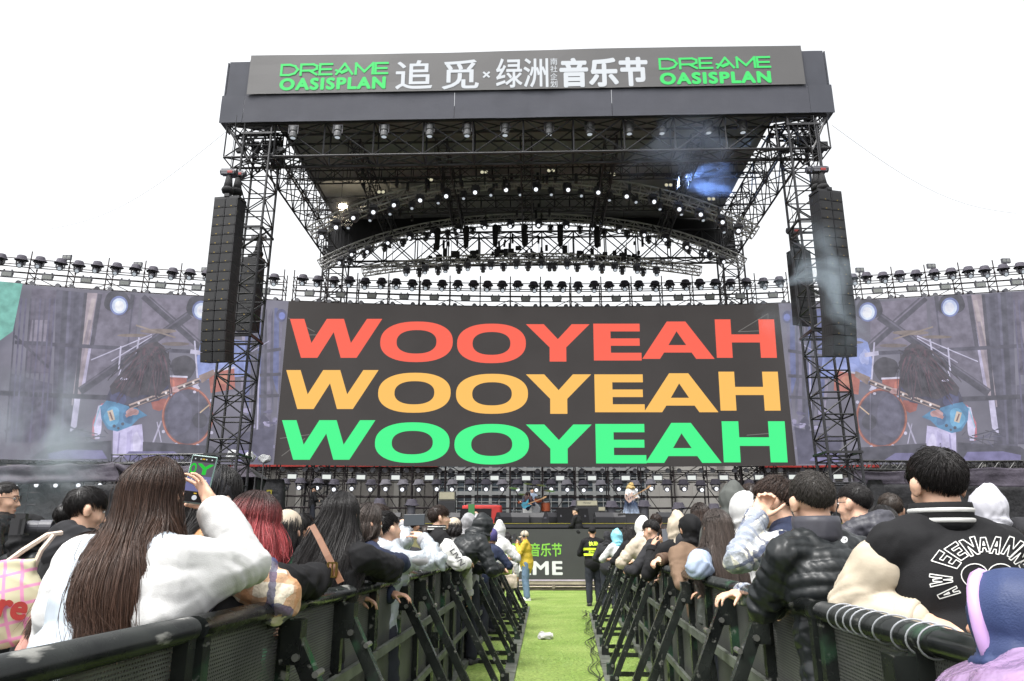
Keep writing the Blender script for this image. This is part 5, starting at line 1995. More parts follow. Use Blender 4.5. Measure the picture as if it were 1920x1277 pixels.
def wrinkle(co, amp, freq, seed):
    """sharp creases with broad soft folds between them"""
    rs = np.random.RandomState(seed)
    w = co.copy()
    for k in range(3):
        v = rs.normal(0, 1, (3, 3)) * freq * .45
        w = w + .30 / freq * np.sin(co @ v + rs.uniform(0, 6, 3))
    d = np.zeros(len(co))
    for k in range(4):
        u = rs.normal(0, 1, 3); u[2] += .8 * (k % 2); u = u / np.linalg.norm(u) * freq * (.6, .9, 1.5, 2.2)[k]
        m = .5 + .5 * np.sin(co @ (rs.normal(0, 1, 3) * freq * .3) + rs.uniform(0, 6))
        d += (1, .8, .5, .32)[k] * (1 - np.abs(np.sin(w @ u + rs.uniform(0, 6)))) ** 1.8 * m
    return amp * 1.9 * (d - d.mean())
def hash_tint(n, rs):
    return rs.uniform(0, 1, n)
def strand_mesh(name, P, rad, m, rs, along=None):
    """P: (N, S, 3) centre lines; rad: (N, S). thin three-sided tubes"""
    N, Sg, _ = P.shape
    T = np.gradient(P, axis=1)
    T /= np.linalg.norm(T, axis=2, keepdims=True) + 1e-9
    ref = np.tile(np.array((.3, .5, .81)), (N, Sg, 1))
    A = np.cross(T, ref); A /= np.linalg.norm(A, axis=2, keepdims=True) + 1e-9
    B = np.cross(T, A)
    V = np.empty((N, Sg, 3, 3))
    for k in range(3):
        a = 2 * math.pi * k / 3
        V[:, :, k] = P + (A * math.cos(a) + B * math.sin(a)) * rad[:, :, None]
    idx = np.arange(N * Sg * 3).reshape(N, Sg, 3)
    F = []
    for k in range(3):
        j = (k + 1) % 3
        F.append(np.stack([idx[:, :-1, k], idx[:, :-1, j], idx[:, 1:, j], idx[:, 1:, k]], -1).reshape(-1, 4))
    F = np.concatenate(F)
    al = np.tile(np.linspace(0, 1, Sg)[None, :, None], (N, 1, 3)) if along is None else np.repeat(along[:, :, None], 3, 2)
    st = np.tile(rs.uniform(0, 1, N)[:, None, None], (1, Sg, 3))
    return V.reshape(-1, 3), F, al.ravel(), st.ravel()
def hair_object(parts, m, parent, name='hair'):
    V = np.concatenate([p[0] for p in parts]); al = np.concatenate([p[2] for p in parts]); st = np.concatenate([p[3] for p in parts])
    F, o = [], 0
    for p in parts:
        F += (np.asarray(p[1]) + o).tolist() if not isinstance(p[1], list) else [tuple(i + o for i in f) for f in p[1]]
        o += len(p[0])
    me = bpy.data.meshes.new(name)
    me.from_pydata(V.tolist(), [], F)
    me.materials.append(m)
    for nm, arr in (('along', al), ('strand', st)):
        a = me.attributes.new(nm, 'FLOAT', 'POINT')
        a.data.foreach_set('value', arr.astype(np.float32))
    me.polygons.foreach_set('use_smooth', [True] * len(me.polygons))
    me.update()
    return link(name, me, parent)

HC, HR = np.array((0, -.012, .035)), np.array((.0785, .098, .089))      # scalp ellipsoid
def hairline(az, top=.42):
    """lowest z of the hair (on the unit scalp) at an angle from the front"""
    return np.interp(np.abs(az), [0, .6, .95, 1.25, 1.6, 2.1, 2.6, 3.15], [top, top - .05, .12, .22, .02, -.45, -.66, -.72])
def short_hair(Rh, Ch, hs, m, parent, n=900, length=.05, seed=0, lift=.10, crown=(0.1, -.62, .78), top=.42, fade=.35, messy=.16, rad=.0011, curl=0.0):
    rs = np.random.RandomState(seed)
    d = rs.normal(0, 1, (n * 4, 3)); d /= np.linalg.norm(d, axis=1, keepdims=True)
    az = np.arctan2(d[:, 0], d[:, 1])
    d = d[d[:, 2] > hairline(az, top) + rs.normal(0, .04, len(d))][:n]
    cr = np.array(crown) / np.linalg.norm(crown)
    fl = d - cr
    fl -= (fl * d).sum(1, keepdims=True) * d
    fl += rs.normal(0, messy, fl.shape)
    fl[:, 2] -= .35
    fl[:, 1] += .25 * np.clip(d[:, 2], 0, 1)
    fl -= (fl * d).sum(1, keepdims=True) * d
    fl /= np.linalg.norm(fl, axis=1, keepdims=True) + 1e-9
    low = np.clip((d[:, 2] + .6) / 1.1, 0, 1)
    L = length * (fade + (1 - fade) * low) * rs.uniform(.7, 1.25, len(d))
    Sg = 5
    P = np.empty((len(d), Sg, 3))
    lift_k = rs.uniform(.5, 1.2, len(d)) * np.where(rs.uniform(0, 1, len(d)) < .06, 1.7, 1.0)
    for k in range(Sg):
        t = k / (Sg - 1)
        q = d + fl * (L * t / .09)[:, None] * (1 - .25 * t)
        q /= np.linalg.norm(q, axis=1, keepdims=True)
        h = 1.0 + (lift * L / .09) * np.sin(t * 2.2) * (rs0 := lift_k)
        P[:, k] = q * h[:, None] + (rs.normal(0, curl, (len(d), 3)) if curl else 0)
    P = HC + P * HR
    P = (P * hs) @ np.array(Rh.to_3x3()).T + np.array(Ch)
    rad_ = np.linspace(1, .45, Sg)[None, :] * rs.uniform(.8, 1.3, (len(d), 1)) * rad * 1.15
    parts = [strand_mesh('s', P, rad_, m, rs)]
    # the closed cap underneath
    nu, nv = 44, 22
    v, f, keep = [], [], {}
    for j in range(nv + 1):
        el = math.pi / 2 - j / nv * (math.pi * .78)
        for i in range(nu):
            a = 2 * math.pi * i / nu
            u = np.array((math.cos(el) * math.sin(a), math.cos(el) * math.cos(a), math.sin(el)))
            zmin = float(hairline(np.array([(a + math.pi) % (2 * math.pi) - math.pi]), top)[0])
            ok = u[2] > zmin - .03
            keep[(j, i)] = ok
            lo = float(np.clip((u[2] + .6) / 1.1, 0, 1))
            bump_ = 1.0 + .3 * lift * length / .09 * lo + (.02 * noise.noise(tuple(u * 3 + seed)))
            v.append(u * bump_ if ok else u * .96)
    for j in range(nv):
        for i in range(nu):
            k = (i + 1) % nu
            if sum((keep[(j, i)], keep[(j, k)], keep[(j + 1, i)], keep[(j + 1, k)])) >= 2:
                f.append((j * nu + i, (j + 1) * nu + i, (j + 1) * nu + k, j * nu + k))
    V = ((HC + np.array(v) * HR) * hs) @ np.array(Rh.to_3x3()).T + np.array(Ch)
    parts.append((V, f, np.full(len(V), .3), np.full(len(V), .35)))
    return hair_object(parts, m, parent)
def long_hair(Rh, Ch, hs, m, parent, n=1500, drop=.45, seed=0, drape=(0, -.25, 0), spread=.35, az_max=2.35, rad=.0012, Sg=18, taper=.8, back=None, part_x=.0, fringe=0, wave=.012, full=1.0, over=None, gather=0.0):
    """hair falling from a parting; az measured from the back. back: function (z drop) -> extra (x, y) offset"""
    rs = np.random.RandomState(seed)
    az = np.clip(rs.normal(0, .95, n), -az_max, az_max)
    az = np.where(rs.uniform(0, 1, n) < .45, rs.uniform(-az_max, az_max, n), az)
    clump = np.round(az * 14) / 14
    az = az * .75 + clump * .25 + rs.normal(0, .03, n)
    lay = rs.uniform(0, 1, n) ** .6
    def curve(az, lay, dropL, rs=None):
        N = len(az)
        P = np.empty((N, Sg, 3))
        R3 = np.array(Rh.to_3x3())
        ks = 9
        hx, hy = np.sin(az), -np.cos(az)
        last = None
        for k in range(ks):
            el = math.radians(86) - (k / (ks - 1)) * math.radians(96)
            c, s = math.cos(el), math.sin(el)
            u = np.stack([hx * c * 1.0 + part_x * (1 - k / ks), hy * c + .12 * s, np.full(N, s)], 1)
            sc = 1.0 + .05 * full + .10 * lay * full
            q = HC + u * HR * sc[:, None]
            P[:, k] = (q * hs) @ R3.T + np.array(Ch)
        last = P[:, ks - 1].copy()
        hvec = np.stack([hx, hy, 0 * hx], 1) @ np.array(Matrix.Rotation(0, 3, 'Z'))
        cl = az * 6.0
        for k in range(ks, Sg):
            t = (k - ks + 1) / (Sg - ks)
            dz = dropL * t
            out = spread * .06 * np.sin(t * 2.4)
            inw = -.035 * taper * t * t
            q = last + hvec * (out + inw)[:, None] if hasattr(out, '__len__') else last + hvec * (out + inw)
            q = q + np.stack([drape[0] * dz, drape[1] * dz * t ** .3, -dz + 0 * dz], 1)
            if back is not None:
                bx, by = back(dz)
                q[:, 0] += bx; q[:, 1] += by
            q[:, 0] += wave * np.sin(cl * 1.7 + t * 5.0) * t + .35 * wave * np.sin(az * 23 + t * 9) * t
            q[:, 1] += wave * np.cos(cl * 2.3 + t * 4.0) * t
            if gather:
                q[:, 0] = q[:, 0] * (1 - gather * t ** .8)
            P[:, k] = q
        return P
    bv = None
    if over is not None:
        from mathutils.bvhtree import BVHTree
        bv = BVHTree.FromPolygons([v.co[:] for v in over.data.vertices], [p.vertices[:] for p in over.data.polygons])
    def settle(P, lay):
        if bv is None:
            return P
        for i in range(len(P)):
            g = .004 + .016 * lay[i]
            moved = False
            for k in range(8, Sg):
                loc, nn, idx, ds = bv.find_nearest(Vector(P[i, k]), .28)
                if loc is None:
                    continue
                dd = (Vector(P[i, k]) - loc).dot(nn)
                if dd < g:
                    P[i, k] = loc + nn * g
                    moved = True
            if moved:
                for _ in range(2):
                    P[i, 9:-1] = .5 * P[i, 9:-1] + .25 * (P[i, 8:-2] + P[i, 10:])
        return P
    side = np.clip(np.abs(az) / az_max, 0, 1)
    dl = drop * (1 - .22 * side ** 2) * (1 - .22 * rs.uniform(0, 1, n) ** 3)
    P = settle(curve(az, lay, dl), lay)
    P += rs.normal(0, .0022, (n, 1, 3)) + rs.normal(0, .0008, P.shape)
    fly = np.where(rs.uniform(0, 1, n) < .07, 1.0, .12)[:, None, None] * rs.normal(0, .022, (n, 1, 3))
    P += fly * (np.linspace(0, 1, Sg) ** 1.5)[None, :, None]
    rad_ = np.interp(np.linspace(0, 1, Sg), [0, .7, 1], [1, 1, .35])[None, :] * rs.uniform(.7, 1.4, (n, 1)) * rad
    parts = [strand_mesh('s', P, rad_, m, rs)]
    nu = 60
    az2 = np.linspace(-az_max, az_max, nu)
    P2 = curve(az2, np.full(nu, .25), drop * (1 - .22 * np.clip(np.abs(az2) / az_max, 0, 1) ** 2) * .93)
    P2 = settle(P2, np.full(nu, .05))
    f = []
    for i in range(nu - 1):
        for k in range(Sg - 1):
            a = i * Sg + k
            f.append((a, a + 1, a + Sg + 1, a + Sg))
    parts.append((P2.reshape(-1, 3), f, np.tile(np.linspace(0, 1, Sg), nu), np.full(nu * Sg, .25)))
    sv, sf = SPH[(24, 16)]
    okv = (sv[:, 2] > .45) | ((sv[:, 1] < .05) & (sv[:, 2] > -.75))
    sf2 = [q for q in sf if all(okv[i] for i in q)]
    SV_ = ((HC + sv * HR * 1.02) * hs) @ np.array(Rh.to_3x3()).T + np.array(Ch)
    parts.append((SV_, sf2, np.full(len(SV_), .02), np.full(len(SV_), .3)))
    if fringe:
        nn = int(n * .18)
        a3 = rs.uniform(-.9, .9, nn)
        P3 = np.empty((nn, Sg, 3))
        for k in range(Sg):
            t = k / (Sg - 1)
            el = math.radians(85 - 62 * t)
            u = np.stack([np.sin(a3) * math.cos(el), np.cos(a3) * math.cos(el), np.full(nn, math.sin(el))], 1)
            P3[:, k] = ((HC + u * HR * 1.07) * hs) @ np.array(Rh.to_3x3()).T + np.array(Ch)
        parts.append(strand_mesh('s', P3, np.full((nn, Sg), rad), m, rs))
    return hair_object(parts, m, parent)

def head_shapes(mb, C, Rh, hs):
    def T(p):
        return np.array(C) + np.array(Rh.to_3x3()) @ (np.array(p) * hs)
    E_ = lambda c, r, rot=None: mb.ell(T(c), np.array(r) * hs, Rh @ rot if rot is not None else Rh, res=(24, 16))
    E_((0, -.012, .035), (.076, .095, .086))
    E_((0, .022, -.02), (.066, .070, .075))
    E_((0, .028, -.062), (.054, .056, .05))
    E_((0, .062, -.098), (.030, .026, .022))
    for s in (-1, 1):
        E_((s * .036, .055, -.03), (.026, .026, .026))
        E_((s * .079, -.006, -.008), (.010, .021, .033), Matrix.Rotation(-s * .45, 4, 'Z') @ Matrix.Rotation(.15, 4, 'X'))
        E_((s * .086, -.014, .004), (.006, .018, .024), Matrix.Rotation(-s * .6, 4, 'Z'))
        mb.cap(T((s * .012, .083, .022)), T((s * .046, .068, .028)), .011 * hs, .008 * hs, res=(10, 6))
        E_((s * .011, .098, -.036), (.009, .009, .008))
    mb.cap(T((0, .082, .008)), T((0, .106, -.031)), .009 * hs, .0125 * hs, res=(10, 6))
    mb.cap(T((-.018, .082, -.066)), T((.018, .082, -.066)), .0085 * hs, res=(10, 6))
    mb.cap(T((-.014, .080, -.077)), T((.014, .080, -.077)), .009 * hs, res=(10, 6))
    return T
def hand_shapes(mb, wrist, d, nrm, s=1.0, curl=.5, spread=.12, side=1, thumb=.6):
    """palm, four bent fingers of different length and a thumb leaving the side of the palm"""
    d = Vector(d).normalized(); nrm = Vector(nrm); nrm = (nrm - d * nrm.dot(d)).normalized()
    a = d.cross(nrm) * side                         # towards the thumb
    W = Vector(wrist)
    rot = Matrix((a, d, nrm)).transposed().to_4x4()
    mb.ell(W + d * .045 * s, (.040 * s, .050 * s, .016 * s), rot)
    mb.ell(W + d * .07 * s, (.041 * s, .026 * s, .013 * s), rot)
    mb.cap(W - d * .02 * s, W + d * .03 * s, .026 * s, .026 * s)
    for k, L in enumerate((.072, .08, .075, .058)):
        off = (.030 - .020 * k)
        p = W + d * .088 * s + a * off * s - d * (.006 * abs(k - 1.2)) * s
        ang = 0
        dirn = (d + a * spread * (1.3 - k)).normalized()
        for q, fr in enumerate((.45, .31, .24)):
            ang += curl * (.75, 1.0, .8)[q] * (1 + .1 * k)
            dd = dirn * math.cos(ang) - nrm * math.sin(ang)
            e = p + dd * L * fr * s
            mb.cap(p, e, (.0088 - .0008 * q) * s, (.0082 - .0008 * q) * s, res=(8, 5))
            p = e
    p = W + d * .02 * s + a * .033 * s
    for q, L in enumerate((.038, .032, .026)):
        dd = (a * (thumb - .12 * q) + d * (.75) - nrm * (.25 + .2 * q)).normalized()
        e = p + dd * L * s
        mb.cap(p, e, (.0125 - .0015 * q) * s, (.0105 - .0015 * q) * s, res=(8, 5))
        p = e

def person(label, px, py, Y, yaw=0.0, lean=.1, head=(0, 0), arms=('down', 'down'), legs='stand', gz=0.0, hs=1.0, group=None,
           skin=None, hair=None, outfit=None, extra=None, vox=None, tall=None, wide=1.0, curl=(.5, .5), nrm=(None, None), face=True, spread=.12, lower=True, dist=None):
    """px, py, Y: where the top of the head is. yaw: 0 looks along +Y, positive turns to the right. head: (yaw, pitch down) of the head on the neck"""
    T = at(px, py, Y)
    yaw = R(yaw)
    skin = skin or SKIN
    D = depth(T)
    vx = vox or min(.015, max(.0065, D * .0021))
    zt = T.z - gz
    d = Vector((0, math.sin(lean), math.cos(lean)))
    up = Vector((0, 0, 1))
    hd = (d * .5 + up * .5 + Vector((0, .25 * math.sin(head[1]), 0))).normalized()
    Rh = Matrix.Rotation(-R(head[0]) , 4, 'Z') @ Matrix.Rotation(-R(head[1]), 4, 'X')
    sit = {'stand': .53, 'sit': .30, 'crouch': .27}[legs]
    H0 = tall or 1.7
    for _ in range(6):
        P = up * (sit * H0)
        N = P + d * (.292 * H0)
        C = N + hd * (.128 * H0 / 1.7 * .5 + .064)
        top = C.z + .128 * hs
        if tall:
            break
        H0 *= zt / top
    if tall:
        P = up * (zt - (top - P.z)); N = P + d * (.292 * H0); C = N + hd * (.128 * H0 / 1.7 * .5 + .064)
    s = H0 / 1.7
    Rz = Matrix.Rotation(-yaw, 4, 'Z')
    off = Rz @ Vector((C.x, C.y, 0))
    root = Vector((T.x - off.x, T.y - off.y, gz))
    o = thing('person', label, 'person', root, -yaw, group)
    inv = Rz.inverted()
    def L_(w):                                  # world -> local
        return inv @ (Vector(w) - root)
    sh = {}
    for sd, sg in (('l', -1), ('r', 1)):
        sh[sd] = P + d * (.250 * H0) + Vector((sg * .168 * s * wide, 0, 0))
    A = {}
    for sd, sg, pose in (('l', -1, arms[0]), ('r', 1, arms[1])):
        S_ = sh[sd]
        if isinstance(pose, str):
            if pose == 'down':
                e = S_ + Vector((sg * .06, -.01, -.285)) * s; h = e + Vector((-sg * .01, .07, -.25)) * s
            elif pose == 'rail':
                e = S_ + Vector((sg * .13, .13, -.22)) * s; h = e + Vector((-sg * .20, .15, .0)) * s
            elif pose == 'phone':
                e = S_ + Vector((sg * .09, .17, -.22)) * s; h = Vector((C.x + sg * .045, C.y + .30, C.z - .06))
            elif pose == 'low_phone':
                e = S_ + Vector((sg * .10, .08, -.26)) * s; h = Vector((sg * .05, C.y + .20, S_.z - .26 * s))
            elif pose == 'pocket':
                e = S_ + Vector((sg * .13, -.05, -.26)) * s; h = P + Vector((sg * .15, .11, .06)) * s
            elif pose == 'back':
                e = S_ + Vector((sg * .11, -.08, -.27)) * s; h = P + Vector((sg * .03, -.16, .08)) * s
            elif pose == 'camera':
                e = S_ + Vector((sg * .10, .12, -.25)) * s; h = Vector((C.x + sg * .05 - .03, C.y + .20, C.z - .05))
            elif pose == 'guitar_pick':
                e = S_ + Vector((sg * .14, -.02, -.25)) * s; h = e + Vector((-sg * .17, .20, .01)) * s
            elif pose == 'guitar_neck':
                e = S_ + Vector((sg * .12, .10, -.25)) * s; h = e + Vector((sg * .12, .20, .08)) * s
        elif pose[0] == 'px':
            e, h = L_(at(*pose[1:4])), L_(at(*pose[4:7]))
        else:
            e, h = Vector(pose[0]), Vector(pose[1])
        # keep the limb's own lengths
        de = (e - S_); e = S_ + de.normalized() * min(max(de.length, .24 * s), .34 * s)
        dh = (h - e); h = e + dh.normalized() * min(max(dh.length, .20 * s), .30 * s)
        A[sd] = (S_, e, h)
    hips = {sd: P + Vector((sg * .088 * s, 0, -.04 * s)) for sd, sg in (('l', -1), ('r', 1))}
    G = {}
    for sd, sg in (('l', -1), ('r', 1)):
        if legs == 'stand':
            k = Vector((sg * .10 * s, .035 + .02 * sg, P.z * .52)); a = Vector((sg * .11 * s, -.01 + .03 * sg, .085))
        elif legs == 'sit':
            k = hips[sd] + Vector((sg * .06, .40, .02)) * s; a = Vector((k.x, k.y + .02, .085))
        else:
            k = hips[sd] + Vector((sg * .10, .34, .16)) * s; a = Vector((k.x, k.y - .2, .085))
        G[sd] = (hips[sd], k, a)
    # ---------------- body: one continuous surface
    mb = MB()
    q = Matrix.Rotation(-lean, 4, 'X')
    mb.ell(P, (.15 * s * wide, .105 * s, .12 * s)); mb.ell(P + d * .10 * s, (.135 * s * wide, .10 * s, .15 * s), q)
    mb.ell(P + d * .30 * s, (.152 * s * wide, .105 * s, .17 * s), q)
    mb.cap(sh['l'] * .8 + sh['r'] * .2, sh['r'] * .8 + sh['l'] * .2, .062 * s)
    mb.cap(P + d * (.25 * H0), C + Vector((0, -.012, -.05)), .060 * s, .054 * s)
    for sd in 'lr':
        S_, e, h = A[sd]
        mb.cap(N - d * .03 * s, S_, .048 * s, .056 * s)
        mb.cap(S_, e, .052 * s, .040 * s); mb.cap(e, h, .041 * s, .027 * s)
        i = 0 if sd == 'l' else 1
        dirn = (h - e).normalized()
        nr = nrm[i] if nrm[i] is not None else (Vector((0, 0, 1)) if abs(dirn.z) < .8 else Vector((1 if sd == 'r' else -1, 0, 0)))
        nr = Vector(nr)
        # thumb on the inner (medial) side
        sg = -1 if sd == 'r' else 1
        aside = dirn.cross((nr - dirn * nr.dot(dirn)).normalized())
        side = 1 if aside.x * sg >= 0 else -1
        hand_shapes(mb, h, dirn, nr, s * 1.0, curl[i], spread, side)
        if lower:
            hp, k, a = G[sd]
            mb.cap(hp, k, .078 * s, .052 * s); mb.cap(k, a, .052 * s, .036 * s)
            mb.cap(a + Vector((0, -.03, -.04)), a + Vector((0, .13, -.055)), .036 * s, .028 * s)
    Tn = head_shapes(mb, C, Rh, hs)
    me = remesh(mb, vx, 3 if vx < .01 else 2, 'body')
    me.materials.append(skin)
    body = link('body', me, o)
    ctx = dict(o=o, P=P, N=N, C=C, d=d, s=s, hs=hs, Rh=Rh, Tn=Tn, sh=sh, A=A, G=G, vx=vx, H0=H0, lean=lean, D=D, L_=L_, wide=wide, root=root, Rz=Rz, yaw=yaw, q=q, hips=hips)
    if face and D < 12:
        for sg in (-1, 1):
            m1 = MB(); m1.ell(Tn((sg * .031, .0765, .012)), np.array((.0125, .0105, .0095)) * hs, Rh, res=(10, 6)); e = m1.build('eye', M_EYE, o, smooth=True)
            m1 = MB(); m1.ell(Tn((sg * .031, .0835, .012)), np.array((.006, .005, .006)) * hs, Rh, res=(8, 5)); m1.build('iris', M_IRIS, e, smooth=True)
            m1 = MB(); m1.path([Tn((sg * .014, .093, .028)), Tn((sg * .032, .092, .034)), Tn((sg * .050, .076, .029))], .0035 * hs, 5); m1.build('eyebrow', H_BLACK, o)
        m1 = MB(); m1.path([Tn((-.020, .086, -.070)), Tn((0, .0915, -.069)), Tn((.020, .086, -.070))], [.002 * hs, .0042 * hs, .002 * hs], 6); m1.build('lips', M_LIP, o)
    for fn in (outfit or []):
        fn(ctx)
    if hair:
        for hr in (hair if isinstance(hair, list) else [hair]):
            fn, kw = hr
            kw = dict(kw)
            nrm_n = 1.0 if D < 5 else (.5 if D < 10 else .25)
            kw['n'] = max(160, int(kw.get('n', 1100) * nrm_n))
            kw['rad'] = kw.get('rad', .0013) * (1 if D < 5 else (1.7 if D < 10 else 2.8))
            if fn is long_hair and D < 8 and 'jacket' in ctx:
                kw['over'] = ctx['jacket']
            fn(Rh, C, hs, kw.pop('m'), o, **kw)
    for fn in (extra or []):
        fn(ctx)
    return o, ctx

# ---------------- clothes
def torso_shapes(mb, c, th, hem=.10, flare=1.0, yoke=True, lowhem=0.0):
    P, d, s, q, wide = c['P'], c['d'], c['s'], c['q'], c['wide']
    mb.ell(P + d * .31 * s, (.150 * s * wide + th, .108 * s + th, .185 * s), q, res=(24, 16))
    mb.ell(P + d * .13 * s, (.142 * s * wide + th * flare, .110 * s + th * flare, .19 * s), q, res=(24, 16))
    mb.ell(P + d * (.0 - hem * .2) * s, (.152 * s * wide + th * flare, .118 * s + th * flare, (.08 + hem) * s), q, res=(24, 16))
    if lowhem:
        mb.ell(P - Vector((0, 0, lowhem * .6)), (.16 * s * wide + th * flare, .125 * s + th * flare, lowhem * .6), res=(24, 16))
    if yoke:
        mb.cap(c['sh']['l'] * .85 + c['sh']['r'] * .15, c['sh']['r'] * .85 + c['sh']['l'] * .15, .054 * s + th * .8)
        for sd in 'lr':
            mb.cap(c['N'] - d * .012 * s, c['sh'][sd], .047 * s + th * .75, .043 * s + th * .68)
def sleeve_shapes(mb, c, sd, th, end=.90, start=0.0):
    S_, e, h = c['A'][sd]
    s = c['s']
    S_ = S_.lerp(e, start)
    w = e.lerp(h, end)
    mb.cap(S_, e, .052 * s + th * .6, .041 * s + th * .58)
    mb.cap(e, w, .042 * s + th * .58, .031 * s + th * .45)
    return w
def jacket(m, th=.025, style='coat', hem=.12, sleeves=None, cuff=None, paint=None, seed=0, amp=.0055, freq=20, quilt=.07, qamp=.013, lowhem=0.0, end=.92, flare=1.0, collar=None, name='jacket', extra_shapes=None, noarms=False, sstart=.30, sth=.012, bat=0.0):
    def fn(c):
        mb = MB()
        torso_shapes(mb, c, th, hem, flare, lowhem=lowhem)
        W = {}
        for sd in 'lr':
            if sleeves:
                m9 = MB(); W[sd] = sleeve_shapes(m9, c, sd, th + sth, end, sstart)
                if bat:
                    S9, e9, h9 = c['A'][sd]
                    m9.cap(S9 - c['d'] * bat * .55, e9, .05 * c['s'] + th, .045 * c['s'] + th * .7); m9.cap(S9 - c['d'] * bat, S9.lerp(e9, .6), .045 * c['s'] + th, .045 * c['s'] + th * .8)
                me9 = remesh(m9, c['vx'] * 1.2, 5, 'sleeve')
                co9, nr9 = mesh_co(me9), vnormals(me9)
                S9, e9, h9 = c['A'][sd]
                da, ta = seg_dist(co9, S9, e9); db, tb = seg_dist(co9, e9, W[sd])
                near = np.exp(-((np.linalg.norm(co9 - np.array(e9), axis=1) - .03) / .085) ** 2)
                ax9 = np.array((h9 - S9).normalized())
                ring = np.sin((co9 - np.array(e9)) @ ax9 * 105 + 2.2 * np.sin(co9 @ np.array((21, 13, 17.0)) + seed))
                set_co(me9, co9 + nr9 * (wrinkle(co9, amp * 1.3, freq * 1.2, seed + 11) + .0065 * near * ring - .012 * np.clip(ring, .55, 1) * near)[:, None])
                me9.materials.append(sleeves); link('sleeve', me9, c['o'])
                S_, e, h = c['A'][sd]
                if sstart > .1:
                  mb.cap(S_, S_.lerp(e, .25), .050 * c['s'] + th * .66, .047 * c['s'] + th * .60)
            elif not noarms:
                W[sd] = sleeve_shapes(mb, c, sd, th, end)
            else:
                W[sd] = c['A'][sd][0]
        if collar == 'high':
            mb.lathe([(.066 * c['s'] + .012, -.045), (.064 * c['s'] + .012, .03), (.05 * c['s'], .035)], c['N'], (c['C'] - c['N']), 16)
        if extra_shapes:
            extra_shapes(mb, c)
        vx = c['vx'] * 1.25
        me = remesh(mb, vx, 5, name)
        co, nr = mesh_co(me), vnormals(me)
        bones = [(c['P'] - c['d'] * .1, c['N'])]
        if not noarms:
            for sd in 'lr':
                S_, e, h = c['A'][sd]
                bones += [(S_ + (e - S_) * .12, e), (e, W[sd])]
        dist = np.stack([seg_dist(co, a, b)[0] - (.10 * c['s'] if i == 0 else 0) for i, (a, b) in enumerate(bones)], 1)
        bi = dist.argmin(1)
        tt = np.stack([seg_dist(co, a, b)[1] for a, b in bones], 1)
        t = tt[np.arange(len(co)), bi]
        ln = np.array([(Vector(b) - Vector(a)).length for a, b in bones])[bi]
        disp = wrinkle(co, amp, freq, seed + 3) - amp * .5
        arm = bi > 0
        # sleeves crease across the limb, most at the elbow
        disp = disp + np.where(arm, amp * .9 * np.sin(t * ln * 95 + 2.5 * np.sin(co @ np.array((31, 17, 23.0)))) * np.where((bi == 1) | (bi == 3), t, 1 - t) ** 1.2, 0)
        if style == 'puffer':
            u = np.where(arm, t * ln, (co - np.array(c['P'])) @ np.array(c['d']))
            u = u + .006 * np.sin(co @ np.array((14, 9, 0.0)) + seed)
            disp = disp + qamp * (np.abs(np.sin(math.pi * u / quilt)) ** .55 - .75)
            disp = disp + .0022 * np.sin(co @ np.array((70, 60, 10.0)) + 3 * np.sin(co[:, 2] * 30)) + .0014 * np.sin(co @ np.array((130, -90, 60.0)) + 2 * np.sin(co[:, 2] * 47 + seed))
        co2 = co + nr * disp[:, None]
        set_co(me, co2)
        mats = [m]
        if cuff:
            while len(mats) < 2:
                mats.append(m)
            mats.append(cuff)
        for q in mats:
            me.materials.append(q)
        if cuff:
            vi = np.zeros(len(co), int)
            if cuff:
                vi[((bi == 2) | (bi == 4)) & (t > .86)] = 2
                vi[(bi == 0) & (((co - np.array(c['P'])) @ np.array(c['d'])) < -.10 * c['s'])] = 2
            pi = np.array([vi[list(p.vertices)].max() if False else np.bincount(vi[list(p.vertices)]).argmax() for p in me.polygons])
            me.polygons.foreach_set('material_index', pi)
        o = link(name, me, c['o'])
        c['jacket'] = o
        c['th'] = th
        if not noarms and style != 'puffer' and name in ('jacket', 'hoodie') and c['D'] < 9 and end > .8:
            for sd in 'lr':
                S_, e, h = c['A'][sd]
                ax = (h - e).normalized(); w0 = e.lerp(h, end - .13)
                r0 = .031 * c['s'] + th * .45
                pr = [(r0 + .004, 0)]
                for q in range(9):
                    pr.append((r0 + (.0075 if q % 2 else .0045), .004 + q * .006))
                pr += [(r0 - .002, .062), (r0 - .012, .06)]
                m1 = MB(); m1.lathe(pr, w0, ax, 24); m1.build('cuff', sleeves or m, c['o'], smooth=True)
        return o
    return fn
def trousers(m, th=.02, shoe=None):
    def fn(c):
        mb = MB()
        s = c['s']
        mb.ell(c['P'] + Vector((0, 0, -.02)), (.155 * s * c['wide'] + th * .5, .112 * s + th * .5, .13 * s))
        for sd in 'lr':
            hp, k, a = c['G'][sd]
            mb.cap(hp, k, .084 * s + th, .056 * s + th); mb.cap(k, a + (k - a) * .05, .058 * s + th, .046 * s + th)
        me = remesh(mb, c['vx'] * 1.5, 4, 'trousers')
        co, nr = mesh_co(me), vnormals(me)
        set_co(me, co + nr * wrinkle(co, .007, 24, 5)[:, None])
        me.materials.append(m)
        link('trousers', me, c['o'])
        for sd in 'lr':
            a = c['G'][sd][2]
            m1 = MB()
            m1.cap(a + Vector((0, -.04, -.045)), a + Vector((0, .14, -.055)), .045 * s, .036 * s)
            m1.box(a + Vector((0, .045, -.077)), (.085, .27, .016))
            m1.build('shoe', shoe or C_SHOE, c['o'], smooth=False)
    return fn
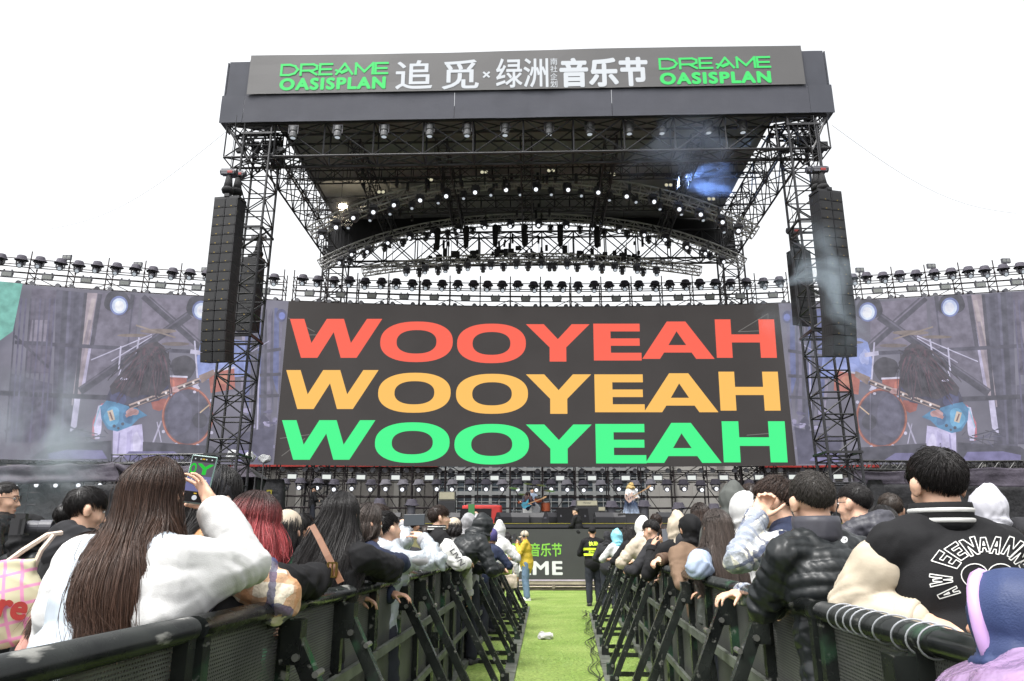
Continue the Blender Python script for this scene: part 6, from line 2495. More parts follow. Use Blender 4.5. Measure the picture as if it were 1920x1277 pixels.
def hood_up(m, peak=.03, th=.022, open_=True, style=None, seed=0, drop=.0, opening=(.62, .95)):
    """hood over the head; the face opening is cut out of the shell"""
    def fn(c):
        mb = MB()
        C, N, hs, s, Rh = c['C'], c['N'], c['hs'], c['s'], c['Rh']
        R3 = Rh.to_3x3()
        T = lambda p: C + R3 @ (Vector(p) * hs)
        mb.ell(T((0, -.018, .022)), np.array((.080 + th, .104 + th, .098 + th)) * hs, Rh, res=(24, 16))
        mb.ell(T((0, -.05, .05 + peak)), np.array((.066, .08, .07 + th)) * hs, Rh)
        mb.ell(T((0, -.02, -.07)), np.array((.074 + th, .088 + th, .09)) * hs, Rh)
        mb.ell(T((0, .035, .0)), np.array((.072 + th, .055 + th, .105)) * hs, Rh)
        mb.cap(T((0, -.02, -.09)), N - c['d'] * .05, .075 * s + th, .105 * s + th)
        me = remesh(mb, c['vx'] * 1.2, 5, 'hood')
        co, nr = mesh_co(me), vnormals(me)
        disp = wrinkle(co, .009, 22, seed + 9)
        l0 = (co - np.array(C)) @ np.array(R3)
        disp = disp - .004 * np.exp(-(l0[:, 0] / .006) ** 2) + .003 * np.exp(-((np.abs(l0[:, 0]) - .014) / .006) ** 2)
        disp = disp + np.where(l0[:, 2] < -.06, .010 * np.sin(l0[:, 2] * 90 + 2.5 * np.sin(l0[:, 0] * 22 + seed)), 0)
        if style == 'puffer':
            disp = disp + .009 * (np.abs(np.sin(math.pi * (co[:, 2] - C.z) / .062)) ** .5 - .7)
        co = co + nr * disp[:, None]
        set_co(me, co)
        lc = (co - np.array(C)) @ np.array(R3) / hs
        if open_:
            ax, az_ = opening
            cut = (lc[:, 1] > .045) & ((lc[:, 0] / (.068 * ax / .62)) ** 2 + ((lc[:, 2] + .012) / (.098 * az_ / .95)) ** 2 < 1)
            bm = bmesh.new(); bm.from_mesh(me); bm.verts.ensure_lookup_table()
            bmesh.ops.delete(bm, geom=[bm.verts[i] for i in np.where(cut)[0]], context='VERTS')
            bm.to_mesh(me); bm.free()
        me.materials.append(m)
        o = link('hood', me, c['o'])
        md = o.modifiers.new('thick', 'SOLIDIFY'); md.thickness = -.012; md.offset = 1
        return o
    return fn
def hood_down(m, size=1.0, seed=0, puff=None):
    """hood lying on the back of the neck"""
    def fn(c):
        mb = MB()
        N, s, d = c['N'], c['s'] * size, c['d']
        th = c.get('th', .02)
        bk = Vector((0, -math.cos(c['lean']), math.sin(c['lean'])))
        for k in range(13):
            a = -2.5 + 5.0 * k / 12
            w = abs(a) / 2.5
            p = N + Vector((math.sin(a) * (.098 + .01 * w) * s, 0, 0)) + bk * (math.cos(a) * .085 * s + .01) + d * (.012 - .05 * w) * s
            mb.ell(p, ((.046 - .012 * w) * s, (.046 - .012 * w) * s, (.05 - .012 * w) * s))
        mb.ell(N + bk * (.105 * s) - d * .06 * s, (.105 * s, .048 * s, .10 * s), c['q'])
        me = remesh(mb, c['vx'] * 1.3, 5, 'hood')
        co, nr = mesh_co(me), vnormals(me)
        disp = wrinkle(co, .008, 30, seed)
        if puff:
            disp = disp + .008 * (np.abs(np.sin(math.pi * (co @ np.array((.0, .3, 1.0))) / .05)) ** .5 - .7)
        set_co(me, co + nr * disp[:, None])
        me.materials.append(m)
        link('hood', me, c['o'])
    return fn
def collar_ring(m, r=.066, h=.035, w=.013, stripes=None, tilt=.0, up=.028, band=None):
    def fn(c):
        s = c['s']
        ax = (c['C'] - c['N']).normalized()
        X, Yv, Z = basis(ax)
        n = 36
        def ring(r_, z, name, mm, hh):
            m1 = MB()
            prof = [(r_, -hh / 2), (r_ + .004, -hh / 4), (r_ + .005, hh / 4), (r_ + .001, hh / 2), (r_ - .010, hh / 2), (r_ - .012, -hh / 2)]
            v, f = [], []
            for k, (rr, z_) in enumerate(prof):
                for i in range(n):
                    a = 2 * math.pi * i / n
                    v.append(tuple(c['N'] + ax * (z + z_ + up) + Vector((math.cos(a) * rr * s, math.sin(a) * rr * s * 1.02 - .004, 0))))
            K = len(prof)
            for k in range(K):
                for i in range(n):
                    j = (i + 1) % n
                    f.append((k * n + i, k * n + j, ((k + 1) % K) * n + j, ((k + 1) % K) * n + i))
            m1.add(v, f)
            return m1.build(name, mm, c['o'], smooth=True)
        q = ring(r + .01, .0, 'collar', m, h * 2)
        if stripes:
            for z in (-.30, .42):
                st_ = ring(r + .0125 , z * h, 'collar_stripe', stripes, h * .38)
                st_.parent = q
    return fn
def cap_hat(m, brim=True, fwd=True, m2=None, puff=1.0, name='cap', low=-.05):
    def fn(c):
        C, hs, Rh = c['C'], c['hs'], c['Rh']
        R3 = np.array(Rh.to_3x3())
        m1 = MB()
        nu, nv = 28, 10
        v, f = [], []
        for j in range(nv + 1):
            el = math.pi / 2 * (1 - j / nv * 1.0)
            for i in range(nu):
                a = 2 * math.pi * i / nu
                u = np.array((math.cos(el) * math.sin(a), math.cos(el) * math.cos(a), math.sin(el)))
                v.append(R3 @ ((HC + np.array((0, 0, .012 + low * .0)) + u * (HR * 1.11 * np.array((1, 1, puff)))) * hs) + np.array(C))
        for j in range(nv):
            for i in range(nu):
                k = (i + 1) % nu
                f.append((j * nu + i, (j + 1) * nu + i, (j + 1) * nu + k, j * nu + k))
        # sides drop a little below the equator
        base = len(v) - nu
        for i in range(nu):
            a = 2 * math.pi * i / nu
            u = np.array((math.sin(a), math.cos(a), 0.0))
            v.append(R3 @ ((HC + np.array((0, 0, .012 + low)) + u * HR * 1.10) * hs) + np.array(C))
        for i in range(nu):
            k = (i + 1) % nu
            f.append((base + i, base + nu + i, base + nu + k, base + k))
        m1.add(v, f)
        if brim:
            sg = 1 if fwd else -1
            bv, bf = [], []
            for j in range(4):
                for i in range(13):
                    a = -1.0 + 2.0 * i / 12
                    r = 1.08 + .62 * j / 3 * math.cos(a) ** .6
                    p = np.array((math.sin(a) * HR[0] * 1.1 * (1 + .12 * j / 3), sg * math.cos(a) * HR[1] * r, .012 + low - .012 * j / 3 - .02 * abs(math.sin(a)) * j / 3))
                    bv.append(R3 @ ((HC + p) * hs) + np.array(C))
            for j in range(3):
                for i in range(12):
                    q = j * 13 + i
                    bf.append((q, q + 1, q + 14, q + 13))
            m1.add(bv, bf)
        o = m1.build(name, m, c['o'], smooth=True)
        md = o.modifiers.new('thick', 'SOLIDIFY'); md.thickness = .006 * hs; md.offset = 1
    return fn
def beanie(m, name='beanie', low=-.05, puff=1.05):
    return cap_hat(m, False, name=name, low=low, puff=puff)
def glasses(col=None):
    def fn(c):
        T = c['Tn']
        m1 = MB()
        for s in (-1, 1):
            m1.path([T((s * (.033 + .024 * math.cos(a)), .098 - .012 * abs(math.cos(a)) * (1 if s * math.cos(a) * s > 0 else .3), .008 + .019 * math.sin(a))) for a in np.linspace(0, 2 * math.pi, 15)[:-1]], .0019, 5, closed=True)
            m1.path([T((s * .058, .088, .014)), T((s * .078, .05, .014)), T((s * .086, .0, .012)), T((s * .086, -.02, -.006))], .0019, 5)
        m1.tube(T((-.009, .099, .012)), T((.009, .099, .012)), .0019, 5)
        m1.build('glasses', col or M_BLACK, c['o'])
    return fn
def scarf(m):
    def fn(c):
        m1 = MB()
        s = c['s']
        for k in range(16):
            a = 2 * math.pi * k / 16
            m1.ell(c['N'] + c['d'] * (.015 + .015 * math.sin(2 * a)) + Vector((math.cos(a) * .085 * s, math.sin(a) * .085 * s, 0)), (.04, .04, .05))
        me = remesh(m1, c['vx'] * 1.3, 4, 'scarf')
        co, nr = mesh_co(me), vnormals(me)
        set_co(me, co + nr * wrinkle(co, .007, 40, 2)[:, None])
        me.materials.append(m); link('scarf', me, c['o'])
    return fn
def short(m=None, **k):
    k.setdefault('n', 1100)
    return (short_hair, dict(m=m or H_BLACK, **k))
def longh(m=None, **k):
    k.setdefault('n', 1500)
    return (long_hair, dict(m=m or H_BLACK, **k))
def bun(m=None, p=(0, -.12, .02), r=.04):
    def fn(c):
        rs = np.random.RandomState(3)
        C = c['Tn'](p)
        n = 160
        a0 = rs.uniform(0, 6.28, n); tilt = rs.normal(0, .5, n)
        Sg = 8
        P = np.empty((n, Sg, 3))
        for k in range(Sg):
            a = a0 + k / (Sg - 1) * 2.6
            P[:, k] = np.array(C) + r * c['hs'] * np.stack([np.cos(a) * np.cos(tilt), np.sin(tilt), np.sin(a) * np.cos(tilt)], 1)
        m1 = MB(); m1.ell(C, r * .93 * c['hs'], res=(16, 10))
        hair_object([strand_mesh('s', P, np.full((n, Sg), .0022), m, rs), (m1.v[0], m1.f, np.full(len(m1.v[0]), .3), np.full(len(m1.v[0]), .3))], m or H_BLACK, c['o'], 'hair_bun')
    return fn
# ---------------- things people hold
def smartphone(label, p, x, y, size=(.076, .16), case='9fc4bd', screen='3a3a44', content=None):
    """p: centre (world); x, y: the picture's right and up directions; the screen faces the holder"""
    o = thing('smartphone', label, 'phone')
    o.matrix_world = frame_mat(p, x, y)
    w, h = size
    m1 = MB(); m1.box((0, 0, -.001), (w + .008, h + .008, .010)); q = m1.build('case', mat('phone_case_' + case, case, .4), o)
    md = q.modifiers.new('b', 'BEVEL'); md.width = .004; md.segments = 2
    m1 = MB(); m1.box((0, 0, .0050), (w, h, .0016)); m1.build('screen', emis('phone_screen_' + screen, screen), o)
    if content:
        content(o, w, h)
    return o

def press_px(c, polys, m, name, Y, lift=.0035):
    """flat marks (polygons in photo pixels) laid on the wearer's jacket"""
    from mathutils.bvhtree import BVHTree
    jo = c['jacket']
    bv = BVHTree.FromPolygons([v.co[:] for v in jo.data.vertices], [p.vertices[:] for p in jo.data.polygons])
    e = c['L_'](Vector((0, 0, EYE)))
    m1 = MB()
    for pl in polys:
        v = []
        for x, y in pl:
            dr = (c['L_'](at(x, y, Y)) - e).normalized()
            hit = bv.ray_cast(e, dr)
            if hit[0] is None:
                v = []; break
            v.append(tuple(hit[0] - dr * lift))
        if v:
            m1.add(v, [tuple(range(len(v)))])
    return m1.build(name, m, c['o'])
# ================================================================== THE CROWD
def flat_text(body, fit, m, parent, M4, bold=.03, name='lettering'):
    """flat lettering fitted in (x0, x1, y0, y1) of a frame"""
    me = text_mesh(name, body, 1, bold)
    fit_text(me, *fit)
    me.materials.append(m)
    o = link(name, me, parent)
    o.matrix_parent_inverse = Matrix()
    o.matrix_basis = M4
    return o
def on_cloth(c, o, lift=.004, cam_dir=None):
    """press a flat decal on the jacket below it"""
    md = o.modifiers.new('press', 'SHRINKWRAP'); md.target = c['jacket']; md.wrap_method = 'PROJECT'
    md.use_negative_direction = True; md.use_positive_direction = True; md.use_project_z = True; md.offset = lift
    md.project_limit = .3

# ---- far left
person('balding man in glasses and black down jacket, in profile at the left frame edge', 14, 903, 5.2, 72, .1, (5, 4), ('low_phone', 'low_phone'), skin=SKIN2,
       hair=short(length=.035, top=.62, seed=1, fade=.5), outfit=[jacket(C_PUFF, .045, 'puffer', quilt=.09, qamp=.008, seed=1), hood_down(C_PUFF, 1.0, 1), trousers(C_DJEANS)], extra=[glasses()])
def camera_thing(label, p, yaw, strap=True, s=1.0):
    o = thing('photo_camera', label, 'camera', p, -R(yaw))
    m1 = MB(); m1.box((0, 0, 0), (.14 * s, .06 * s, .095 * s)); m1.box((0, 0, .06 * s), (.05 * s, .05 * s, .035 * s)); m1.box((.055 * s, .03 * s, 0), (.03 * s, .03 * s, .09 * s)); m1.build('camera_body', M_BLACK, o)
    m1 = MB(); m1.lathe([(.035 * s, .03 * s), (.038 * s, .06 * s), (.036 * s, .1 * s), (.042 * s, .105 * s), (.042 * s, .17 * s), (.036 * s, .172 * s), (.03 * s, .16 * s)], d=(0, 1, 0), n=18); m1.build('lens', M_LAMP, o, smooth=False)
    return o
cmr = at(38, 988, 4.35)
camera_thing('black camera held at the chest of the man at the left frame edge', cmr, 75)
person('person in a black knitted hood, low between the camera man and the black-haired boy', 66, 966, 4.9, 20, .12, (0, 10), ('down', 'low_phone'), hair=None,
       outfit=[jacket(C_PUFF, .05, 'puffer', seed=2), hood_up(C_BLACK, .0, .016, seed=2), trousers(C_DJEANS)], face=False)
person('small dark-haired head behind the bowl-cut boy at the left', 131, 942, 5.6, 10, .1, (0, 0), hair=short(length=.05, seed=3, n=700), outfit=[jacket(C_BLACK, .03, seed=3), trousers(C_DJEANS)], face=False)
person('bowl-cut black-haired boy in a black coat with grey hood, left of the long-haired woman', 168, 912, 3.9, 30, .16, (18, 12), ('down', 'rail'), skin=SKIN2,
       hair=short(length=.075, seed=4, n=1800, fade=.9, top=.30), outfit=[jacket(C_BLACK, .035, seed=4), hood_down(C_CHAR, 1.05, 4), trousers(C_DJEANS)])
person('person in a pink jacket with olive fringed scarf, mostly hidden by the long-haired woman', 176, 1002, 3, 15, .25, (0, 12), ('down', 'down'), hair=longh(H_BROWN, drop=.3, seed=5, n=900),
       outfit=[jacket(C_PINK, .045, seed=5, amp=.008), scarf(C_OLIVE), trousers(C_DJEANS)], face=False)
# plaid tote bag
def tote():
    p = at(16, 1112, 3.0)
    o = thing('tote_bag', 'cream tote bag with pink grid lines and a red word, hanging at the left edge', 'bag', p, .12)
    M_T = bpy.data.materials.new('tote_canvas'); M_T.use_nodes = True
    nt = M_T.node_tree; b = nt.nodes['Principled BSDF']
    tc = nt.nodes.new('ShaderNodeTexCoord'); mp = nt.nodes.new('ShaderNodeMapping'); mp.inputs['Rotation'].default_value = (0, .25, 0); mp.inputs['Scale'].default_value = (14, 14, 14)
    sx = nt.nodes.new('ShaderNodeSeparateXYZ'); nt.links.new(tc.outputs['Object'], mp.inputs[0]); nt.links.new(mp.outputs[0], sx.inputs[0])
    prev = None
    for ax, col in (('X', (.55, .22, .36)), ('Z', (.55, .22, .36))):
        f = nt.nodes.new('ShaderNodeMath'); f.operation = 'FRACT'; ad = nt.nodes.new('ShaderNodeMath'); ad.inputs[1].default_value = 20; nt.links.new(sx.outputs[ax], ad.inputs[0]); nt.links.new(ad.outputs[0], f.inputs[0])
        l = nt.nodes.new('ShaderNodeMath'); l.operation = 'LESS_THAN'; l.inputs[1].default_value = .2; nt.links.new(f.outputs[0], l.inputs[0])
        x = nt.nodes.new('ShaderNodeMix'); x.data_type = 'RGBA'; nt.links.new(l.outputs[0], x.inputs['Factor']); x.inputs[7].default_value = (*col, 1)
        if prev is None:
            x.inputs[6].default_value = (.46, .43, .29, 1)
        else:
            nt.links.new(prev.outputs[2], x.inputs[6])
        prev = x
    nt.links.new(prev.outputs[2], b.inputs['Base Color']); b.inputs['Roughness'].default_value = .85
    mb = MB()
    mb.ell((0, 0, -.06), (.17, .055, .19), res=(24, 16)); mb.box((0, 0, -.12), (.30, .07, .18)); mb.box((.02, 0, .1), (.16, .05, .1))
    me = remesh(mb, .009, 6, 'bag_body'); co, nr = mesh_co(me), vnormals(me); set_co(me, co + nr * wrinkle(co, .008, 20, 8)[:, None])
    me.materials.append(M_T); link('bag_body', me, o)
    m1 = MB(); m1.path([(-.05, 0, .12), (.03, .0, .19), (.11, .03, .26), (.14, .1, .27)], .013, 6); m1.path([(.09, 0, .12), (.11, .0, .19), (.14, .03, .26)], .012, 6); m1.build('strap', mat('tote_strap', (.6, .5, .42), .8), o)
    o.scale = (.86, .86, .86)
    flat_text('re', (.0, .13, -.10, -.02), M_RED, o, Matrix.Translation((.01, -.072, 0)) @ Matrix.Rotation(R(90), 4, 'X') @ Matrix.Rotation(R(-8), 4, 'Z'), .04)
tote()

# ---- the woman with the long brown hair holding up a phone
PHC = at(374, 899, 2.52)
def l5_hair():
    return longh(H_BROWN, n=9000, drop=.60, seed=6, drape=(.22, -.12, 0), spread=.4, az_max=1.8, rad=.00085, taper=.35, gather=.48, wave=.012, Sg=22)
person('woman with very long brown hair and white hoodie sleeves, holding up a phone', 300, 864, 2.35, 18, 0.3, (-4, 2), ('down', ('px', 448, 1058, 2.40, 400, 950, 2.48)), skin=SKIN2,
       hair=l5_hair(), outfit=[jacket(C_PALEBLUE, .046, seed=6, amp=.0045, freq=13, hem=.18, end=.90, sleeves=C_WHITE, sstart=.0, sth=.012, bat=.15), trousers(C_JEANS)],
       nrm=(None, (0.55, .75, .1)), curl=(.4, .30), spread=.25, hs=1.0)
def l5_content(o, w, h):
    E_PG = emis('phone_green', '25c63a'); E_PB = emis('phone_black', '0b0b0d'); E_PW = emis('phone_icon', 'd9dde6'); E_PY = emis('phone_yellow', 'd9b13a'); E_PV = emis('phone_blue', '6d6f9e')
    z = .0062
    m1 = MB(); m1.box((0, h * .435, z), (w, h * .12, .0006)); m1.box((0, -h * .385, z), (w, h * .22, .0006)); m1.build('screen_bar', E_PB, o)
    m1 = MB(); m1.box((0, -h * .10, z), (w, h * .33, .0005)); m1.build('screen_stage', E_PV, o)
    me = text_mesh('lettering', 'Y', 1, .035); fit_text(me, -w * .2, w * .48, h * .10, h * .34); a = mesh_co(me); a[:, 2] = z + .0004; set_co(me, a); me.materials.append(E_PG); link('lettering', me, o)
    me = text_mesh('lettering', 'O', 1, .035); fit_text(me, -w * .5, -w * .21, h * .10, h * .34); a = mesh_co(me); a[:, 2] = z + .0004; set_co(me, a); me.materials.append(E_PG); link('lettering', me, o)
    m1 = MB(); m1.lathe([(.0055, 0), (.0085, 0.0), (.0085, .0008), (.0055, .0008)], p=(0, -h * .40, z), n=20)
    for k in range(4):
        m1.box((-w * .36 + w * .24 * k, h * .435, z + .0005), (.004, .004, .0006)); m1.box((-w * .3 + w * .2 * k, -h * .01, z + .0005), (.005, .004, .0006))
    m1.build('screen_icon', E_PW, o)
    m1 = MB(); m1.box((0, -h * .31, z + .0005), (.010, .004, .0006)); m1.box((0, h * .437, z + .0009), (.010, .004, .0006)); m1.build('screen_mark', E_PY, o)
smartphone('phone in a pale green case held up by the long-haired woman, green letters on screen', PHC, (.99, .10, -.10), (.10, .10, 1), (.080, .160), '9fc4bd', '55505c', l5_content)

person('person in a dark hood with black hair and plaid fleece sleeve, behind the raised phone', 414, 878, 2.8, 40, .34, (0, 0), ('down', ('px', 515, 1118, 2.66, 430, 1135, 2.75)), hair=longh(H_BLACK, drop=.34, seed=8, n=1200, az_max=2.3),
       outfit=[jacket(C_PLAID, .085, seed=8, amp=.006), hood_up(C_CHAR, -.01, .012, seed=8), collar_ring(C_LIME, .085, .04), trousers(C_DJEANS)], face=False)
person('woman with red-dyed shoulder-length hair in a black coat leaning on the left rail', 482, 926, 2.8, 26, 0.34, (-8, 6), ('rail', ('px', 592, 1090, 2.95, 530, 1105, 3.2)), hair=longh(H_RED, n=3200, drop=.24, seed=9, spread=1.0, az_max=2.5, taper=.2, wave=.02, rad=.0012),
       outfit=[jacket(C_BLACK, .045, seed=9, amp=.008), trousers(C_DJEANS)], face=False)
person('person in a cream baseball cap and green fleece behind the red-haired woman', 541, 961, 4.4, 18, .12, (0, 6), hair=longh(H_BLACK, drop=.2, n=800, seed=10), outfit=[jacket(C_GREEN, .035, seed=10), cap_hat(C_BEIGE, True, True), trousers(C_DJEANS)], face=False)
person('dark short-haired head just right of the cream cap', 570, 962, 5.4, 30, .1, (0, 4), hair=short(length=.05, seed=11, n=700), outfit=[jacket(C_BLACK, .035, seed=11), trousers(C_DJEANS)], face=False)
person('dark-haired head low between the cream cap and the strap-bag woman', 607, 978, 6.2, 15, .1, (0, 4), hair=longh(H_DKBR, drop=.16, n=700, seed=12), outfit=[jacket(C_CHAR, .035, seed=12), trousers(C_DJEANS)], face=False)
def bag_strap(c):
    L = c['L_']
    pts = [L(at(*p)) for p in ((590, 985, 3.42), (604, 1010, 3.16), (620, 1042, 3.02), (633, 1068, 2.96), (645, 1092, 2.92))]
    m1 = MB()
    v, f = [], []
    for k, p in enumerate(pts):
        for sx in (-.014, .014):
            for sy in (0, .005):
                v.append(tuple(p + Vector((sx, sy - .02, sx * .4))))
    for k in range(len(pts) - 1):
        a, b = 4 * k, 4 * k + 4
        f += [(a, b, b + 2, a + 2), (a + 1, a + 3, b + 3, b + 1), (a, a + 1, b + 1, b), (a + 2, b + 2, b + 3, a + 3)]
    m1.add(v, f)
    q = m1.build('bag_strap', mat('brown_strap', (.16, .075, .04), .5, var=.15), c['o'])
    m1 = MB()
    p = pts[3] + Vector((0, -.032, 0))
    for a, b in (((-.022, .026), (.022, .026)), ((.022, .026), (.022, -.026)), ((.022, -.026), (-.022, -.026)), ((-.022, -.026), (-.022, .026))):
        m1.bar(p + Vector((a[0], 0, a[1])), p + Vector((b[0], 0, b[1])), .007)
    m1.bar(p + Vector((0, 0, .026)), p + Vector((0, 0, -.026)), .005)
    m1.build('buckle', M_GOLD, q)
person('woman with long black hair, black coat and brown bag strap on the left rail', 642, 925, 3.85, 28, 0.34, (-14, 6), ('rail', ('px', 736, 1066, 4.0, 660, 1080, 4.3)), hair=longh(H_BLACK, n=3400, drop=.40, seed=13, spread=.8, drape=(-.10, -.28, 0), az_max=2.5, taper=.2, rad=.0012),
       outfit=[jacket(C_BLACK, .05, seed=13, amp=.008), trousers(C_DJEANS)], extra=[bag_strap], face=False)
person('woman with black fringe and brownish hair in navy, in profile beside the black-coated woman', 690, 946, 4.5, 50, 0.3, (8, 10), ('rail', ('px', 762, 1058, 4.75, 720, 1064, 5.0)), hair=longh(H_GREYBR, n=1500, drop=.15, seed=14, fringe=1, az_max=2.2), outfit=[jacket(C_NAVY, .04, seed=14), trousers(C_DJEANS)])
person('man with cropped brown hair in profile behind the raincoat man', 713, 943, 5.4, 55, .1, (10, -6), hair=short(H_DKBR, length=.02, seed=15, n=900, top=.5), outfit=[jacket(C_CHAR, .035, seed=15), trousers(C_DJEANS)], skin=SKIN2)
person('man in a clear plastic raincoat raising a phone in both hands over the left rail', 727, 957, 5, 40, 0.2, (4, -14), (('px', 757, 1020, 5.2, 758, 985, 5.45), ('px', 792, 1050, 4.9, 792, 1010, 5.1)), skin=SKIN2, hair=short(length=.05, seed=16, n=1600),
       outfit=[jacket(C_GREY, .02, seed=16), jacket(C_FILM, .045, seed=17, amp=.014, freq=16, name='raincoat', end=.97), hood_down(C_FILM, 1.15, 17), trousers(C_DJEANS)], curl=(.55, .55))
smartphone('dark phone held sideways in both hands by the raincoat man', at(777, 975, 5.3), (.97, -.1, .02), (0, .1, 1), (.15, .075), '2b2c33', '4f565c')
def sleeve_word(c):
    S_, e, h = c['A']['r']
    m = Matrix.Translation(e.lerp(S_, .45))
    x = (e - S_).normalized()
    y = x.cross(Vector((1, 0, 0)))
    fm = frame_mat(e.lerp(S_, .38) + Vector((.10, 0, 0)), x, (x.cross(Vector((1, 0, 0)))) * -1)
    o = flat_text('ALIVN', (-.13, .13, -.028, .028), M_BLACK, c['o'], fm, .02)
    on_cloth(c, o)
person('young man in a black and white varsity jacket turning his face right', 825, 948, 7.6, 66, 0.1, (8, -4), ('pocket', 'rail'), skin=SKIN2, hair=short(H_DKBR, length=.075, seed=18, n=2200, fade=.7, top=.26, lift=.16, messy=.3),
       outfit=[jacket(C_BLACK, .04, sleeves=C_STRIPE, seed=18), collar_ring(C_BLACK, .07, .035, stripes=C_STRIPE), trousers(C_DJEANS)], extra=[sleeve_word], vox=.0095)
person('person in a cream bucket hat behind the varsity jacket', 852, 973, 9, 30, 0.1, (-10, 8), hair=longh(H_BLACK, drop=.12, n=600, seed=19), outfit=[jacket(C_WHITE, .04, seed=19), cap_hat(C_BEIGE, True, True, name='bucket_hat'), trousers(C_DJEANS)], face=False)
person('person in a light grey hood raising a phone overhead behind the black puffer', 880, 963, 9.3, 30, 0.15, (-18, -6), ('rail', ('px', 899, 985, 9.4, 893, 967, 9.6)), outfit=[jacket(C_GREY, .04, seed=20), hood_up(C_GREY, .01, .018, seed=20), trousers(C_DJEANS)], face=False)
smartphone('small phone held above the grey-hooded head, screen lit', at(884, 957, 9.55), (1, 0, .05), (0, .1, 1), (.08, .16), '222226', '4b8a4f')
person('person in a black quilted hooded jacket bent over a phone at the left rail', 908, 968, 8.8, 62, 0.78, (6, 8), ('low_phone', 'low_phone'), hair=None, skin=SKIN2, outfit=[jacket(C_PUFF, .06, 'puffer', quilt=.09, qamp=.012, seed=21, lowhem=.1), hood_up(C_PUFF, .02, .03, style='puffer', seed=21, opening=(.62, .9)), trousers(C_DJEANS)])
smartphone('pale blue phone lying in the hands of the person in the black quilted hood', at(911, 1027, 9.0), (.9, .3, .05), (-.2, .7, .5), (.07, .145), '8aa3d6', '8f9dc4')
person('person in a purple knitted beanie and navy coat at the left rail', 923, 993, 11.6, 45, 0.55, (-31, 6), ('rail', 'rail'), outfit=[jacket(C_NAVY, .045, seed=22), beanie(cloth('purple_knit', (.07, .06, .17)), low=-.1), trousers(C_DJEANS)], face=False)
person('person in a white peaked hood and white coat at the left rail', 937, 982, 12.6, 45, 0.55, (-33, 4), ('rail', 'rail'), outfit=[jacket(C_WHITE, .05, seed=23), hood_up(C_WHITE, .05, .024, seed=23), trousers(C_DJEANS)], face=False)
person('person with a black ponytail past the white hood, near the end of the left rail', 951, 999, 15, 40, 0.2, (-20, 4), hair=longh(H_BLACK, drop=.2, n=500, seed=24), outfit=[jacket(C_WHITE, .035, seed=24), trousers(C_DJEANS)], face=False)
for k, (px, py, Y, lb, cl, hr) in enumerate(((748, 972, 6.6, 'dark-haired head between the raincoat man and his phone', C_CHAR, 'l'), (772, 964, 7.6, 'brown-haired head behind the sideways phone', C_OLIVE, 's'), (801, 985, 8.8, 'dark head half hidden left of the varsity jacket', C_BLACK, 's'), (664, 962, 6.0, 'brown head behind the long black hair', C_NAVY, 's'))):
    person(lb, px, py, Y, 15, .1, (0, 4), hair=longh(H_BLACK, drop=.15, n=500, seed=30 + k) if hr == 'l' else short(H_DKBR, length=.045, seed=30 + k, n=600), outfit=[jacket(cl, .035, seed=30 + k), trousers(C_DJEANS)], face=False)

# ---- on the path
def headset(c):
    T = c['Tn']
    m1 = MB(); m1.path([T((.088 * math.cos(a), -.01, .03 + .115 * math.sin(a))) for a in np.linspace(0, math.pi, 14)], .008, 6)
    for s in (-1, 1):
        m1.ell(T((s * .09, -.005, .0)), (.02, .035, .04))
    m1.build('headphones', M_BLACK, c['o'])
person('photographer in a mustard jacket, jeans and cream cap at the path end', 983, 996, 19.3, -78, .05, (-2, 2), ('camera', 'camera'), skin=SKIN2, hair=short(length=.03, seed=40, n=500), outfit=[jacket(C_YELLOW, .05, seed=40, amp=.012, freq=18, hem=.18), cap_hat(C_BEIGE, True, True), trousers(C_JEANS, .03, C_SHOEW)], extra=[headset], vox=.013)
camera_thing('black camera with a long lens at the mustard-jacketed photographer\'s eye', at(965, 1010, 19.25), -84, s=1.5)
p = at(972, 1020, 19.1)
m1 = MB(); m1.tube((p.x, p.y, .02), (p.x - .02, p.y, 1.3), .018, 8)
tag(m1.build('monopod', M_BLACK), 'thin black monopod standing under the photographer\'s camera', 'monopod')
C_LIMEV = emis('hi_vis_lime', 'c8f52a', .55, base=(.35, .5, .02)) if False else mat('hi_vis_lime', (.62, .84, .04), .5, var=.05)
def guard_marks(c):
    P, d, s, N = c['P'], c['d'], c['s'], c['N']
    for z in (.155, .268):
        m1 = MB()
        n = 36
        v = []
        for i in range(n):
            a = 2 * math.pi * i / n
            for dz in (-.025, .025):
                cc, ss = math.cos(a), math.sin(a)
                rx, ry = .150 * s + .052, .116 * s + .052
                pt = P + d * (z + dz) * s + Vector((rx * cc, ry * ss, 0))
                v.append(tuple(pt))
        m1.add(v, [(2 * i, 2 * ((i + 1) % n), 2 * ((i + 1) % n) + 1, 2 * i + 1) for i in range(n)])
        q = m1.build('reflective_band', C_LIMEV, c['o'])
        md = q.modifiers.new('press', 'SHRINKWRAP'); md.target = c['jacket']; md.wrap_method = 'NEAREST_SURFACEPOINT'; md.offset = .006; md.wrap_mode = 'OUTSIDE_SURFACE'
        md2 = q.modifiers.new('thick', 'SOLIDIFY'); md2.thickness = .006; md2.offset = 1
    for body, z0, z1, w, b in (('执勤', .335, .425, .10, .02), ('ZHIQIN', .188, .235, .115, .03)):
        fm = frame_mat(P + d * 0 + Vector((0, -.3, 0)), (1, 0, 0), (0, 0, 1))
        o = flat_text(body, (-w * s, w * s, z0 * s, z1 * s), C_LIMEV, c['o'], fm, b)
        on_cloth(c, o, .008)
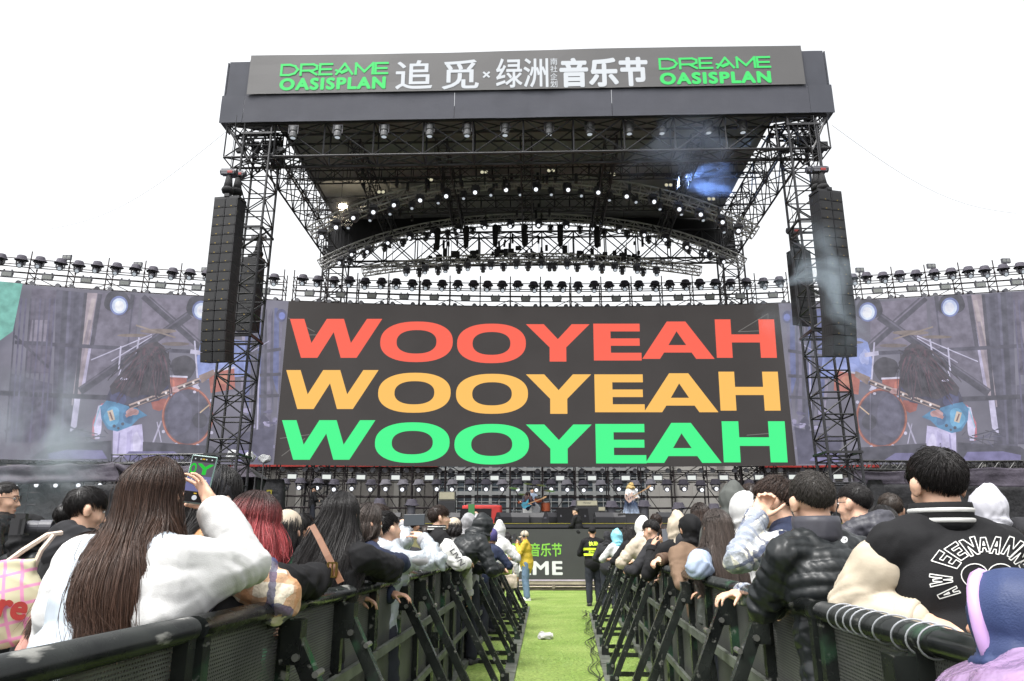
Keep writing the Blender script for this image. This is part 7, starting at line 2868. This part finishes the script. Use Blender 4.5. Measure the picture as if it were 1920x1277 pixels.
person('security guard seen from behind in a black cap and vest with two lime bands', 1110, 988, 17.6, -4, .03, (0, 0), ('low_phone', 'low_phone'), hair=short(length=.015, seed=41, n=400), outfit=[jacket(C_BLACK, .035, seed=41, amp=.005), cap_hat(C_BLACK, True, True, puff=.85, low=-.035), trousers(C_DJEANS, .025)], extra=[guard_marks], vox=.011, wide=1.12)
person('person in a black hooded coat standing just right of the security guard', 1139, 997, 17.0, 24, .06, (0, 8), ('pocket', 'pocket'), outfit=[jacket(C_CHAR, .04, seed=42, lowhem=.12), hood_up(C_CHAR, .01, .018, seed=42), trousers(C_DJEANS)], face=False)

# ---- right side, far to near
person('child in a pale teal plush hood at the far end of the right rail', 1155, 994, 14.4, -35, 0.25, (15, 6), ('rail', 'rail'), outfit=[jacket(C_WHITE, .04, seed=43), hood_up(C_TEAL, .02, .03, seed=43), trousers(C_DJEANS)], face=False)
person('woman with long black hair and pale cuffs at the far right rail', 1178, 986, 11.8, -40, 0.34, (18, 14), ('rail', 'rail'), hair=longh(H_BLACK, drop=.34, n=1600, seed=44), outfit=[jacket(C_BLACK, .04, seed=44, cuff=C_STRIPE), trousers(C_DJEANS)], face=False)
person('person in a cream quilted jacket and white hood leaning on the right rail', 1203, 972, 9.8, -40, 0.34, (12, 10), ('rail', 'rail'), outfit=[jacket(C_BEIGE, .06, 'puffer', quilt=.11, seed=45), hood_up(C_STRIPE, .02, .02, seed=45), trousers(C_DJEANS)], face=False)
person('brown tousled head behind the cream quilted jacket', 1229, 963, 10.6, -20, 0.1, (14, 6), hair=short(H_DKBR, length=.07, seed=46, n=1200, messy=.5), outfit=[jacket(C_CHAR, .04, seed=46), trousers(C_DJEANS)], face=False)
person('man with short black hair in a dark grey hoodie looking down over the right rail', 1220, 974, 8.3, -58, 0.3, (0, 16), ('rail', 'rail'), skin=SKIN2, hair=short(length=.05, seed=47, n=1400), outfit=[jacket(C_CHAR, .04, seed=47), hood_down(C_CHAR, 1.15, 47), trousers(C_DJEANS)])
person('person in a cream pointed hood holding a grey phone at the right rail', 1268, 965, 7.1, -25, 0.22, (19, 6), ('phone', 'rail'), outfit=[jacket(C_BLACK, .045, seed=48), hood_up(C_BEIGE, .03, .022, seed=48), trousers(C_DJEANS)], face=False)
smartphone('grey phone held upright beside the cream pointed hood', at(1250, 1008, 7.2), (1, .05, 0), (0, .15, 1), (.075, .155), '6a6c72', '7d8087')
person('person whose brown leather sleeve with fleecy cuff hangs over the right rail', 1250, 985, 7.4, -35, 0.5, (25, 10), (('px', 1268, 1040, 7.1, 1236, 1050, 6.9), 'rail'), skin=SKIN2, hair=short(H_DKBR, length=.06, seed=49, n=900), outfit=[jacket(C_BROWN, .045, seed=49, cuff=C_CREAM), trousers(C_DJEANS)], face=False, curl=(.8, .5))
person('person in a tight black hood and brown coat, elbow hanging over the right rail', 1293, 963, 6, -26, 0.36, (14, 4), (('px', 1277, 1076, 5.8, 1312, 1085, 6.0), 'rail'), outfit=[jacket(C_BROWNC, .055, seed=50, amp=.008), hood_up(C_BLACK, -.02, .008, seed=50), trousers(C_DJEANS)], face=False)
person('dark-haired head behind the tight black hood', 1312, 944, 6.9, -10, 0.1, (14, 4), hair=longh(H_DKBR, drop=.2, n=900, seed=51), outfit=[jacket(C_CHAR, .04, seed=51), trousers(C_DJEANS)], face=False)
person('woman with long straight grey-brown hair in a charcoal jacket at the right rail', 1342, 957, 4.9, -22, 0.24, (14, 6), (('px', 1312, 1056, 4.75, 1345, 1070, 5.0), 'rail'), hair=longh(H_GREYBR, n=3000, drop=.50, seed=52, spread=.6, drape=(-.04, -.16, 0), az_max=2.4, taper=.3), outfit=[jacket(C_CHAR, .045, seed=52, sleeves=C_LBLUE), trousers(C_DJEANS)], face=False)
person('tall person in a dark grey-green hood behind the white hood', 1372, 909, 5.2, -4, 0.1, (12, 0), outfit=[jacket(cloth('green_grey_cotton', (.075, .08, .075)), .045, seed=53), hood_up(cloth('green_grey_cotton', (.075, .08, .075)), .02, .022, seed=53), trousers(C_DJEANS)], face=False)
person('brown-haired head behind the man in glasses at the right', 1404, 906, 5.6, 0, 0.1, (0, 6), hair=short(H_DKBR, length=.05, seed=54, n=1100), outfit=[jacket(C_CHAR, .04, seed=54), trousers(C_DJEANS)], face=False)
person('person in a smooth white hood just left of the man in glasses', 1396, 926, 4.9, -14, 0.14, (18, 4), ('down', 'down'), outfit=[jacket(C_WHITE, .045, seed=55), hood_up(C_WHITE, -.005, .022, seed=55), trousers(C_DJEANS)], face=False)
person('man in glasses with flannel sleeves and navy vest, hand to his mouth, in profile', 1449, 893, 3.5, -56, 0.16, (-6, 2), (('px', 1388, 1048, 3.25, 1421, 966, 3.36), 'rail'), skin=SKIN2, hair=short(H_DKBR, length=.055, seed=56, n=2600, fade=.25, lift=.18, messy=.22),
       outfit=[jacket(C_FLANNEL, .035, seed=56, amp=.009), jacket(C_NAVY, .05, seed=57, noarms=True, collar='high', name='vest'), trousers(C_DJEANS)], extra=[glasses()], nrm=((.6, .3, -.2), None), curl=(1.0, .5))
def emblem(c):
    press_px(c, [[(1583 + 6.5 * math.cos(a), 1012 + 6.5 * math.sin(a)) for a in np.linspace(0, 2 * math.pi, 22)[:-1]]], M_WHITE, 'emblem', 2.6)
    press_px(c, [[(1579.5, 1014.5), (1581.5, 1009), (1583, 1011.5), (1585, 1009), (1587, 1014.5), (1584, 1012.5)]], M_BLACK, 'emblem_mark', 2.6, .005)
person('man seen from behind in a glossy black quilted jacket with a small round emblem', 1517, 884, 2.95, -18, 0.2, (18, 6), (('px', 1450, 1092, 2.95, 1495, 1108, 3.2), 'rail'), skin=SKIN2, hair=short(hair_material('hair_greying', (.03, .027, .025), (.045, .04, .036)), length=.045, seed=58, n=3200, fade=.25, lift=.16, messy=.28, rad=.001),
       outfit=[jacket(C_PUFF, .046, 'puffer', quilt=.050, qamp=.0075, seed=58, hem=.14, amp=.004), collar_ring(C_PUFFG, .075, .05), trousers(C_DJEANS)], extra=[glasses(), emblem])
person('man with faded black hair and a grey down hood behind the glossy black jacket', 1597, 905, 4.3, -32, 0.1, (-4, 2), skin=SKIN2, hair=short(length=.025, seed=59, n=2400, fade=.3), outfit=[jacket(C_PUFFG, .05, 'puffer', quilt=.08, seed=59), hood_down(C_PUFFG, 1.3, 59, puff=1), trousers(C_DJEANS)], extra=[glasses()])
person('person with cropped brown hair behind the varsity jacket man, at his left', 1665, 924, 5.2, 10, 0.1, (0, 4), hair=short(hair_material('hair_mid_brown', (.03, .024, .02), (.045, .034, .028)), length=.03, seed=60, n=1500), outfit=[jacket(C_BLACK, .04, seed=60), trousers(C_DJEANS)], face=False)
person('woman with a low dark hair bun right beside the varsity jacket man', 1652, 950, 4.6, 16, 0.1, (0, 8), hair=longh(H_BLACK, drop=.06, n=1200, seed=61, az_max=1.9), outfit=[jacket(C_BLACK, .045, seed=61), trousers(C_DJEANS)], extra=[bun(H_BLACK, (.02, -.13, -.03), .045)], face=False)

# the man in the big varsity jacket
def back_letters(c):
    """outlined letters set round an empty heart on the jacket's back"""
    cx, cy = 1852.0, 1084.0
    o0 = c['o']
    def put(pl, closed, w=1.9):
        m1 = MB()
        pts = list(pl) + ([pl[0]] if closed else [])
        for a, b in zip(pts, pts[1:]):
            a, b = Vector(a), Vector(b)
            k = max(1, int((b - a).length / 6))
            for i in range(k):
                p, q = a.lerp(b, i / k), a.lerp(b, (i + 1) / k)
                d = (q - p).normalized() * (w / 2)
                n = Vector((-d.y, d.x))
                vs = [p - d * .4 + n, p - d * .4 - n, q + d * .4 - n, q + d * .4 + n]
                m1.add([tuple(c['L_'](at(x, y, 2.1))) for x, y in vs], [(0, 1, 2, 3)])
        return m1
    L = {'A': ([(.0, 0), (.34, 1), (.66, 1), (1, 0), (.7, 0), (.6, .25), (.4, .25), (.3, 0)], [(.42, .45), (.58, .45), (.5, .72)]),
         'W': ([(.0, 1), (.22, 1), (.32, .45), (.42, .85), (.58, .85), (.68, .45), (.78, 1), (1, 1), (.8, 0), (.6, 0), (.5, .4), (.4, 0), (.2, 0)], None),
         'E': ([(.05, 0), (.05, 1), (.95, 1), (.95, .76), (.36, .76), (.36, .62), (.85, .62), (.85, .4), (.36, .4), (.36, .24), (.95, .24), (.95, 0)], None),
         'N': ([(.0, 0), (.0, 1), (.28, 1), (.7, .45), (.7, 1), (1, 1), (1, 0), (.72, 0), (.3, .55), (.3, 0)], None),
         'G': ([(1, .75), (.8, 1), (.25, 1), (0, .75), (0, .25), (.25, 0), (.85, 0), (1, .2), (1, .5), (.55, .5), (.55, .32), (.72, .32), (.72, .22), (.32, .22), (.28, .7), (.72, .76)], None)}
    seq = [('A', 207), ('W', 183), ('E', 150), ('E', 131), ('N', 112), ('A', 95), ('A', 79), ('N', 60), ('N', 42), ('G', 24), ('E', 6), ('A', -12)]
    def arc(ch, deg, hw=.135, r0=50, r1=82, flat=.98):
        rr = []
        for part in L[ch]:
            if part is None:
                continue
            pl = []
            for x, y in part:
                a = math.radians(deg) + (.5 - x) * 2 * hw
                r = r0 + (r1 - r0) * y
                pl.append((cx + 1.30 * r * math.cos(a), cy - flat * r * math.sin(a)))
            rr.append(pl)
        return rr
    parts = []
    for k, (ch, deg) in enumerate(seq):
        r1 = (80, 84, 88, 84, 82, 78, 80, 86, 84, 80, 80, 80)[k]
        for pl in arc(ch, deg, .148, 48 + 3 * (k % 2), r1):
            parts.append(put(pl, True))
    heart = []
    for k in range(41):
        t = -2.6 + 5.2 * k / 40
        heart.append((cx + 3.1 * 16 * math.sin(t) ** 3, cy + 4 - 2.6 * (13 * math.cos(t) - 5 * math.cos(2 * t) - 2 * math.cos(3 * t) - math.cos(4 * t))))
    parts.append(put(heart, False))
    m1 = MB()
    for p in parts:
        for v in p.v:
            pass
        o_ = m1.n
        m1.v += p.v; m1.f += [tuple(i + o_ for i in f) for f in p.f]; m1.m += p.m; m1.n += p.n
    q = m1.build('lettering', C_STRIPE, o0)
    # laid on the jacket's back along the wearer's own back-to-front direction
    jo = c['jacket']
    from mathutils.bvhtree import BVHTree
    bv = BVHTree.FromPolygons([v.co[:] for v in jo.data.vertices], [p.vertices[:] for p in jo.data.polygons])
    a = mesh_co(q.data)
    for i in range(len(a)):
        e = c['L_'](Vector((0, 0, EYE)))
        dr = (Vector(a[i]) - e).normalized()
        hit = bv.ray_cast(e, dr)
        if hit[0] is not None:
            a[i] = hit[0] - dr * .0035
    set_co(q.data, a)
person('black-haired man in a black varsity jacket with cream sleeves and letters round a heart', 1746, 840, 2.45, -3, .16, (2, 4), (('px', 1622, 1100, 2.52, 1722, 1162, 2.36), 'rail'), skin=SKIN2, hair=short(length=.07, seed=62, n=5200, fade=.45, lift=.12, top=.3, messy=.14, rad=.0011, crown=(-.05, -.66, .75)),
       outfit=[jacket(C_BLACK, .055, sleeves=C_CREAM, seed=62, hem=.20, amp=.005, freq=15, flare=1.15), collar_ring(C_BLACK, .078, .045, stripes=C_STRIPE), trousers(C_DJEANS)], extra=[back_letters], wide=1.05)
person('person in a pale grey windbreaker hood right of the varsity jacket man', 1843, 918, 4.4, -8, 0.12, (0, 4), ('phone', 'rail'), outfit=[jacket(cloth('grey_windbreaker', (.42, .42, .46), .55), .04, seed=63), hood_up(cloth('grey_windbreaker', (.42, .42, .46), .55), .012, .02, seed=63), trousers(C_DJEANS)], face=False)
person('dark-capped person at the right frame edge behind the grey hood', 1908, 975, 4.4, -10, .1, (0, 4), hair=longh(H_BLACK, drop=.1, n=600, seed=64), outfit=[jacket(C_BLACK, .04, seed=64), cap_hat(C_CHAR, True, True), trousers(C_DJEANS)], face=False)
def bunched(mb, c):
    C = c['C']
    mb.ell((C.x, C.y - .05, C.z - .185), (.25, .22, .15), res=(24, 16)); mb.ell((C.x - .12, C.y - .1, C.z - .2), (.15, .14, .12)); mb.ell((C.x + .14, C.y - .1, C.z - .19), (.15, .14, .12))
def hood_trim(c):
    T = c['Tn']
    m1 = MB(); m1.path([T((.088 * math.cos(a), .045 + .02 * math.sin(a), -.012 + .125 * math.sin(a))) for a in np.linspace(0, 2 * math.pi, 25)[:-1]], .014, 8, closed=True)
    m1.build('hood_trim', C_PURPLE, c['o'], smooth=True)
person('child in a navy hood and lilac plastic raincoat at the lower right corner', 1882, 1072, 1.46, -36, .45, (0, -4), ('down', 'down'), hs=.74, outfit=[jacket(C_PINK, .06, seed=65), jacket(C_PFILM, .10, seed=66, amp=.010, freq=16, name='raincoat', flare=1.2, extra_shapes=bunched), hood_up(C_DNAVY, .0, .022, seed=65), trousers(C_DJEANS)], extra=[hood_trim], face=False)
# bags hung on the far left rail
def handbag(px, py, Y, label, m, w, h):
    p = at(px, py, Y)
    o = thing('handbag', label, 'bag', p)
    mb = MB(); mb.box((0, 0, 0), (w, .10, h)); mb.ell((0, 0, -h * .1), (w * .55, .075, h * .5))
    me = remesh(mb, .012, 6, 'bag_body'); me.materials.append(m); link('bag_body', me, o)
    m1 = MB(); m1.path([(-w * .35, 0, h * .45), (-w * .2, 0, h * 1.1), (0, 0, h * 1.4), (w * .2, 0, h * 1.1), (w * .35, 0, h * .45)], .01, 6); m1.build('strap', m, o)
handbag(955, 1090, 14.6, 'cream handbag hanging inside the far end of the left barrier', C_BEIGE, .3, .26)
handbag(950, 1066, 13.9, 'lime and pink pouch hanging above the cream handbag', C_LIME, .2, .2)

# ================================================================== PERFORMERS AND CREW
def guitar(label, p, ang, rz, col, flip=1):
    o = thing('electric_guitar', label, 'guitar', p, rz)
    out = [(-.20, -.02), (-.21, .08), (-.15, .15), (-.06, .12), (0, .10), (.08, .15), (.17, .17), (.12, .09), (.11, .0), (.16, -.10), (.09, -.11), (.0, -.10), (-.08, -.14), (-.16, -.13)]
    c, s = math.cos(ang), math.sin(ang)
    F = lambda a, b: (flip * (a * c - b * s), 0, a * s + b * c)
    m1 = MB(); m1.prism(out, F, (0, .045, 0)); m1.build('guitar_body', mat('guitar_' + col, col, .25, coat=.5, var=.15), o)
    m1 = MB(); m1.bar((F(.08, 0)[0], -.01, F(.08, 0)[2]), (F(.72, 0)[0], -.01, F(.72, 0)[2]), .05, .035); m1.build('neck', mat('maple', (.30, .18, .09), .4), o)
    m1 = MB(); m1.prism([(.72, -.03), (.72, .03), (.78, .055), (.90, .04), (.88, -.01)], F, (0, .02, 0)); m1.build('headstock', mat('maple', (.30, .18, .09), .4), o)
    m1 = MB()
    for a in (-.1, -.02, .05):
        q = F(a, 0); m1.box((q[0], -.006, q[2]), (.03, .012, .08))
    m1.build('pickup', M_LAMP, o)
    return o
ZG = ZD + .015
person('bass player on stage with dark red hair over the face and white trousers', 990, 922, 30.3, 168, .35, (0, 30), ('guitar_pick', 'guitar_neck'), gz=ZG, skin=SKIN2, hair=longh(hair_material('hair_wine', (.02, .012, .012), (.05, .02, .022)), drop=.42, n=3000, seed=70, drape=(0, .35, 0), az_max=3.0, spread=1.2), outfit=[jacket(C_NAVY, .04, seed=70), trousers(C_WHITE, .05)], vox=.014)
q = at(987, 946, 30.0)
guitar('teal electric bass guitar held by the player with dark red hair', q, .35, 0, '3f9cb8', 1)
person('drummer in a pale blue shirt sitting behind the drum kit', 998, 915, 32.9, 180, .05, (0, 5), ('rail', 'rail'), 'sit', gz=ZD + .52, skin=SKIN2, hair=short(length=.05, seed=71, n=600), outfit=[jacket(C_LBLUE, .03, seed=71), trousers(C_DJEANS)], vox=.014)
def fringe_skirt(c):
    rs = np.random.RandomState(8)
    n, Sg = 520, 7
    a = rs.uniform(0, 2 * math.pi, n)
    P = np.empty((n, Sg, 3))
    z0 = c['P'].z + .06
    for k in range(Sg):
        t = k / (Sg - 1)
        r = .17 + .20 * t + .02 * rs.normal(0, 1, n)
        P[:, k] = np.stack([r * np.cos(a) + .02 * np.sin(a * 13 + 5 * t), r * .85 * np.sin(a), np.full(n, z0 - (z0 - .18) * t)], 1)
    hair_object([strand_mesh('s', P, np.full((n, Sg), .012), C_JEANS, rs)], hair_material('denim_strips', (.05, .07, .12), (.30, .36, .46), .8), c['o'], 'fringe_skirt')
person('blonde guitarist in a white top and shredded denim skirt on the right of the stage', 1183, 905, 27.6, 158, .18, (-22, 16), ('guitar_pick', 'guitar_neck'), gz=ZG, skin=SKIN2, hair=longh(H_BLOND, drop=.16, n=2600, seed=72, az_max=3.0, spread=1.0, taper=.6), outfit=[jacket(C_WHITE, .05, seed=72, end=.6), trousers(C_JEANS, .02), fringe_skirt], vox=.013)
q = at(1183, 933, 27.2)
guitar('pale pink electric guitar held by the blonde guitarist', q, .5, 0, 'e3c3b4', 1)
person('stagehand in a black hoodie sitting on the stage edge beside the tilted screen', 1079, 952, 23.42, -58, .12, (-8, 8), ('low_phone', 'low_phone'), 'sit', gz=1.28, skin=SKIN2, hair=short(length=.03, seed=73, n=500), outfit=[jacket(C_BLACK, .04, seed=73), trousers(C_DJEANS)], vox=.013)
person('crew member in black with a black cap standing at the left side of the stage', 589, 911, 29.5, 70, .06, (0, 10), ('low_phone', 'low_phone'), gz=ZG, skin=SKIN2, hair=short(length=.03, seed=74, n=400), outfit=[jacket(C_BLACK, .035, seed=74), cap_hat(C_BLACK, True, True), trousers(C_DJEANS)], vox=.014)
# ================================================================== SMOKE
def smoke(name_label, px, py, Y, rx, ry, rz, dens, col, scale, seed, thr=.48, stretch=(1, 1, 1)):
    """a soft drifting cloud of stage smoke: a closed box of uneven density"""
    p = at(px, py, Y)
    m = bpy.data.materials.new('stage_smoke')
    m.use_nodes = True
    nt = m.node_tree
    nt.nodes.remove(nt.nodes['Principled BSDF'])
    out = nt.nodes['Material Output']
    pv = nt.nodes.new('ShaderNodeVolumePrincipled')
    pv.inputs['Color'].default_value = (*col, 1)
    pv.inputs['Anisotropy'].default_value = .2
    tc = nt.nodes.new('ShaderNodeTexCoord')
    mp = nt.nodes.new('ShaderNodeMapping')
    mp.inputs['Location'].default_value = (seed * 3.1, seed * 1.7, seed)
    mp.inputs['Scale'].default_value = tuple(scale * q for q in stretch)
    nt.links.new(tc.outputs['Object'], mp.inputs['Vector'])
    n = nt.nodes.new('ShaderNodeTexNoise')
    n.inputs['Scale'].default_value = 1
    n.inputs['Detail'].default_value = 4
    n.inputs['Distortion'].default_value = .8
    nt.links.new(mp.outputs[0], n.inputs['Vector'])
    mr = nt.nodes.new('ShaderNodeMapRange')
    mr.inputs['From Min'].default_value, mr.inputs['From Max'].default_value = thr, thr + .25
    nt.links.new(n.outputs['Fac'], mr.inputs['Value'])
    # fades out towards the box's sides
    sc = nt.nodes.new('ShaderNodeVectorMath'); sc.operation = 'MULTIPLY'
    sc.inputs[1].default_value = (1 / rx, 1 / ry, 1 / rz)
    nt.links.new(tc.outputs['Object'], sc.inputs[0])
    ln = nt.nodes.new('ShaderNodeVectorMath'); ln.operation = 'LENGTH'
    nt.links.new(sc.outputs[0], ln.inputs[0])
    fo = nt.nodes.new('ShaderNodeMapRange'); fo.interpolation_type = 'SMOOTHSTEP'
    fo.inputs['From Min'].default_value, fo.inputs['From Max'].default_value = 1.0, .15
    fo.inputs['To Min'].default_value, fo.inputs['To Max'].default_value = 0, 1
    nt.links.new(ln.outputs['Value'], fo.inputs['Value'])
    mu = nt.nodes.new('ShaderNodeMath'); mu.operation = 'MULTIPLY'
    nt.links.new(mr.outputs[0], mu.inputs[0]); nt.links.new(fo.outputs[0], mu.inputs[1])
    mu2 = nt.nodes.new('ShaderNodeMath'); mu2.operation = 'MULTIPLY'; mu2.inputs[1].default_value = dens
    nt.links.new(mu.outputs[0], mu2.inputs[0])
    nt.links.new(mu2.outputs[0], pv.inputs['Density'])
    nt.links.new(pv.outputs[0], out.inputs['Volume'])
    m1 = MB(); m1.box((0, 0, 0), (2 * rx, 2 * ry, 2 * rz))
    o = m1.build('smoke', m)
    o.location = p
    return tag(o, name_label, 'smoke', kind='stuff')
smoke('bluish stage smoke drifting past the right speaker column', 1530, 545, 23.0, 2.6, 1.2, 2.9, 1.3, (.62, .75, .86), .55, 1, .46)
smoke('pale teal smoke rising at the left frame edge before the left screen', 40, 850, 26.0, 3.6, 1.5, 4.2, .75, (.72, .85, .90), .38, 2, .44)
smoke('thin blue smoke curling under the right of the stage roof', 1290, 300, 25.0, 3.4, 1.0, 2.8, .30, (.55, .66, .88), .5, 3, .47, (1, 1, .7))
smoke('blue-lit puff of smoke under the roof by the upper arch', 1338, 333, 29.3, 1.5, 1.1, 1.2, 1.8, (.45, .62, 1.0), 1.1, 4, .42)
smoke('thin smoke added for the glow round the warm floodlight on the upper arch', 643, 388, 30.4, 1.0, .8, .9, .5, (1.0, .95, .88), 1.0, 5, .2)  # puff added only so the warm lamp shows a halo
sl = bpy.data.lights.new('beam_lamp', 'SPOT'); sl.energy = 2600; sl.color = (.42, .6, 1.0); sl.spot_size = R(48); sl.spot_blend = .8; sl.shadow_soft_size = .08
so = bpy.data.objects.new('beam_lamp', sl); COL.objects.link(so)
_p, _q = at(1222, 352, 30.6), at(1335, 335, 29.5)
_h = min((o for o in SC.objects if o.name.startswith('moving_head_light')), key=lambda o: (o.location - _p).length)
so.parent = _h
so.matrix_parent_inverse = Matrix()
so.location = _h.matrix_basis.inverted() @ (_p + (_q - _p).normalized() * .5)
so.rotation_mode = 'QUATERNION'
so.rotation_quaternion = _h.matrix_basis.to_quaternion().inverted() @ (_p - _q).to_track_quat('Z', 'Y')
